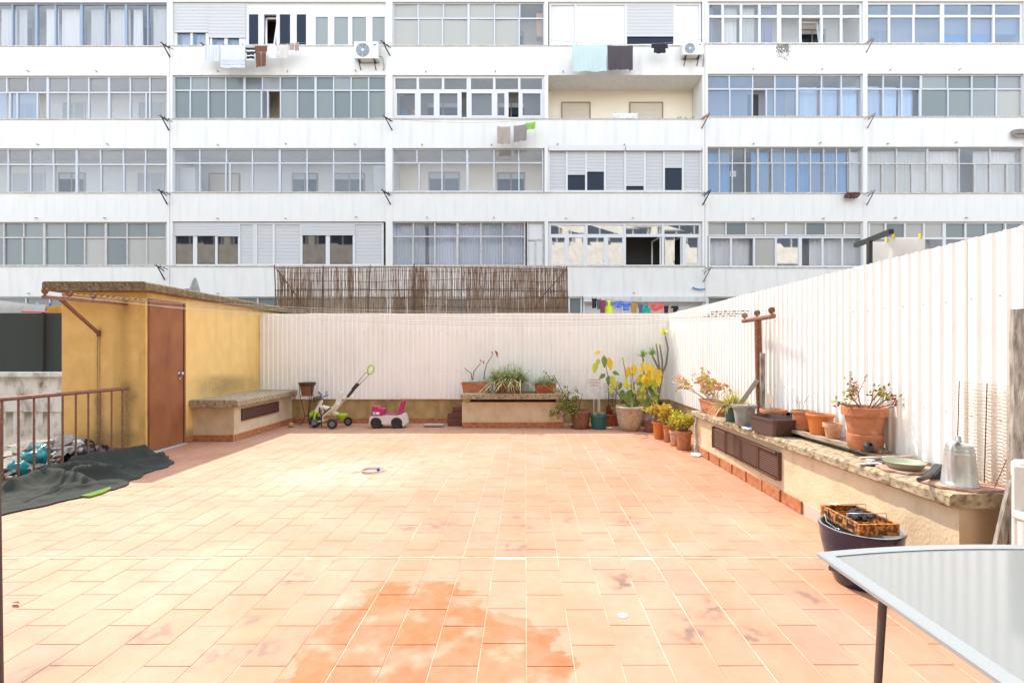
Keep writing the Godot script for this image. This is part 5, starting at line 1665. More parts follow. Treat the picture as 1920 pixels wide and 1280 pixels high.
# ---------- clotheslines of the terrace ----------
func build_lines() -> void:
	var w := Vector3(-5.05, 1.894, -6.12)
	var e := Vector3(-5.15, 1.88, -5.16)
	var t := thing("clothesline_bracket", "rusty brown clothesline arm with diagonal brace fixed to the shed front", "bracket", w)
	var st := mb()
	bar(st, Vector3(0, 0, 0.002), e - w, 0.035, 0.035)
	put(st, "arm", M.rail, t)
	st = mb()
	bar(st, Vector3(-0.35, -0.37, 0.003), Vector3(-0.085, -0.02, 0.78), 0.03, 0.03)
	put(st, "brace", M.rail, t)
	st = mb()
	box(st, Vector3(-0.35, -0.37, 0.004), Vector3(0.05, 0.07, 0.008))
	put(st, "wall_plate", M.rust, t)
	var pa := []
	for k in 3:
		var c: Vector3 = w.lerp(e, [0.98, 0.72, 0.44][k]) + Vector3(0, 0.03, 0)
		pa.append(c + Vector3(0.02, 0.028, 0))
		pulley(t, c - w)
	# rusty T post on the long bench
	var pb := Vector3(2.43, 0.50, -5.05)
	var tp := thing("clothesline_post", "rusty peeling T-shaped clothesline post standing on the long bench", "post", pb)
	st = mb()
	tube(st, [Vector3(0.03, 0.0, 0), Vector3(0.01, 0.6, 0), Vector3(0, 1.15, 0)], 0.036, 0.034, 14)
	put(st, "pole", M.rust, tp)
	st = mb()
	tube(st, [Vector3(0.03, 1.14, -0.40), Vector3(-0.05, 1.14, 0.42)], 0.024, 0.024, 12)
	put(st, "crossbar", M.rail, tp)
	var pc := []
	for k in 3:
		var c := Vector3(0.025 - 0.035 * k, 1.165, -0.36 + 0.365 * k)
		pulley(tp, c)
		pc.append(pb + c + Vector3(-0.02, 0.028, 0))
	var nm := ["nearest of the three wire clotheslines crossing the terrace", "middle one of the three wire clotheslines crossing the terrace", "farthest of the three wire clotheslines crossing the terrace"]
	for k in 3:
		var a: Vector3 = pa[k]
		var b: Vector3 = pc[2 - k]
		var l := thing("clothesline", nm[k], "clothesline", a)
		for s in 2:
			st = mb()
			tube(st, sagging(Vector3(0, -0.03 * s, 0), b - a - Vector3(0, 0.03 * s, 0), 0.10 + 0.05 * s + 0.012 * k, 30), 0.0015, 0.0015, 4)
			put(st, "wire", M.wire, l)
		for side in 2:
			st = mb()
			var u0: float = [0.03, 0.928][side] + 0.008 * k
			for i in 9:
				var u: float = u0 + [0.009, 0.0055][side] * i
				var p: Vector3 = (b - a) * u - Vector3.UP * (0.10 * 4 * u * (1 - u) - 0.004)
				box(st, p, Vector3(0.026, 0.005 + 0.008 * (i % 2), 0.005 + 0.008 * ((i + 1) % 2)))
			put(st, "chain", M.rust, l)
	# bits leaning against the post
	st = mb()
	var q0 := at(1380, 768, 5.15); var q1 := at(1420, 712, 5.0)
	bar(st, q0, q1, 0.05, 0.018, Vector3(0, 0, 1))
	tag(put(st, "metal_strip", M.zinc), "grey metal strip leaning on the rusty post", "strip")
	st = mb()
	var q2 := at(1430, 762, 4.96)
	cbox(st, q2 + Vector3(0, 0.27, 0), Vector3(0.045, 0.56, 0.03), 0.004)
	tag(put(st, "timber_batten", M.driftwood), "dark upright batten standing behind the rusty post", "batten")

func pulley(parent: Node3D, c: Vector3) -> void:
	var st := mb()
	box(st, c + Vector3(0, 0.005, 0), Vector3(0.014, 0.05, 0.022))
	lathe(st, [Vector2(0, -0.012), Vector2(0.03, -0.012), Vector2(0.022, 0), Vector2(0.03, 0.012), Vector2(0, 0.012)], 16, Transform3D(Basis(Vector3(1, 0, 0), PI / 2), c + Vector3(0, 0.035, 0)))
	put(st, "pulley", M.rust, parent)

# ---------- pots ----------
func pot_body(parent: Node3D, rt: float, rb: float, h: float, m: Material, rim := 0.03, off := Vector3.ZERO) -> MeshInstance3D:
	var st := mb()
	var x := Transform3D(Basis(), off)
	var rk := lerpf(rb, rt, 1.0 - rim / h) * 0.94
	lathe(st, [Vector2(0, 0), Vector2(rb * 0.97, 0), Vector2(rb, 0.006), Vector2(rk, h - rim), Vector2(rt, h - rim), Vector2(rt * 1.01, h - rim * 0.5), Vector2(rt, h - 0.003), Vector2(rt * 0.985, h), Vector2(rt * 0.91, h), Vector2(rk * 0.88, h - rim - 0.01), Vector2(rb * 0.8, h * 0.5), Vector2(0, h * 0.5)], 32, x)
	return put(st, "pot", m, parent)

func soil(parent: Node3D, r: float, y: float, off := Vector3.ZERO) -> void:
	var st := mb()
	var n := 10
	for k in n:
		var a := TAU * k / n; var b := TAU * (k + 1) / n
		_t3(st, off + Vector3(0, y + 0.012, 0), off + Vector3(cos(a) * r, y + 0.004 * sin(k * 2.0), sin(a) * r), off + Vector3(cos(b) * r, y + 0.004 * sin(k * 2.0 + 2.0), sin(b) * r))
	put(st, "soil", M.soil, parent)

func saucer(parent: Node3D, r: float, m: Material, off := Vector3.ZERO) -> void:
	var st := mb()
	lathe(st, [Vector2(0, 0.001), Vector2(r * 0.88, 0.001), Vector2(r, 0.03), Vector2(r * 0.95, 0.031), Vector2(r * 0.85, 0.010), Vector2(0, 0.010)], 28, Transform3D(Basis(), off))
	put(st, "saucer", m, parent)

func potted(called: String, label: String, where: Vector3, rt: float, rb: float, h: float, m: Material, rim := 0.03, sc := false) -> Node3D:
	var t := thing(called, label, "potted plant" if called.begins_with("potted") else "pot", where)
	pot_body(t, rt, rb, h, m, rim, Vector3(0, 0.011 if sc else 0.0, 0))
	if sc: saucer(t, rb * 1.28, m)
	soil(t, rt * 0.86, h * 0.9)
	return t

func planter(called: String, label: String, where: Vector3, ln: float, wd: float, h: float, taper: float, m: Material, turn := 0.0, cat := "planter", ribbed := true) -> Node3D:
	var t := thing(called, label, cat, where, turn)
	var st := mb()
	var ring := func(l: float, w: float, y: float) -> Array:
		var c := minf(l, w) * 0.10
		var out := []
		for p in [[-1, -1, 0], [1, -1, 1], [1, 1, 0], [-1, 1, 1]]:
			var x: float = p[0] * l / 2; var z: float = p[1] * w / 2
			var a := Vector3(x - p[0] * c, y, z); var b := Vector3(x, y, z - p[1] * c)
			if p[2]: out.append_array([a, b])
			else: out.append_array([b, a])
		return out
	var tt := 1.0 - taper
	var rings := [ring.call(ln * tt, wd * tt, 0.0), ring.call(ln * 0.955, wd * 0.93, h * 0.86)]
	if ribbed: rings = [ring.call(ln * tt * 1.02, wd * tt * 1.05, 0.0), ring.call(ln * tt * 1.02, wd * tt * 1.05, h * 0.13), ring.call(ln * tt, wd * tt, h * 0.15), ring.call(ln * 0.955, wd * 0.93, h * 0.86)]
	rings.append_array([ring.call(ln, wd, h * 0.87), ring.call(ln, wd, h), ring.call(ln - 0.022, wd - 0.022, h), ring.call(ln * 0.93, wd * 0.88, h * 0.8), ring.call(ln * tt * 0.95, wd * tt * 0.9, 0.02)])
	for i in rings.size() - 1:
		for k in 8: quad(st, rings[i][k], rings[i][(k + 1) % 8], rings[i + 1][(k + 1) % 8], rings[i + 1][k])
	for r in [rings[0], rings[rings.size() - 1]]:
		for k in range(1, 7): _t3(st, r[0], r[k], r[k + 1])
	put(st, "trough", m, t)
	return t

func trough_soil(t: Node3D, ln: float, wd: float, y: float) -> void:
	var st := mb()
	var n := 8
	for i in n:
		var a := lerpf(-ln / 2, ln / 2, float(i) / n); var b := lerpf(-ln / 2, ln / 2, float(i + 1) / n)
		quad(st, Vector3(a, y + 0.006 * sin(i * 2.0), -wd / 2), Vector3(b, y + 0.006 * sin(i * 2.0 + 2.0), -wd / 2), Vector3(b, y + 0.005 * cos(i + 1.0), wd / 2), Vector3(a, y + 0.005 * cos(i * 1.0), wd / 2))
	put(st, "soil", M.soil, t)

func tuft(parent: Node3D, c: Vector3, sx: float, sz: float, n: int, l0: float, l1: float, droop: float, m: Material, wd := 0.008) -> void:
	var st := mb()
	for i in n:
		blade(st, c + Vector3(rf(-sx, sx), 0, rf(-sz, sz)), rf(0, TAU), rf(0.12, 1.1), rf(l0, l1), wd * rf(0.7, 1.2), droop * rf(0.3, 1.4), 5)
	put(st, "blades", m, parent).set_meta("kind", "stuff")

func rosette(st: SurfaceTool, c: Vector3, n: int, ln: float, wd: float) -> void:
	for i in n: blade(st, c, rf(0, TAU), rf(0.15, 1.25), ln * rf(0.7, 1.05), wd, rf(0.05, 0.3), 4)

func twigs(st: SurfaceTool, p: Vector3, dir: Vector3, ln: float, r: float, depth: int, tips: Array, spread := 0.7, kids := 3) -> void:
	var mid := p + dir * ln * 0.5 + Vector3(rf(-1, 1), rf(-1, 1), rf(-1, 1)) * ln * 0.06
	var e := p + dir * ln
	tube(st, [p, mid, e], r, r * 0.6, 5)
	if depth == 0:
		tips.append([e, dir])
		tips.append([mid, dir])
		return
	for k in kids:
		var d := (dir + Vector3(rf(-1, 1), rf(-0.5, 1), rf(-1, 1)) * spread).normalized()
		twigs(st, mid.lerp(e, rf(0.2, 1.0)), d, ln * rf(0.55, 0.85), r * 0.6, depth - 1, tips, spread, kids)

func leaf_cloud(parent: Node3D, tips: Array, per: int, ln: float, wd: float, spread: float, mats: Array) -> void:
	var sts := []
	for m in mats: sts.append(mb())
	for t in tips:
		for k in per:
			var d: Vector3 = (t[1] * 0.5 + Vector3(rf(-1, 1), rf(-0.4, 1), rf(-1, 1))).normalized()
			var s := d.cross(Vector3(rf(-1, 1), rf(-1, 1), rf(-1, 1))).normalized()
			leaf(sts[rng.randi() % sts.size()], t[0] + Vector3(rf(-1, 1), rf(-1, 1), rf(-1, 1)) * spread, d, s, ln * rf(0.7, 1.2), wd * rf(0.8, 1.2), 0.1, 3)
	for i in mats.size(): put(sts[i], "foliage", mats[i], parent).set_meta("kind", "stuff")

func build_back_row() -> void:
	# three planters on the middle bench
	var y := 0.578
	var p := planter("planter", "left terracotta planter with dry red-leaved stems on the middle bench", Vector3(-0.855, y, -8.36), 0.50, 0.20, 0.175, 0.14, M.terra, 0.0)
	trough_soil(p, 0.44, 0.15, 0.155)
	tuft(p, Vector3(0, 0.15, 0), 0.20, 0.06, 70, 0.05, 0.14, 0.3, M.grass_green, 0.005)
	var o := p.position
	for q in [[[885, 712], [883.5, 700], [870.5, 689.5]], [[886.5, 712], [888, 697], [901, 681]], [[907.5, 711], [908.5, 698], [913, 681], [924, 665]]]:
		var st := mb()
		var pts := []
		for k in q: pts.append(at(k[0], k[1], 8.36) - o)
		tube(st, pts, 0.009, 0.005, 6)
		put(st, "stem", M.twig, p)
	for q in [[929, 659, 0.12, 0.085, -1.0], [922, 661, 0.06, 0.05, -0.6], [901, 676, 0.055, 0.045, -0.7], [906, 678, 0.06, 0.05, -0.9], [921, 703, 0.06, 0.05, 0.2], [919, 706, 0.05, 0.035, -0.5]]:
		var st := mb()
		leaf(st, at(q[0] - 2, q[1] - 2, 8.35) - o, Vector3(0.5, q[4], 0.2).normalized(), Vector3(0.4, 0.2, 0.8).normalized(), q[2], q[3], 0.2, 4, 0.5)
		put(st, "leaf", M.red_leaf, p)
	p = planter("planter", "middle terracotta planter overflowing with pale arching grass on the middle bench", Vector3(-0.29, y, -8.33), 0.49, 0.21, 0.185, 0.05, M.terra_dark, 0.0)
	trough_soil(p, 0.44, 0.15, 0.16)
	tuft(p, Vector3(0, 0.17, 0), 0.25, 0.07, 480, 0.34, 0.60, 0.55, M.grass_pale, 0.013)
	tuft(p, Vector3(0, 0.17, 0), 0.25, 0.07, 200, 0.32, 0.58, 0.42, M.grass_green, 0.011)
	tuft(p, Vector3(0, 0.18, 0.08), 0.2, 0.02, 110, 0.24, 0.36, 0.95, M.straw, 0.011)
	p = planter("planter", "small red brown planter with thin pale grass at the right end of the middle bench", Vector3(0.345, y, -8.30), 0.37, 0.18, 0.15, 0.06, M.red_plastic, 0.0)
	trough_soil(p, 0.32, 0.13, 0.13)
	tuft(p, Vector3(0, 0.13, 0), 0.16, 0.05, 170, 0.22, 0.36, 0.5, M.grass_green, 0.007)
	tuft(p, Vector3(0, 0.13, 0.03), 0.12, 0.04, 100, 0.16, 0.30, 0.6, M.grass_pale, 0.008)
	# corner group
	var b := Vector3(0.93, 0, -8.13)
	p = potted("potted_shrub", "sprawling small-leaved shrub in a brown clay pot right of the middle bench", b, 0.17, 0.135, 0.29, M.terra_dark, 0.05, true)
	var st := mb()
	var tips := []
	for q in [[[1084, 770], [1062, 747], [1050, 725], [1038, 702]], [[1084, 770], [1060, 762], [1048, 770], [1040, 776]], [[1086, 770], [1070, 758], [1063, 742]], [[1086, 770], [1088, 752], [1093, 738]], [[1082, 772], [1066, 772], [1055, 782]], [[1084, 770], [1066, 750], [1064, 722]]]:
		var pts := []
		for k in q: pts.append(at(k[0], k[1], 8.1 - 0.05 * rng.randf()) - b)
		tube(st, pts, 0.011, 0.004, 6)
		for i in range(1, pts.size()):
			for k in 4:
				var c: Vector3 = pts[i - 1].lerp(pts[i], rng.randf())
				twigs(st, c, Vector3(rf(-1, 0.4), rf(-0.5, 0.5), rf(-0.6, 0.6)).normalized(), rf(0.06, 0.13), 0.004, 1, tips, 0.8, 2)
	put(st, "branches", M.twig, p)
	leaf_cloud(p, tips, 6, 0.025, 0.02, 0.028, [M.leaf_lime, M.leaf_green, M.leaf_dark])
	b = Vector3(1.225, 0, -8.06)
	p = potted("potted_cactus", "round cactus in a dark green plastic pot with a white trellis stand", b, 0.148, 0.12, 0.235, M.green_pot, 0.035)
	st = mb(1)
	for k in 7: lathe(st, [Vector2(0.0, 0.06), Vector2(0.025, 0.052), Vector2(0.036, 0.025), Vector2(0.032, 0.0)], 12, Transform3D(Basis(), Vector3(rf(-0.08, 0.09), 0.215, rf(-0.06, 0.09))), false, 0.1)
	put(st, "cactus", M.grey_leaf, p)
	st = mb()
	for i in 110:
		var c := Vector3(rf(-0.09, 0.1), 0.235 + rf(0, 0.05), rf(-0.06, 0.12))
		tube(st, [c, c + Vector3(rf(-0.02, 0.02), rf(0, 0.025), rf(-0.02, 0.02))], 0.0012, 0.0008, 3)
	put(st, "spines", M.straw, p).set_meta("kind", "stuff")
	b = Vector3(1.08, 0, -8.3)
	p = thing("plant_support", "white three-legged plant support with rusty ring behind the green pot", "plant support", b)
	for q in [[1113.5, 712, 1113.5, 800], [1121.5, 735, 1122, 800], [1125, 716, 1124, 800]]:
		st = mb()
		tube(st, [at(q[0], q[1], 8.26) - b, at(q[2], q[3], 8.22) - b], 0.008, 0.008, 8)
		put(st, "leg", M.white_plastic, p)
	st = mb()
	for k in 3:
		var pts := []
		for i in 21: pts.append(at(1114.5, 712 + k * 5, 8.28) - b + Vector3(cos(TAU * i / 20) * (0.115 - 0.02 * k), 0, sin(TAU * i / 20) * (0.115 - 0.02 * k)))
		tube(st, pts, 0.006, 0.006, 5)
	for k in 60:
		var c := at(rf(1094, 1126), rf(714, 745), 8.28) - b
		tube(st, [c, c + Vector3(rf(-0.08, 0.08), rf(-0.05, 0.02), rf(-0.04, 0.04))], 0.0022, 0.0015, 3)
	put(st, "ring", M.twig_pale, p)
	b = Vector3(1.47, 0, -8.38)
	p = potted("potted_succulent", "red pot with reddish succulent leaves between the green pot and the big cream pot", b, 0.12, 0.09, 0.205, M.red_plastic, 0.03)
	st = mb()
	for i in 16: blade(st, Vector3(rf(-0.05, 0.03), 0.19, rf(-0.04, 0.04)), rf(0, TAU), rf(0.1, 0.5), rf(0.12, 0.24), 0.05, 0.05, 4)
	put(st, "leaves", M.red_leaf, p)
	# rubber plant in the big cream pot
	b = Vector3(1.715, 0, -7.92)
	p = thing("potted_rubber_plant", "large yellowing rubber plant in a big cream pot in the corner", "potted plant", b)
	st = mb()
	lathe(st, [Vector2(0, 0), Vector2(0.145, 0), Vector2(0.155, 0.01), Vector2(0.19, 0.10), Vector2(0.212, 0.22), Vector2(0.218, 0.285), Vector2(0.222, 0.29), Vector2(0.219, 0.298), Vector2(0.220, 0.345), Vector2(0.224, 0.35), Vector2(0.235, 0.365), Vector2(0.236, 0.385), Vector2(0.225, 0.398), Vector2(0.20, 0.398), Vector2(0.195, 0.33), Vector2(0, 0.33)], 40, Transform3D(), false)
	put(st, "pot", M.cream_pot, p)
	st = mb()
	for k in 40:
		var a := TAU * k / 40
		var c := Vector3(cos(a), 0, sin(a))
		var tn := Vector3(-sin(a), 0, cos(a))
		tube(st, [c * 0.221 + tn * -0.016 + Vector3(0, 0.305, 0), c * 0.222 + tn * 0.016 + Vector3(0, 0.338, 0)], 0.006, 0.006, 5)
	put(st, "rope_band", M.cream_pot, p)
	soil(p, 0.19, 0.36)
	var L := func(x: float, yy: float, d: float) -> Vector3: return at(1020 + 0.1875 * x, 620 + 0.1875 * yy, d) - b
	for q in [[[880, 765], [875, 600], [870, 470]], [[900, 765], [930, 640], [1000, 540], [1040, 400]], [[860, 765], [840, 600], [810, 380], [785, 265]], [[920, 765], [1010, 640], [1090, 520], [1120, 450]], [[870, 765], [890, 640], [905, 520], [1000, 400]], [[850, 765], [790, 690], [720, 600], [640, 450], [600, 240]], [[905, 765], [915, 640], [905, 560]], [[890, 765], [900, 600], [880, 360]]]:
		st = mb()
		var pts := []
		var i := 0
		for k in q:
			pts.append(L.call(k[0], k[1], 7.92 + 0.05 * sin(i * 1.7 + k[0])))
			i += 1
		tube(st, pts, 0.013, 0.005, 7)
		put(st, "stem", M.bark, p)
	for q in [[600, 262, 95, 0, "g"], [645, 280, 100, 12, "y"], [525, 330, 90, -18, "l"], [552, 290, 70, -25, "l"], [565, 222, 60, -80, "y"], [612, 445, 70, -60, "g"], [685, 425, 62, 75, "g"], [683, 460, 95, 5, "l"], [648, 460, 85, -6, "g"], [660, 560, 70, 15, "l"], [700, 520, 50, 20, "y"], [848, 370, 85, -10, "y"], [893, 345, 95, 6, "y"], [818, 490, 70, -12, "l"], [850, 420, 60, 30, "y"], [995, 320, 80, -10, "y"], [1020, 340, 80, 4, "y"], [1060, 340, 85, 15, "y"], [1040, 400, 80, 10, "y"], [1035, 440, 110, -5, "y"], [950, 470, 80, -15, "y"], [975, 560, 135, -4, "Y"], [955, 535, 70, 70, "y"], [1095, 410, 80, -12, "y"], [1135, 440, 100, 8, "y"], [1110, 490, 105, -3, "l"], [1080, 500, 110, 10, "g"], [860, 650, 90, -15, "g"], [925, 690, 105, -20, "g"], [990, 700, 120, 18, "G"], [790, 600, 90, -16, "g"], [825, 620, 90, 8, "g"], [1060, 560, 90, 8, "g"], [1100, 655, 70, 20, "l"], [775, 530, 70, -30, "g"], [1025, 640, 80, 25, "g"], [900, 600, 90, -25, "l"], [845, 690, 80, 25, "l"], [1000, 480, 80, 40, "y"], [1145, 400, 60, 30, "y"]]:
		st = mb()
		var ln: float = q[2] * 0.00163
		var an: float = deg_to_rad(q[3])
		var dir := Vector3(sin(an), -cos(an), rf(0.05, 0.45)).normalized()
		var sd := dir.cross(Vector3(rf(-0.5, 0.5), rf(0.0, 0.35), 1)).normalized()
		leaf(st, L.call(q[0], q[1] - 12, 7.9 + rf(-0.09, 0.06)), dir, sd, ln * 1.18, ln * 0.66, 0.12, 6, 0.2)
		put(st, "leaf", {"y": M.leaf_yellow, "Y": M.leaf_yellow, "l": M.leaf_lime, "g": M.leaf_green, "G": M.leaf_green}[q[4]], p)
	for i in 46:
		st = mb()
		var hi := rng.randf() < 0.45
		var q := Vector2(rf(800, 1150), rf(360, 520)) if hi else Vector2(rf(790, 1130), rf(500, 720))
		var ln := rf(0.09, 0.16)
		var dir := Vector3(rf(-0.8, 0.8), rf(-1.0, 0.35), rf(-0.2, 0.7)).normalized()
		var sd := dir.cross(Vector3(rf(-0.7, 0.7), rf(-0.3, 0.6), 1)).normalized()
		leaf(st, L.call(q.x, q.y, 7.92 + rf(-0.13, 0.10)), dir, sd, ln, ln * 0.58, 0.15, 6, 0.2)
		put(st, "leaf", [M.leaf_yellow, M.leaf_lime][rng.randi() % 2] if hi else [M.leaf_green, M.leaf_green, M.leaf_lime][rng.randi() % 3], p)
	# grey-green plant with paired narrow leaves
	b = Vector3(1.56, 0, -8.42)
	p = potted("potted_succulent", "upright plant with paired narrow grey green leaves behind the red pot", b, 0.11, 0.085, 0.2, M.terra_dark, 0.03)
	for q in [[640, 510, 650, 760], [735, 500, 710, 760], [690, 560, 690, 760]]:
		st = mb()
		var a: Vector3 = at(1020 + 0.1875 * q[2], 620 + 0.1875 * q[3], 8.42) - b
		var c: Vector3 = at(1020 + 0.1875 * q[0], 620 + 0.1875 * q[1], 8.42) - b
		tube(st, [a, c], 0.009, 0.006, 6)
		put(st, "stem", M.twig, p)
		st = mb()
		for i in 11:
			for s in [-1.0, 1.0]:
				var k := a.lerp(c, i / 10.5)
				leaf(st, k, Vector3(s, 0.6 - i * 0.08, rf(-0.3, 0.5)).normalized(), Vector3(0, 0.5, 1).normalized(), 0.11, 0.026, 0.15, 3)
		put(st, "leaves", M.grey_leaf, p)
	# dragon tree
	b = Vector3(2.12, 0, -8.35)
	p = thing("dragon_tree", "tall bare-trunked dragon tree with spiky tufts in the fence corner", "potted plant", b)
	pot_body(p, 0.17, 0.13, 0.28, M.terra_dark, 0.04)
	soil(p, 0.14, 0.25)
	var D := func(x: float, yy: float) -> Vector3: return at(1020 + 0.1875 * x, 620 + 0.1875 * yy, 8.35) - b
	for q in [[[1105, 800], [1135, 680], [1155, 560], [1182, 430], 0.04, 0.026], [[1178, 440], [1130, 340], [1105, 290], [1085, 250], 0.019, 0.013], [[1182, 430], [1185, 300], [1170, 210], [1160, 150], 0.016, 0.011], [[1184, 430], [1225, 330], [1242, 180], [1215, 50], 0.019, 0.012], [[1160, 400], [1145, 300], [1135, 200], [1122, 130], 0.015, 0.010], [[1080, 800], [1020, 560], [998, 400], [992, 270], 0.018, 0.012]]:
		st = mb()
		var pts := []
		for k in 4: pts.append(D.call(q[k][0], q[k][1]))
		tube(st, pts, q[4], q[5], 9)
		put(st, "trunk", M.bark, p)
	for q in [[990, 265, 50, 0.25, "d"], [1083, 245, 50, 0.23, "d"], [1210, 40, 46, 0.21, "p"], [1162, 150, 18, 0.11, "p"]]:
		st = mb()
		rosette(st, D.call(q[0], q[1]), q[2], q[3], 0.014)
		put(st, "leaf_tuft", M.dragon if q[4] == "d" else M.dragon_pale, p)
	st = mb()
	for k in 3: rosette(st, D.call(1060 + 45 * k, 770 - 15 * k) + Vector3(0, 0, 0.12), 34, 0.22, 0.014)
	put(st, "leaf_tuft", M.leaf_dark, p)
	# dried plant in a dark pot
	b = Vector3(2.0, 0, -7.75)
	p = potted("potted_dead_plant", "small dried grey pink plant in a dark pot beside the cream pot", b, 0.10, 0.08, 0.17, M.terra_dark, 0.025, true)
	st = mb()
	for i in 90:
		var c := Vector3(rf(-0.05, 0.05), 0.15, rf(-0.05, 0.05))
		var e: Vector3 = c + Vector3(rf(-0.16, 0.12), rf(0.0, 0.22), rf(-0.12, 0.16))
		tube(st, [c, c.lerp(e, 0.5) + Vector3(0, 0.05, 0), e], 0.003, 0.0015, 4)
	put(st, "dry_stems", mat(0.42, 0.31, 0.27, 0.95), p).set_meta("kind", "stuff")
	# four jade plants in a row
	var jl := ["jade plant in an orange clay pot, farthest of the four along the bench end", "jade plant in a narrow clay pot, second from the far end of the row", "jade plant in a pale clay pot, third in the row", "jade plant in a clay pot, nearest of the four beside the bench end"]
	var jw := [Vector3(1.985, 0, -7.16), Vector3(2.06, 0, -6.93), Vector3(2.07, 0, -6.66), Vector3(2.10, 0, -6.40)]
	for k in 4:
		p = potted("potted_jade_plant", jl[k], jw[k], [0.102, 0.088, 0.085, 0.108][k], [0.075, 0.065, 0.062, 0.082][k], [0.25, 0.235, 0.19, 0.235][k], [M.orange_plastic, M.terra, M.terra_pale, M.terra][k], [0.03, 0.035, 0.035, 0.045][k], k > 0)
		st = mb()
		var tp := []
		for i in 7: twigs(st, Vector3(rf(-0.03, 0.03), [0.235, 0.22, 0.18, 0.22][k], rf(-0.03, 0.03)), Vector3(rf(-0.8, 0.8), rf(0.45, 1.0), rf(-0.8, 0.8)).normalized(), rf(0.11, 0.18), 0.009, 1, tp, 0.6, 3)
		put(st, "branches", M.bark, p)
		leaf_cloud(p, tp, 13, 0.038, 0.026, 0.045, [M.jade, M.jade_orange, M.jade_olive] if k < 2 else [M.jade, M.leaf_lime, M.jade_olive])
	st = mb()
	for q in [[Vector3(1.40, 0.006, -8.08), 0.3, 0.13, 0.12], [Vector3(2.12, 0.006, -6.02), 1.2, 0.16, 0.13]]:
		st = mb()
		box(st, Vector3(0, 0.004, 0), Vector3(q[2], 0.006, q[3] * 0.8))
		box(st, Vector3(0.015, 0.011, 0.005), Vector3(q[2] * 0.9, 0.004, q[3] * 0.75), Basis(Vector3.UP, 0.25))
		var f := put(st, "folded_paper", M.paper)
		f.position = q[0]
		f.rotation.y = q[1]
		tag(f, "white folded paper on the tiles by the green pot" if q[1] < 1.0 else "white folded paper on the tiles at the far corner of the long bench", "paper")
	st = mb()
	for i in 7: box(st, Vector3(2.16 + rf(-0.012, 0.012), 0.03 + 0.065 * i, -6.11 + rf(-0.01, 0.01)), Vector3(0.035, 0.07, 0.035), Basis(Vector3(rf(-1, 1), 1, rf(-1, 1)).normalized(), rf(-0.4, 0.4)))
	tag(put(st, "crumpled_tape", mat(0.42, 0.41, 0.38, 0.4)), "strip of crumpled silvery tape down the far corner of the long bench", "tape")

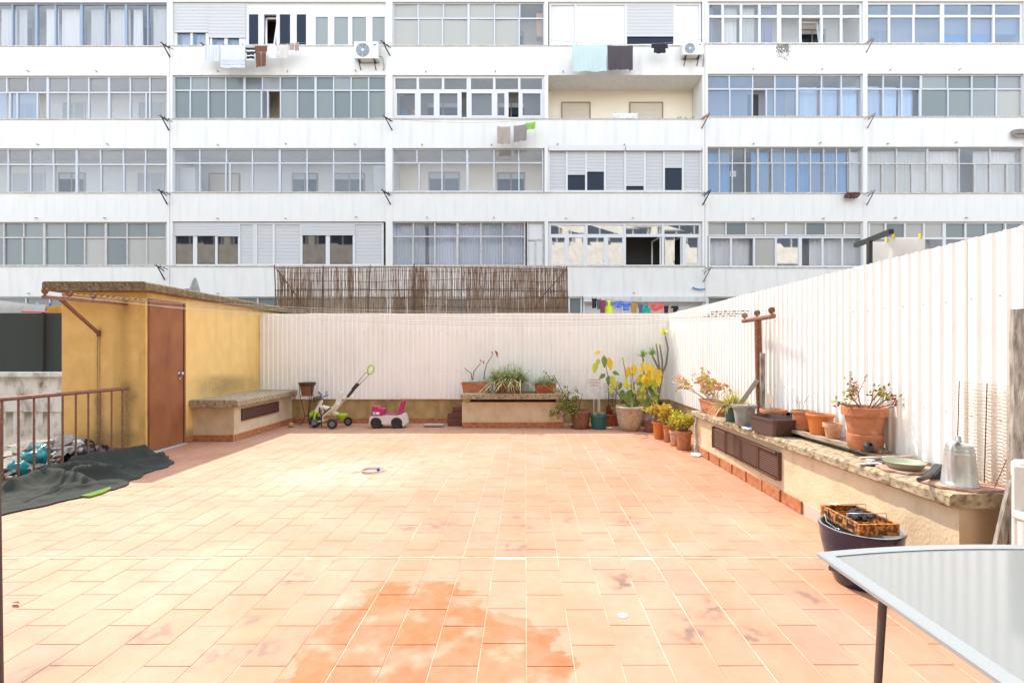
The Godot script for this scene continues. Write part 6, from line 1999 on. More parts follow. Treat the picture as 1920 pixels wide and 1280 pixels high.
func build_toys() -> void:
	# plant stand
	var b := Vector3(-3.80, 0, -8.42)
	var p := thing("plant_stand", "thin black iron plant stand with curved legs holding a brown pot", "plant stand", b)
	var st := mb()
	for k in 3:
		var a := TAU * k / 3 + 0.5
		var c := Vector3(cos(a), 0, sin(a))
		st = mb()
		tube(st, [c * 0.125 + Vector3(0, 0.70, 0), c * 0.115 + Vector3(0, 0.52, 0), c * 0.06 + Vector3(0, 0.28, 0), c * 0.035 + Vector3(0, 0.16, 0), c * 0.06 + Vector3(0, 0.07, 0), c * 0.135 + Vector3(0, 0.008, 0)], 0.0055, 0.0055, 6)
		put(st, "leg", M.iron, p)
	for q in [[0.70, 0.13], [0.52, 0.105], [0.17, 0.04]]:
		st = mb()
		var pts := []
		for i in 25: pts.append(Vector3(cos(TAU * i / 24) * q[1], q[0], sin(TAU * i / 24) * q[1]))
		tube(st, pts, 0.005, 0.005, 5)
		put(st, "ring", M.iron, p)
	p = thing("pot", "brown plastic pot with dark rim sitting in the iron plant stand", "pot", b + Vector3(0, 0.525, 0))
	pot_body(p, 0.135, 0.088, 0.22, M.terra_dark, 0.03)
	soil(p, 0.11, 0.19)
	st = mb()
	lathe(st, [Vector2(0.132, 0.222), Vector2(0.142, 0.222), Vector2(0.142, 0.19), Vector2(0.137, 0.19)], 28)
	put(st, "rim", M.black_plastic, p)
	# dried gourd
	b = gp(545, 801)
	st = mb(1)
	lathe(st, [Vector2(0, 0.082), Vector2(0.02, 0.08), Vector2(0.038, 0.06), Vector2(0.042, 0.038), Vector2(0.03, 0.01), Vector2(0, 0.0)], 16, Transform3D(), false, 0.05)
	var g := put(st, "gourd", mat(0.42, 0.22, 0.09, 0.6))
	g.position = b
	tag(g, "small round dried gourd on the tiles by the left bench", "gourd")
	st = mb()
	tube(st, [Vector3(0.04, 0.03, 0), Vector3(0.1, 0.012, 0.01), Vector3(0.2, 0.01, 0.03), Vector3(0.26, 0.012, 0.0)], 0.007, 0.005, 5)
	put(st, "stalk", M.twig_pale, g)
	# tricycle
	var d := 8.2
	b = Vector3(at(615, 0, d).x, 0, -d)
	p = thing("tricycle", "child's white and lime green tricycle with tall push handle", "tricycle", b)
	var T := func(x: float, y: float, z := 0.0) -> Vector3: return Vector3((x - 600.0) * 0.00113, (1062.0 - y) * 0.00113, z)
	for q in [[410, 955, 0.10, 0.02, 0.0, 0.045], [722, 990, 0.083, 0.17, 0.0, 0.04], [845, 960, 0.075, -0.17, 0.0, 0.04]]:
		st = mb()
		var x := Transform3D(Basis(Vector3(1, 0, 0), PI / 2) * Basis(Vector3(0, 0, 1), 0.0), T.call(q[0], q[1], q[3]))
		if q[0] < 500: x.basis = Basis(Vector3.UP, 0.35) * x.basis
		var r: float = q[2]; var w: float = q[5] * 0.5
		x.origin.y = r + 0.002
		lathe(st, [Vector2(0.03, -w * 0.8), Vector2(r * 0.7, -w), Vector2(r * 0.95, -w), Vector2(r, -w * 0.6), Vector2(r, w * 0.6), Vector2(r * 0.95, w), Vector2(r * 0.7, w), Vector2(0.03, w * 0.8)], 26, x)
		var wh := put(st, "wheel", M.tyre, p)
		st = mb()
		lathe(st, [Vector2(0, -w * 0.9), Vector2(r * 0.55, -w * 0.9), Vector2(r * 0.6, 0), Vector2(r * 0.55, w * 0.9), Vector2(0, w * 1.05)], 16, x)
		put(st, "hub", M.grey_plastic, wh)
	st = mb(1)
	tube(st, [T.call(412, 930, 0.06), T.call(428, 850, 0.05), T.call(440, 815)], 0.018, 0.016, 8)
	tube(st, [T.call(405, 960, -0.05), T.call(425, 850, -0.04), T.call(440, 815)], 0.018, 0.016, 8)
	put(st, "fork", M.lime, p)
	st = mb(1)
	var pts := []
	for i in 9:
		var a := lerpf(0.35, 2.75, i / 8.0)
		pts.append(T.call(412 + cos(a) * 72, 915 - sin(a) * 80, 0.02))
	for i in 8: bar(st, pts[i], pts[i + 1], 0.075, 0.01, Vector3(0, 0, 1))
	put(st, "mudguard", M.lime, p)
	st = mb(1)
	tube(st, [T.call(415, 990, 0.09), T.call(425, 985, 0.12)], 0.028, 0.028, 8)
	box(st, T.call(425, 1005, 0.13), Vector3(0.10, 0.02, 0.05), Basis(Vector3(0, 0, 1), 0.3))
	put(st, "pedal", M.grey_plastic, p)
	st = mb(1)
	tube(st, [T.call(430, 830), T.call(455, 770), T.call(480, 700), T.call(500, 655)], 0.045, 0.028, 10)
	tube(st, [T.call(450, 780), T.call(530, 760), T.call(620, 790), T.call(690, 850), T.call(740, 880)], 0.034, 0.05, 10)
	tube(st, [T.call(520, 780), T.call(525, 880), T.call(520, 955)], 0.016, 0.014, 8)
	box(st, T.call(525, 958), Vector3(0.07, 0.014, 0.25))
	put(st, "frame", M.cream_plastic, p)
	st = mb(1)
	tube(st, [T.call(600, 860), T.call(680, 800), T.call(750, 720), T.call(765, 640), T.call(790, 545)], 0.05, 0.035, 10)
	for k in 5: box(st, T.call(600 + k * 38, 850 - k * 34), Vector3(0.07, 0.04, 0.24 - 0.01 * k), Basis(Vector3(0, 0, 1), 0.65))
	for k in 5: box(st, T.call(752 + k * 9, 710 - k * 38), Vector3(0.032, 0.055, 0.22 - 0.018 * k), Basis(Vector3(0, 0, 1), -0.22))
	put(st, "seat", M.cream_plastic, p)
	st = mb(1)
	tube(st, [T.call(520, 745, 0.13), T.call(520, 810, 0.14), T.call(550, 870, 0.14), T.call(610, 810, 0.14), T.call(685, 750, 0.13)], 0.012, 0.012, 6)
	tube(st, [T.call(550, 870, 0.14), T.call(548, 960, 0.14), T.call(548, 1040, 0.13)], 0.01, 0.01, 6)
	put(st, "strap", M.black_plastic, p)
	st = mb(1)
	for s in [-1.0, 1.0]: tube(st, [T.call(500, 640), T.call(515, 600, 0.06 * s), T.call(545 + s * 12, 575 - s * 18, 0.17 * s)], 0.014, 0.016, 8)
	for s in [-1.0, 1.0]: tube(st, [T.call(530 + s * 12, 580 - s * 18, 0.13 * s), T.call(520 + s * 14, 530 - s * 12, 0.2 * s)], 0.013, 0.017, 8)
	put(st, "handlebar", M.grey_plastic, p)
	st = mb(1)
	lathe(st, [Vector2(0, 0.0), Vector2(0.05, 0.0), Vector2(0.065, 0.03), Vector2(0.06, 0.08), Vector2(0.0, 0.085)], 14, Transform3D(Basis(Vector3(0, 0, 1), 0.25), T.call(450, 665, 0.03)), false, 0.1)
	put(st, "handlebar_bag", M.brown_plastic, p)
	st = mb()
	lathe(st, [Vector2(0.0, 0.0), Vector2(0.03, 0.0), Vector2(0.092, 0.10), Vector2(0.10, 0.118), Vector2(0.092, 0.118), Vector2(0.03, 0.02), Vector2(0.0, 0.02)], 20, Transform3D(Basis(), T.call(808, 962, 0.02)), false)
	put(st, "basket", M.lime, p)
	st = mb(1)
	tube(st, [T.call(780, 720), T.call(895, 600)], 0.012, 0.012, 8)
	tube(st, [T.call(1035, 400, 0.02), T.call(1170, 235, 0.02)], 0.010, 0.010, 8)
	tube(st, [T.call(1060, 425, -0.02), T.call(1205, 275, -0.02)], 0.010, 0.010, 8)
	put(st, "push_rod", M.zinc, p)
	st = mb(1)
	tube(st, [T.call(890, 605), T.call(965, 515), T.call(975, 490), T.call(1050, 405)], 0.022, 0.034, 10)
	put(st, "grip_sleeve", M.black_plastic, p)
	st = mb(1)
	pts = []
	for i in 19:
		var a := TAU * i / 18
		pts.append(T.call(1240 + cos(a) * 48 + sin(a) * 10, 195 - sin(a) * 66, 0.0))
	tube(st, pts, 0.012, 0.012, 8)
	tube(st, [T.call(1165, 240, 0.02), T.call(1200, 245)], 0.012, 0.012, 6)
	tube(st, [T.call(1200, 280, -0.02), T.call(1215, 250)], 0.012, 0.012, 6)
	put(st, "push_handle", M.lime, p)
	# ride-on car
	b = Vector3(at(730, 0, d).x, 0, -d)
	p = thing("ride_on_car", "white and pink toddler ride-on car with black wheels", "toy car", b)
	var C := func(x: float, y: float) -> Vector2: return Vector2((x - 1515.0) * 0.00113, (1050.0 - y) * 0.00113)
	st = mb()
	var poly := PackedVector2Array()
	for q in [[1242, 1005], [1246, 905], [1262, 872], [1420, 868], [1470, 858], [1640, 862], [1700, 850], [1735, 838], [1752, 846], [1772, 920], [1785, 990], [1750, 1022], [1738, 1015]]: poly.append(C.call(q[0], q[1]))
	for i in 9:
		var a := lerpf(-0.3, PI + 0.3, i / 8.0)
		poly.append(C.call(1650 + cos(a) * 86, 965 - sin(a) * 80))
	for i in 9:
		var a := lerpf(-0.3, PI + 0.3, i / 8.0)
		poly.append(C.call(1345 + cos(a) * 86, 965 - sin(a) * 80))
	extrude(st, poly, -0.12, 0.12)
	put(st, "body", M.white_plastic, p)
	st = mb()
	bx(st, Vector3(-0.24, 0.07, -0.10), Vector3(0.24, 0.16, 0.10))
	put(st, "chassis", M.white_plastic, p)
	for q in [[1345.0], [1650.0]]:
		for s in [-1.0, 1.0]:
			st = mb()
			lathe(st, [Vector2(0, -0.02), Vector2(0.07, -0.024), Vector2(0.086, -0.022), Vector2(0.092, -0.014), Vector2(0.092, 0.014), Vector2(0.086, 0.022), Vector2(0.06, 0.024), Vector2(0.05, 0.016), Vector2(0.02, 0.018), Vector2(0, 0.022)], 28, Transform3D(Basis(Vector3(1, 0, 0), PI / 2 * s), Vector3(C.call(q[0], 0).x, 0.094, 0.105 * s)))
			put(st, "wheel", M.tyre, p)
	st = mb()
	poly = PackedVector2Array()
	for q in [[1268, 866], [1274, 735], [1284, 724], [1318, 728], [1330, 738], [1350, 730], [1368, 748], [1375, 762], [1430, 762], [1448, 772], [1444, 820], [1425, 864]]: poly.append(C.call(q[0], q[1]))
	extrude(st, poly, -0.09, 0.09)
	put(st, "dashboard", M.magenta, p)
	st = mb()
	for q in [[1292, 1325, 806, 850, 0.25, 0.6, 0.65], [1336, 1388, 812, 845, 0.8, 0.8, 0.8]]:
		st = mb()
		var a: Vector2 = C.call(q[0], q[2]); var c: Vector2 = C.call(q[1], q[3])
		box(st, Vector3((a.x + c.x) / 2, (a.y + c.y) / 2, 0.0915), Vector3(c.x - a.x, a.y - c.y, 0.002))
		put(st, "sticker", mat(q[4], q[5], q[6], 0.4), p)
	st = mb()
	var pa: Vector2 = C.call(1460, 860); var pb2: Vector2 = C.call(1640, 850)
	cbox(st, Vector3((pa.x + pb2.x) / 2, pa.y + 0.006, 0), Vector3(pb2.x - pa.x, 0.022, 0.17), 0.008)
	put(st, "seat", M.magenta, p)
	st = mb()
	poly = PackedVector2Array()
	for q in [[1655, 862], [1672, 790], [1695, 690], [1705, 665], [1735, 642], [1748, 650], [1735, 720], [1712, 800], [1700, 862]]: poly.append(C.call(q[0], q[1]))
	extrude(st, poly, -0.085, 0.085)
	put(st, "backrest", M.magenta, p)
	# stack of spare floor tiles, cardboard
	st = mb()
	for k in 9:
		var o := Node3D.new()
		st = mb()
		if k < 6: cbox(st, Vector3.ZERO, Vector3(0.245 + rf(-0.004, 0.004), 0.036, 0.2), 0.004)
		else: cbox(st, Vector3.ZERO, Vector3(0.165, 0.034, 0.19), 0.004)
		var tl := put(st, "spare_tile", mat(0.15 + rf(-0.02, 0.02), 0.052, 0.035, 0.65))
		tl.position = Vector3(-1.215 + (0.038 if k >= 6 else 0.0) + rf(-0.006, 0.006), 0.02 + 0.038 * k, -8.40 + rf(-0.006, 0.006))
		tag(tl, "%s brown spare tile in the stack left of the middle bench" % ["bottom", "second lowest", "third lowest", "fourth lowest", "fifth lowest", "sixth lowest", "lowest short", "middle short", "topmost short"][k], "tile", "stacked spare tiles")
		o.free()
	st = mb()
	for k in 4: box(st, Vector3(rf(-0.02, 0.02), 0.006 + 0.011 * k, rf(-0.015, 0.015)), Vector3(0.33, 0.008, 0.17), Basis(Vector3.UP, rf(-0.12, 0.12)))
	var cd := put(st, "flattened_cardboard", M.card)
	cd.position = Vector3(-1.55, 0, -8.28)
	tag(cd, "flattened cardboard lying between the toy car and the tile stack", "cardboard")
	# coil of hose with a blue cap
	b = gp(697, 884)
	st = mb(1)
	for k in 3:
		pts = []
		for i in 25: pts.append(Vector3(cos(TAU * i / 24) * (0.10 + 0.012 * k) + 0.01 * k, 0.008 + 0.007 * k, sin(TAU * i / 24) * (0.095 + 0.01 * k)))
		tube(st, pts, 0.0045, 0.0045, 5)
	tube(st, [Vector3(-0.10, 0.01, 0.02), Vector3(-0.16, 0.008, 0.05), Vector3(-0.19, 0.008, 0.09)], 0.004, 0.004, 5)
	tube(st, [Vector3(0.09, 0.01, -0.04), Vector3(0.14, 0.03, -0.08), Vector3(0.2, 0.02, -0.14)], 0.004, 0.004, 5)
	var co := put(st, "hose_coil", mat(0.45, 0.40, 0.36, 0.5))
	co.position = b
	tag(co, "thin coiled tube lying in the middle of the sunlit tiles", "tube")
	st = mb()
	lathe(st, [Vector2(0, 0), Vector2(0.017, 0.0), Vector2(0.018, 0.03), Vector2(0.014, 0.036), Vector2(0, 0.036)], 16)
	var cap := put(st, "bottle_cap", M.blue_plastic)
	cap.position = gp(709, 883.5)
	tag(cap, "bright blue cap beside the coiled tube", "cap")
	st = mb()
	poly = PackedVector2Array()
	for q in [[-0.022, -0.014], [0.0, -0.024], [0.024, -0.012], [0.02, 0.012], [-0.004, 0.018], [-0.02, 0.008]]: poly.append(Vector2(q[0], q[1]))
	extrude(st, poly, -0.004, 0.0, Transform3D(Basis(Vector3(1, 0, 0), PI / 2), Vector3.ZERO))
	var sc := put(st, "plaster_scrap", M.paper)
	sc.position = gp(1168, 1155)
	tag(sc, "small white scrap on the sunlit tiles in the foreground", "scrap")
	st = mb()
	leaf(st, Vector3(-0.02, 0.008, 0), Vector3(0.9, 0.2, 0.3).normalized(), Vector3(0, 0.3, 1).normalized(), 0.06, 0.025, 0.1, 4, 0.5)
	var dl := put(st, "dry_leaf", M.twig)
	dl.position = gp(30, 1133)
	tag(dl, "curled dry leaf on the tiles at the lower left", "leaf")

# ---------- things on and around the long bench ----------
func top(d: float) -> float: return 0.5775 - (d - 2.49) * 0.0107

func build_right() -> void:
	# geranium trough
	var d := 5.88
	var b := Vector3(2.30, top(d), -d)
	var p := planter("planter", "terracotta trough with leggy pinkish geranium at the far end of the long bench", b, 0.64, 0.19, 0.155, 0.16, M.terra, PI / 2 - 0.03)
	trough_soil(p, 0.58, 0.14, 0.135)
	var st := mb()
	var tips := []
	for i in 13: twigs(st, Vector3(rf(-0.26, 0.26), 0.13, rf(-0.05, 0.05)), Vector3(rf(-0.5, 0.9), rf(0.5, 1.0), rf(-0.9, 0.3)).normalized(), rf(0.12, 0.22), 0.007, 2, tips, 0.7, 2)
	put(st, "branches", M.twig_pale, p)
	leaf_cloud(p, tips, 3, 0.042, 0.042, 0.035, [M.geranium, M.geranium, M.leaf_lime, M.twig_pale])
	st = mb()
	for q in [[1273, 706], [1268, 708], [1303, 702], [1299, 704], [1270, 716], [1330, 700]]:
		for k in 9: leaf(st, p.transform.affine_inverse() * (at(q[0], q[1], 5.95) + Vector3(rf(-1, 1), rf(-1, 1), rf(-1, 1)) * 0.02), Vector3(rf(-1, 1), rf(-0.5, 1), rf(-1, 1)).normalized(), Vector3(rf(-1, 1), rf(-1, 1), rf(-1, 1)).normalized(), 0.022, 0.018, 0.0, 2)
	put(st, "flowers", M.pink, p).set_meta("kind", "stuff")
	# spider plant
	d = 5.22
	p = potted("potted_grass_plant", "pot of yellowing arching spider plant between the geranium trough and the grey pot", Vector3(2.25, top(d), -d), 0.105, 0.08, 0.15, M.green_pot, 0.025)
	tuft(p, Vector3(0, 0.14, 0), 0.06, 0.06, 190, 0.18, 0.32, 0.45, M.grass_pale, 0.011)
	tuft(p, Vector3(0, 0.14, 0), 0.06, 0.06, 110, 0.2, 0.34, 0.4, M.jade, 0.009)
	tuft(p, Vector3(-0.05, 0.15, 0.03), 0.05, 0.05, 50, 0.16, 0.26, 0.8, M.straw, 0.010)
	# grey pot
	d = 4.87
	p = potted("weathered_pot", "weathered grey green pot of dry soil left of the brown trough", Vector3(2.205, top(d), -d), 0.117, 0.078, 0.215, M.grey_pot, 0.03)
	st = mb()
	for i in 26:
		var c := Vector3(rf(-0.08, 0.08), 0.2, rf(-0.08, 0.08))
		box(st, c, Vector3(rf(0.01, 0.04), rf(0.006, 0.02), rf(0.01, 0.03)), Basis(Vector3(rf(-1, 1), 1, rf(-1, 1)).normalized(), rf(0, 3)))
	put(st, "bark_chips", M.terra_pale, p)
	# bowl behind
	d = 4.72
	p = potted("clay_bowl", "wide terracotta pot with white dead stems below the rusty post", Vector3(2.42, top(d), -d), 0.122, 0.085, 0.185, M.terra, 0.035)
	st = mb()
	for i in 6:
		var c := Vector3(-0.03 + rf(-0.03, 0.03), 0.17, rf(-0.04, 0.04))
		tube(st, [c, c + Vector3(rf(-0.02, 0.02), 0.09, rf(-0.02, 0.02)), c + Vector3(rf(-0.03, 0.03), rf(0.12, 0.24), rf(-0.03, 0.03))], 0.007, 0.003, 5)
	put(st, "dead_stems", mat(0.62, 0.52, 0.44, 0.9), p)
	# two plastic troughs
	p = planter("plastic_trough", "dark brown plastic trough overhanging the front of the long bench", Vector3(2.245, top(4.4) + 0.002, -4.40), 0.43, 0.235, 0.15, 0.17, M.brown_plastic, PI / 2 + 0.10, "planter", false)
	trough_soil(p, 0.34, 0.17, 0.05)
	st = mb()
	for i in 20:
		var c := Vector3(rf(-0.15, 0.15), 0.05, rf(-0.07, 0.07))
		tube(st, [c, c + Vector3(rf(-0.05, 0.05), rf(0.02, 0.09), rf(-0.03, 0.03))], 0.003, 0.002, 4)
	put(st, "dry_stems", M.straw, p)
	p = planter("plastic_trough", "black plastic trough behind the dark brown one, against the fence", Vector3(2.452, top(4.5), -4.56), 0.50, 0.19, 0.16, 0.16, M.black_plastic, PI / 2, "planter", false)
	trough_soil(p, 0.42, 0.14, 0.09)
	st = mb()
	for i in 16:
		var c := Vector3(rf(-0.2, 0.2), 0.09, rf(-0.06, 0.06))
		tube(st, [c, c + Vector3(rf(-0.04, 0.04), rf(0.02, 0.08), rf(-0.03, 0.03))], 0.003, 0.002, 4)
	put(st, "dry_stems", M.straw, p)
	# blue and white tile under the pots
	st = mb()
	cbox(st, Vector3.ZERO, Vector3(0.15, 0.008, 0.15), 0.001)
	var tl := put(st, "glazed_tile", mat(0.60, 0.66, 0.74, 0.2))
	tl.position = Vector3(2.20, top(4.68) + 0.005, -4.68)
	tag(tl, "pale glazed tile lying between the grey pot and the brown trough", "tile")
	st = mb()
	for k in 3: box(st, Vector3(-0.03 + 0.03 * k, 0.0048, 0.02 * k - 0.02), Vector3(0.022, 0.001, 0.10), Basis(Vector3.UP, 0.7 * k))
	put(st, "blue_pattern", mat(0.05, 0.12, 0.42, 0.2), tl)
	# planks
	var pl := [[2.475, 4.42, 2.49, 3.36, 0.075, 0.030, 0.0], [2.345, 4.36, 2.385, 3.40, 0.055, 0.026, 0.0], [2.50, 4.30, 2.51, 3.05, 0.10, 0.02, -0.028], [2.41, 4.2, 2.43, 3.2, 0.05, 0.018, -0.03]]
	var lb := ["top weathered plank carrying the clay pots on the long bench", "front weathered plank along the edge of the long bench", "wide dark plank underneath the pots, against the fence", "thin board under the stacked planks on the long bench"]
	for k in 4:
		var q: Array = pl[k]
		st = mb()
		var a := Vector3(q[0], top(q[1]) + 0.048 + q[6], -q[1]); var c := Vector3(q[2], top(q[3]) + 0.048 + q[6], -q[3])
		bar(st, Vector3.ZERO, c - a, q[4], q[5])
		for s in [-1.0, 1.0]: bar(st, Vector3(s * (q[4] * 0.5 - 0.005), q[5] * 0.5 + 0.0015, -0.002), c - a + Vector3(s * (q[4] * 0.5 - 0.005), q[5] * 0.5 + 0.0015, 0.002), 0.009, 0.003)
		if k == 0: st = plank_with_groove(c - a, q[4], q[5])
		var o := put(st, "plank", M.plank)
		o.position = a
		tag(o, lb[k], "plank")
	var py := 0.048 + 0.0155
	# pots on the planks
	p = potted("clay_pot", "salmon red plastic pot with thin dry twigs, leftmost of the pots on the planks", Vector3(2.425, top(4.22) + py, -4.22), 0.098, 0.068, 0.165, M.terra, 0.02)
	st = mb()
	tips = []
	for i in 3: twigs(st, Vector3(-0.02, 0.14, 0), Vector3(rf(-0.4, 0.4), 1, rf(-0.4, 0.4)).normalized(), 0.11, 0.0035, 1, tips, 0.5, 2)
	put(st, "twigs", M.twig_pale, p)
	p = potted("clay_pot", "bright orange plastic pot in the middle of the pots on the planks", Vector3(2.43, top(3.98) + py, -3.98), 0.106, 0.077, 0.165, M.orange_plastic, 0.018)
	p = potted("clay_pot", "small pale clay pot right of the bright orange one", Vector3(2.415, top(3.80) + py, -3.80), 0.068, 0.045, 0.115, M.terra_pale, 0.032)
	b = Vector3(2.42, top(3.45) + py - 0.012, -3.45)
	p = thing("clay_pot", "squat clay pot used as a stand under the largest terracotta pot", "pot", b)
	st = mb()
	lathe(st, [Vector2(0, 0), Vector2(0.098, 0), Vector2(0.104, 0.025), Vector2(0.107, 0.03), Vector2(0.112, 0.095), Vector2(0.110, 0.103), Vector2(0.10, 0.103), Vector2(0.095, 0.05), Vector2(0, 0.05)], 36, Transform3D(), false)
	put(st, "pot", M.terra, p)
	p = potted("potted_succulent", "largest terracotta pot with straggling reddish succulent, by the fence on the planks", b + Vector3(0, 0.075, 0), 0.142, 0.096, 0.22, M.terra, 0.06)
	st = mb()
	tips = []
	for q in [[-0.9, 0.35, 0.3], [0.9, 0.55, -0.2], [0.8, 0.8, 0.2], [0.2, 0.7, 0.5], [-0.5, 0.5, 0.2], [0.9, 0.25, 0.4], [0.0, 0.9, -0.3], [0.6, 0.35, 0.5], [-0.2, 0.5, 0.6]]: twigs(st, Vector3(q[0] * 0.07, 0.20, q[2] * 0.07), Vector3(q[0], q[1], q[2]).normalized(), rf(0.10, 0.15), 0.006, 1, tips, 0.7, 3)
	put(st, "branches", mat(0.24, 0.12, 0.09, 0.9), p)
	leaf_cloud(p, tips, 4, 0.03, 0.02, 0.026, [M.red_leaf, M.leaf_lime, M.red_leaf, M.leaf_green])
	st = mb()
	for q in [[1592, 742, 1597, 696], [1606, 748, 1626, 702], [1603, 750, 1606, 722]]:
		var a := at(q[0], q[1], 3.45) - p.position; var c := at(q[2], q[3], 3.45) - p.position
		tube(st, [a, c], 0.004, 0.003, 4)
		for i in 34:
			var e := a.lerp(c, rf(0.35, 1.0))
			leaf(st, e, Vector3(rf(-1, 1), rf(0, 1), rf(-1, 1)).normalized(), Vector3(rf(-1, 1), rf(-1, 1), 0.5).normalized(), 0.018, 0.008, 0.1, 2)
	put(st, "seed_stalks", M.twig_pale, p)
	# black bulb-shaped pot
	st = mb(1)
	lathe(st, [Vector2(0, 0.0), Vector2(0.02, 0.003), Vector2(0.033, 0.022), Vector2(0.034, 0.036), Vector2(0.024, 0.056), Vector2(0.014, 0.060), Vector2(0.011, 0.056), Vector2(0.012, 0.03), Vector2(0, 0.03)], 26, Transform3D(Basis(Vector3(1, 0, 0), 0.9), Vector3(0, 0.012, -0.02)), false)
	var o := put(st, "black_vase", mat(0.022, 0.024, 0.03, 0.55))
	o.position = Vector3(2.32, top(3.27) + 0.062, -3.27)
	tag(o, "small round black vase lying in front of the largest terracotta pot", "vase")
	# loose bits near the middle
	st = mb()
	bar(st, Vector3.ZERO, Vector3(0.30, 0.03, 0.07), 0.035, 0.012)
	o = put(st, "stick", M.twig_pale)
	o.position = Vector3(2.235, top(3.2) + 0.024, -3.23)
	tag(o, "pale flat stick lying across the bench behind the round saucer", "stick")
	for k in 5:
		st = mb()
		var poly := PackedVector2Array()
		for i in 5: poly.append(Vector2(cos(TAU * i / 5 + k) * rf(0.04, 0.07), sin(TAU * i / 5 + k) * rf(0.02, 0.035)))
		extrude(st, poly, 0.0, 0.007, Transform3D(Basis(Vector3(1, 0, 0), -PI / 2) , Vector3.ZERO))
		o = put(st, "slate_piece", M.slate)
		o.position = Vector3(2.215 + 0.028 * k, top(3.1) + 0.002 + 0.008 * (k % 3), -3.14 + 0.03 * (k % 2) - 0.02 * k)
		o.rotation.y = 0.5 * k
		tag(o, "%s grey slate chip at the bench edge behind the round saucer" % ["outermost flat", "second flat", "middle flat", "fourth flat", "innermost flat"][k], "slate", "slate chips on the long bench")
	# broken tiles, saucer, brush, watering can
	tile_piece([[-0.12, 0.11], [0.16, 0.13], [0.2, -0.02], [0.12, -0.12], [-0.1, -0.10], [-0.15, 0.02]], Vector3(2.36, top(2.98) + 0.003, -2.98), 0.1, "pinkish broken tile under the round saucer")
	tile_piece([[-0.19, 0.09], [-0.05, 0.115], [0.12, 0.09], [0.19, 0.0], [0.13, -0.10], [-0.03, -0.13], [-0.16, -0.06]], Vector3(2.39, top(2.64) + 0.003, -2.63), -0.1, "large pinkish broken tile under the watering can")
	st = mb()
	lathe(st, [Vector2(0, 0), Vector2(0.084, 0), Vector2(0.090, 0.006), Vector2(0.108, 0.036), Vector2(0.111, 0.038), Vector2(0.110, 0.042), Vector2(0.104, 0.040), Vector2(0.086, 0.010), Vector2(0, 0.009)], 40, Transform3D(), false)
	o = put(st, "saucer", M.saucer)
	o.position = Vector3(2.345, top(2.98) + 0.017, -2.99)
	tag(o, "round grey green plant saucer on a broken tile near the watering can", "saucer")
	st = mb()
	lathe(st, [Vector2(0, 0.012), Vector2(0.088, 0.012)], 30)
	put(st, "dried_water", mat(0.40, 0.39, 0.31, 0.5), o)
	var br := thing("hand_brush", "black hand brush lying with its handle over the bench edge", "brush", Vector3(2.21, top(2.7) + 0.02, -2.70))
	st = mb(1)
	tube(st, [Vector3(-0.085, 0.022, 0.09), Vector3(-0.05, 0.026, 0.075), Vector3(0.01, 0.022, 0.03), Vector3(0.06, 0.025, -0.01)], 0.012, 0.016, 8)
	put(st, "handle", M.black_plastic, br)
	st = mb()
	cbox(st, Vector3(0.115, 0.04, -0.045), Vector3(0.15, 0.022, 0.045), 0.006, Basis(Vector3.UP, 0.55) * Basis(Vector3(0, 0, 1), 0.25))
	put(st, "head", M.black_plastic, br)
	st = mb()
	for i in 170:
		var c := Vector3(0.115, 0.03, -0.045) + Basis(Vector3.UP, 0.55) * Vector3(rf(-0.07, 0.07), rf(-0.01, 0.01), rf(-0.02, 0.02))
		tube(st, [c, c + Vector3(rf(-0.008, 0.008), -0.035, rf(0.0, 0.02))], 0.0013, 0.001, 3)
	put(st, "bristles", M.iron, br).set_meta("kind", "stuff")
	b = Vector3(2.345, top(2.6) + 0.013, -2.61)
	p = thing("watering_can", "galvanised metal watering can with broad strap handle on the broken tile", "watering can", b, 0.0)
	st = mb()
	lathe(st, [Vector2(0, 0), Vector2(0.080, 0), Vector2(0.082, 0.006), Vector2(0.079, 0.010), Vector2(0.065, 0.165), Vector2(0.067, 0.169), Vector2(0.064, 0.174), Vector2(0.062, 0.186), Vector2(0.064, 0.190), Vector2(0.061, 0.195), Vector2(0.058, 0.212), Vector2(0.060, 0.216), Vector2(0.057, 0.219), Vector2(0.054, 0.214), Vector2(0.058, 0.18), Vector2(0.074, 0.02), Vector2(0, 0.02)], 40, Transform3D(), false)
	put(st, "body", M.zinc, p)
	st = mb(1)
	var hp := []
	for q in [[0.0, 0.214], [0.020, 0.235], [0.046, 0.244], [0.068, 0.230], [0.076, 0.200], [0.073, 0.150], [0.069, 0.09], [0.070, 0.03]]: hp.append(Vector3(-q[0] * 0.95 - 0.02, q[1], q[0] * 0.5 + 0.012))
	for i in hp.size() - 1:
		var sd := Vector3(0.5, 0, 0.87) * 0.016
		var th := Vector3(-0.87, 0.2, 0.5) * 0.002
		quad(st, hp[i] - sd + th, hp[i] + sd + th, hp[i + 1] + sd + th, hp[i + 1] - sd + th)
		quad(st, hp[i] - sd - th, hp[i + 1] - sd - th, hp[i + 1] + sd - th, hp[i] + sd - th)
		quad(st, hp[i] + sd + th, hp[i] + sd - th, hp[i + 1] + sd - th, hp[i + 1] + sd + th)
		quad(st, hp[i] - sd + th, hp[i + 1] - sd + th, hp[i + 1] - sd - th, hp[i] - sd - th)
	put(st, "handle", M.zinc, p)
	st = mb(1)
	tube(st, [Vector3(0.05, 0.05, -0.05), Vector3(0.075, 0.13, -0.08), Vector3(0.082, 0.245, -0.10)], 0.02, 0.013, 12, false)
	put(st, "spout", M.zinc, p)
	# wire rack leaning on the fence
	b = Vector3(2.52, top(2.6), -2.62)
	p = thing("wire_rack", "rusty wire rack leaning on the fence behind the watering can", "rack", b)
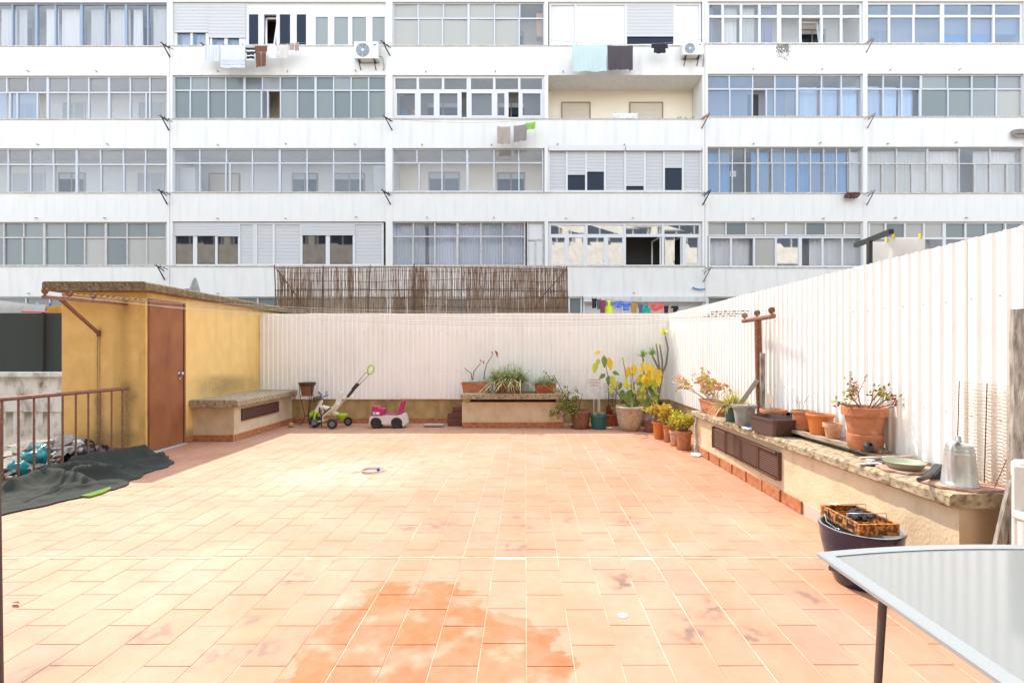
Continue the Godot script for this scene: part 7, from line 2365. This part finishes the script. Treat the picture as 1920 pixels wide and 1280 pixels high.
	for i in 29:
		st = mb()
		var y := 0.03 + 0.0187 * i
		tube(st, [Vector3(0.0 + 0.03 * y, y, -0.20), Vector3(0.005 + 0.03 * y, y - 0.004, 0.0), Vector3(0.03 * y, y - 0.006 + rf(-0.003, 0.003), 0.30)], 0.0021, 0.0021, 4)
		put(st, "wire", M.rack_wire, p)
	for z in [-0.20, -0.03, 0.27]:
		st = mb()
		tube(st, [Vector3(-0.004, 0.0, z), Vector3(0.012, 0.56, z)], 0.0028, 0.0028, 6)
		put(st, "frame_bar", M.rust, p)
	st = mb()
	for q in [[0.05, 0.0, 0.10, 0.17], [0.13, 0.0, 0.16, 0.13]]: tube(st, [Vector3(-0.03, q[1], q[0]), Vector3(-0.01, q[3], q[2])], 0.002, 0.002, 5)
	put(st, "bent_wire", M.rust, p)
	# barbecue tray in the blue pot
	b = Vector3(1.90, 0, -2.74)
	p = thing("glazed_pot", "large dark blue glazed pot standing in front of the long bench", "pot", b)
	st = mb()
	lathe(st, [Vector2(0, 0), Vector2(0.122, 0), Vector2(0.130, 0.01), Vector2(0.172, 0.12), Vector2(0.198, 0.24), Vector2(0.204, 0.30), Vector2(0.209, 0.315), Vector2(0.206, 0.324)], 48, Transform3D(), false)
	put(st, "pot", M.blue_glaze, p)
	st = mb()
	lathe(st, [Vector2(0.206, 0.3242), Vector2(0.196, 0.326), Vector2(0.190, 0.318), Vector2(0.186, 0.25), Vector2(0.165, 0.20), Vector2(0, 0.19)], 48, Transform3D(), false)
	put(st, "lining", M.grey_glaze, p)
	var q0 := Vector3(1.895, 0.322, -2.755)
	p = thing("barbecue_tray", "rusty rectangular charcoal barbecue tray resting on the blue pot", "barbecue", q0, 0.02)
	var W := 0.215; var LN := 0.33; var H := 0.058
	st = mb()
	for s in [-1.0, 1.0]:
		box(st, Vector3(s * W / 2, H / 2, 0), Vector3(0.004, H, LN))
		box(st, Vector3(0, H / 2, s * (LN / 2 - 0.002)), Vector3(W - 0.004, H, 0.004))
		box(st, Vector3(s * (W / 2 - 0.004), H + 0.001, 0), Vector3(0.016, 0.004, LN + 0.004))
		box(st, Vector3(0, H + 0.0012, s * (LN / 2 - 0.006)), Vector3(W - 0.024, 0.004, 0.016))
	box(st, Vector3(0, 0.004, 0), Vector3(W - 0.008, 0.004, LN - 0.008))
	put(st, "tray", M.rust_orange, p)
	for k in 3:
		st = mb()
		box(st, Vector3(-W / 2 - 0.0025, H * 0.5, -0.1 + 0.1 * k), Vector3(0.002, H * 0.4, 0.055))
		put(st, "air_slot", M.iron, p)
	for k in 3:
		st = mb()
		var pts := []
		var r := [0.095, 0.07, 0.045][k] as float
		for i in 25: pts.append(Vector3(cos(TAU * i / 24) * r, 0.03 + 0.002 * k, sin(TAU * i / 24) * r * 1.4))
		tube(st, pts, 0.003, 0.003, 5)
		put(st, "grid_ring", M.rust_orange, p)
	st = mb()
	for i in 9: tube(st, [Vector3(-0.09 + 0.0225 * i, 0.026, -0.15), Vector3(-0.09 + 0.0225 * i, 0.026, 0.15)], 0.002, 0.002, 4)
	put(st, "grid_bars", M.rust_orange, p)
	for z in [-0.09, 0.07]:
		st = mb()
		tube(st, [Vector3(-W / 2 - 0.006, 0.02, z), Vector3(-W / 2 - 0.004, H + 0.03, z), Vector3(W / 2 + 0.004, H + 0.03, z), Vector3(W / 2 + 0.008, 0.02, z)], 0.0024, 0.0024, 5)
		put(st, "wire_bail", M.steel, p)
	st = mb()
	tube(st, [Vector3(-W / 2 - 0.005, 0.02, -0.12), Vector3(-W / 2 - 0.02, -0.01, -0.08), Vector3(-W / 2 + 0.0, -0.03, -0.03), Vector3(-W / 2 + 0.01, -0.028, -0.01)], 0.0028, 0.0028, 6)
	put(st, "wire_foot", M.steel, p)
	for i in 16:
		st = mb()
		cbox(st, Vector3.ZERO, Vector3(rf(0.02, 0.045), rf(0.015, 0.03), rf(0.02, 0.05)), 0.005, Basis(Vector3(rf(-1, 1), 1, rf(-1, 1)).normalized(), rf(0, 3)))
		o = put(st, "charcoal_lump", mat(0.035, 0.036, 0.04, 0.9))
		o.position = q0 + Vector3(rf(-0.06, 0.06), 0.042 + rf(0, 0.012), rf(-0.09, 0.06))
		tag(o, "dark charcoal lump in the rusty barbecue tray", "charcoal", "charcoal lumps in the tray")
	# weathered post, strut and chair at the right edge
	b = Vector3(2.475, 0, -2.40)
	p = thing("wooden_post", "weathered grey timber post at the right edge in front of the fence", "post", b)
	st = mb()
	var sec := 8
	var prev := []
	for i in 26:
		var ring := []
		for k in sec:
			var a := TAU * k / sec
			ring.append(Vector3(cos(a) * (0.05 + rf(-0.002, 0.002) + 0.003 * sin(i * 0.7 + k)), 1.52 * i / 25.0, sin(a) * (0.05 + rf(-0.002, 0.002))))
		if i > 0:
			for k in sec: quad(st, prev[k], ring[k], ring[(k + 1) % sec], prev[(k + 1) % sec])
		prev = ring
	for k in range(1, sec - 1): _t3(st, prev[0], prev[k], prev[k + 1])
	put(st, "shaft", M.driftwood, p)
	st = mb()
	bar(st, Vector3.ZERO, Vector3(0.14, 0.70, 0.02), 0.045, 0.02, Vector3(0, 0, 1))
	o = put(st, "leaning_strut", M.driftwood)
	o.position = Vector3(2.165, 0.0, -2.30)
	tag(o, "grey wooden strut leaning beside the bench end at the right edge", "strut")
	chair()
	table()

func plank_with_groove(v: Vector3, w: float, h: float) -> SurfaceTool:
	var st := mb()
	for s in [-1.0, 1.0]: bar(st, Vector3(s * w * 0.28, 0, 0), v + Vector3(s * w * 0.28, 0, 0), w * 0.44, h)
	bar(st, Vector3(0, -h * 0.2, -0.003), v + Vector3(0, -h * 0.2, 0.003), w * 0.14, h * 0.55)
	return st

func tile_piece(poly: Array, where: Vector3, turn: float, label: String) -> void:
	var st := mb()
	var pv := PackedVector2Array()
	for i in poly.size():
		var a := Vector2(poly[i][0], poly[i][1]); var b := Vector2(poly[(i + 1) % poly.size()][0], poly[(i + 1) % poly.size()][1])
		for k in 4: pv.append(a.lerp(b, k / 4.0) + (Vector2(rf(-0.006, 0.006), rf(-0.006, 0.006)) if k else Vector2.ZERO))
	extrude(st, pv, 0.0, 0.011, Transform3D(Basis(Vector3(1, 0, 0), -PI / 2), Vector3.ZERO))
	var o := put(st, "broken_tile", M.pink_tile)
	o.position = where
	o.rotation.y = turn
	tag(o, label, "tile")

func chair() -> void:
	var b := Vector3(2.26, 0, -1.68)
	var p := thing("garden_chair", "white plastic garden chair with woven lattice side at the right edge", "chair", b, 0.0)
	var st := mb()
	for q in [[-0.27, -0.24], [-0.27, 0.26], [0.25, -0.24], [0.25, 0.26]]:
		st = mb()
		tube(st, [Vector3(q[0] * 1.06, 0, q[1] * 1.06), Vector3(q[0], 0.42, q[1]), Vector3(q[0], 0.64, q[1])], 0.022, 0.026, 8)
		put(st, "leg", M.white_plastic, p)
	st = mb()
	cbox(st, Vector3(0, 0.42, 0), Vector3(0.50, 0.035, 0.52), 0.012)
	put(st, "seat", M.white_plastic, p)
	for s in [-1.0, 1.0]:
		st = mb()
		cbox(st, Vector3(0.27 * s, 0.655, 0.0), Vector3(0.06, 0.035, 0.56), 0.012)
		put(st, "armrest", M.white_plastic, p)
		st = mb()
		for k in 7:
			var y := 0.46 + 0.026 * k
			for i in 8:
				var z := -0.21 + 0.06 * i
				bar(st, Vector3(0.275 * s, y, z), Vector3(0.275 * s + (0.008 if (i + k) % 2 else -0.008), y + 0.03, z + 0.055), 0.012, 0.008, Vector3(1, 0, 0))
				bar(st, Vector3(0.272 * s, y + 0.03, z), Vector3(0.272 * s - (0.008 if (i + k) % 2 else -0.008), y, z + 0.055), 0.012, 0.008, Vector3(1, 0, 0))
		put(st, "side_lattice", M.white_plastic, p)
	st = mb()
	cbox(st, Vector3(0, 0.68, -0.27), Vector3(0.54, 0.05, 0.035), 0.012)
	cbox(st, Vector3(0, 0.835, -0.285), Vector3(0.56, 0.075, 0.04), 0.014)
	for k in 9: box(st, Vector3(-0.24 + 0.06 * k, 0.755, -0.278), Vector3(0.03, 0.14, 0.02))
	for s in [-1.0, 1.0]: cbox(st, Vector3(0.265 * s, 0.64, -0.275), Vector3(0.045, 0.44, 0.035), 0.012)
	put(st, "backrest", M.white_plastic, p)

func table() -> void:
	var y := 0.715
	var b := Vector3(1.38, 0, -0.85)
	var p := thing("garden_table", "garden table with grey frosted glass top, pale metal frame and slim brown legs", "table", b)
	var dpt := func(x: float, inset: float) -> float:
		var u := (x - 1.42) / 0.55
		return 1.505 - 0.060 * u * u - inset
	var outer := PackedVector2Array()
	var inner := PackedVector2Array()
	var n := 16
	var ins := 0.036
	outer.append(Vector2(0.872, -0.25))
	inner.append(Vector2(0.872 + ins, -0.25 - ins))
	for i in n + 1:
		var x := lerpf(0.872, 1.90, float(i) / n)
		outer.append(Vector2(x, -dpt.call(x, 0.0)))
		var xi := lerpf(0.872 + ins, 1.90 - ins, float(i) / n)
		inner.append(Vector2(xi, -dpt.call(xi, ins)))
	outer.append(Vector2(1.90, -0.25))
	inner.append(Vector2(1.90 - ins, -0.25 - ins))
	var st := mb()
	var m := outer.size()
	var v := func(q: Vector2, h: float) -> Vector3: return Vector3(q.x - b.x, h, q.y - b.z)
	var e := 0.004
	for i in m:
		var a := outer[i]; var c := outer[(i + 1) % m]
		var ia := inner[i]; var ic := inner[(i + 1) % m]
		var ca := a.lerp(ia, 0.09); var cc := c.lerp(ic, 0.09)
		quad(st, v.call(ca, y), v.call(ia, y), v.call(ic, y), v.call(cc, y))
		quad(st, v.call(a, y - e), v.call(ca, y), v.call(cc, y), v.call(c, y - e))
		quad(st, v.call(a, y - 0.013), v.call(a, y - e), v.call(c, y - e), v.call(c, y - 0.013))
		quad(st, v.call(ia, y), v.call(ia, y - 0.013), v.call(ic, y - 0.013), v.call(ic, y))
		quad(st, v.call(a, y - 0.013), v.call(c, y - 0.013), v.call(ic, y - 0.013), v.call(ia, y - 0.013))
	put(st, "frame", M.table_frame, p)
	var gl := PackedVector2Array()
	for q in inner: gl.append(Vector2(q.x - b.x, q.y - b.z))
	st = mb()
	extrude(st, gl, 0.0, 0.006, Transform3D(Basis(Vector3(1, 0, 0), PI / 2), Vector3(0, y - 0.003, 0)))
	put(st, "glass_top", M.table_glass, p)
	for q in [[0.915, -1.235, -0.035, -0.03], [1.86, -1.235, 0.035, -0.03], [0.915, -0.35, -0.035, 0.03], [1.86, -0.35, 0.035, 0.03]]:
		st = mb()
		tube(st, [Vector3(q[0] - b.x, y - 0.012, q[1] - b.z), Vector3(q[0] + q[2] - b.x, 0.0, q[1] + q[3] * 0.3 - b.z)], 0.0098, 0.0075, 12)
		put(st, "leg", M.leg_brown, p)
	st = mb()
	tube(st, [Vector3(0.915 - b.x, y - 0.022, -1.345 - b.z), Vector3(0.882 - b.x, y - 0.026, -1.40 - b.z)], 0.008, 0.008, 10)
	put(st, "bracket", M.leg_brown, p)

func _ready() -> void:
	rng.seed = 20240
	var cam := Camera3D.new()
	cam.name = "camera"
	cam.position = Vector3(0, EYE, 0)
	cam.near = 0.05
	cam.far = 900.0
	cam.projection = Camera3D.PROJECTION_FRUSTUM
	cam.size = 1280.0 / F * cam.near
	cam.frustum_offset = Vector2((960.0 - CX) / F, (CY - 640.0) / F) * cam.near
	add_child(cam)
	cam.current = true

	var sky := ProceduralSkyMaterial.new()
	sky.sky_top_color = Color(0.67, 0.72, 0.79)
	sky.sky_horizon_color = Color(0.91, 0.91, 0.90)
	sky.sky_curve = 0.12
	sky.ground_horizon_color = Color(0.55, 0.50, 0.45)
	sky.ground_bottom_color = Color(0.30, 0.26, 0.22)
	sky.sky_energy_multiplier = 1.0
	var env := Environment.new()
	env.background_mode = Environment.BG_SKY
	env.sky = Sky.new()
	env.sky.sky_material = sky
	env.background_energy_multiplier = 2.1
	env.tonemap_mode = Environment.TONE_MAPPER_LINEAR
	env.tonemap_exposure = 2.65
	env.sdfgi_enabled = true
	env.ssao_enabled = true
	env.ssil_enabled = true
	var we := WorldEnvironment.new()
	we.name = "world_environment"
	we.environment = env
	add_child(we)

	var sun := DirectionalLight3D.new()
	sun.name = "sun"
	sun.light_color = Color(1.0, 0.95, 0.87)
	sun.light_energy = 0.70
	sun.light_angular_distance = 0.5
	sun.shadow_enabled = true
	sun.look_at_from_position(Vector3.ZERO, Vector3(0.455, -1.0, 0.54), Vector3.UP)
	add_child(sun)

	make_materials()
	M.rack_wire = mat(0.42, 0.24, 0.10, 0.5)
	build_floor()
	build_facade()
	build_house()
	build_walls()
	build_facade_things()
	build_beyond()
	build_left()
	build_lines()
	build_back_row()
	build_toys()
	build_right()
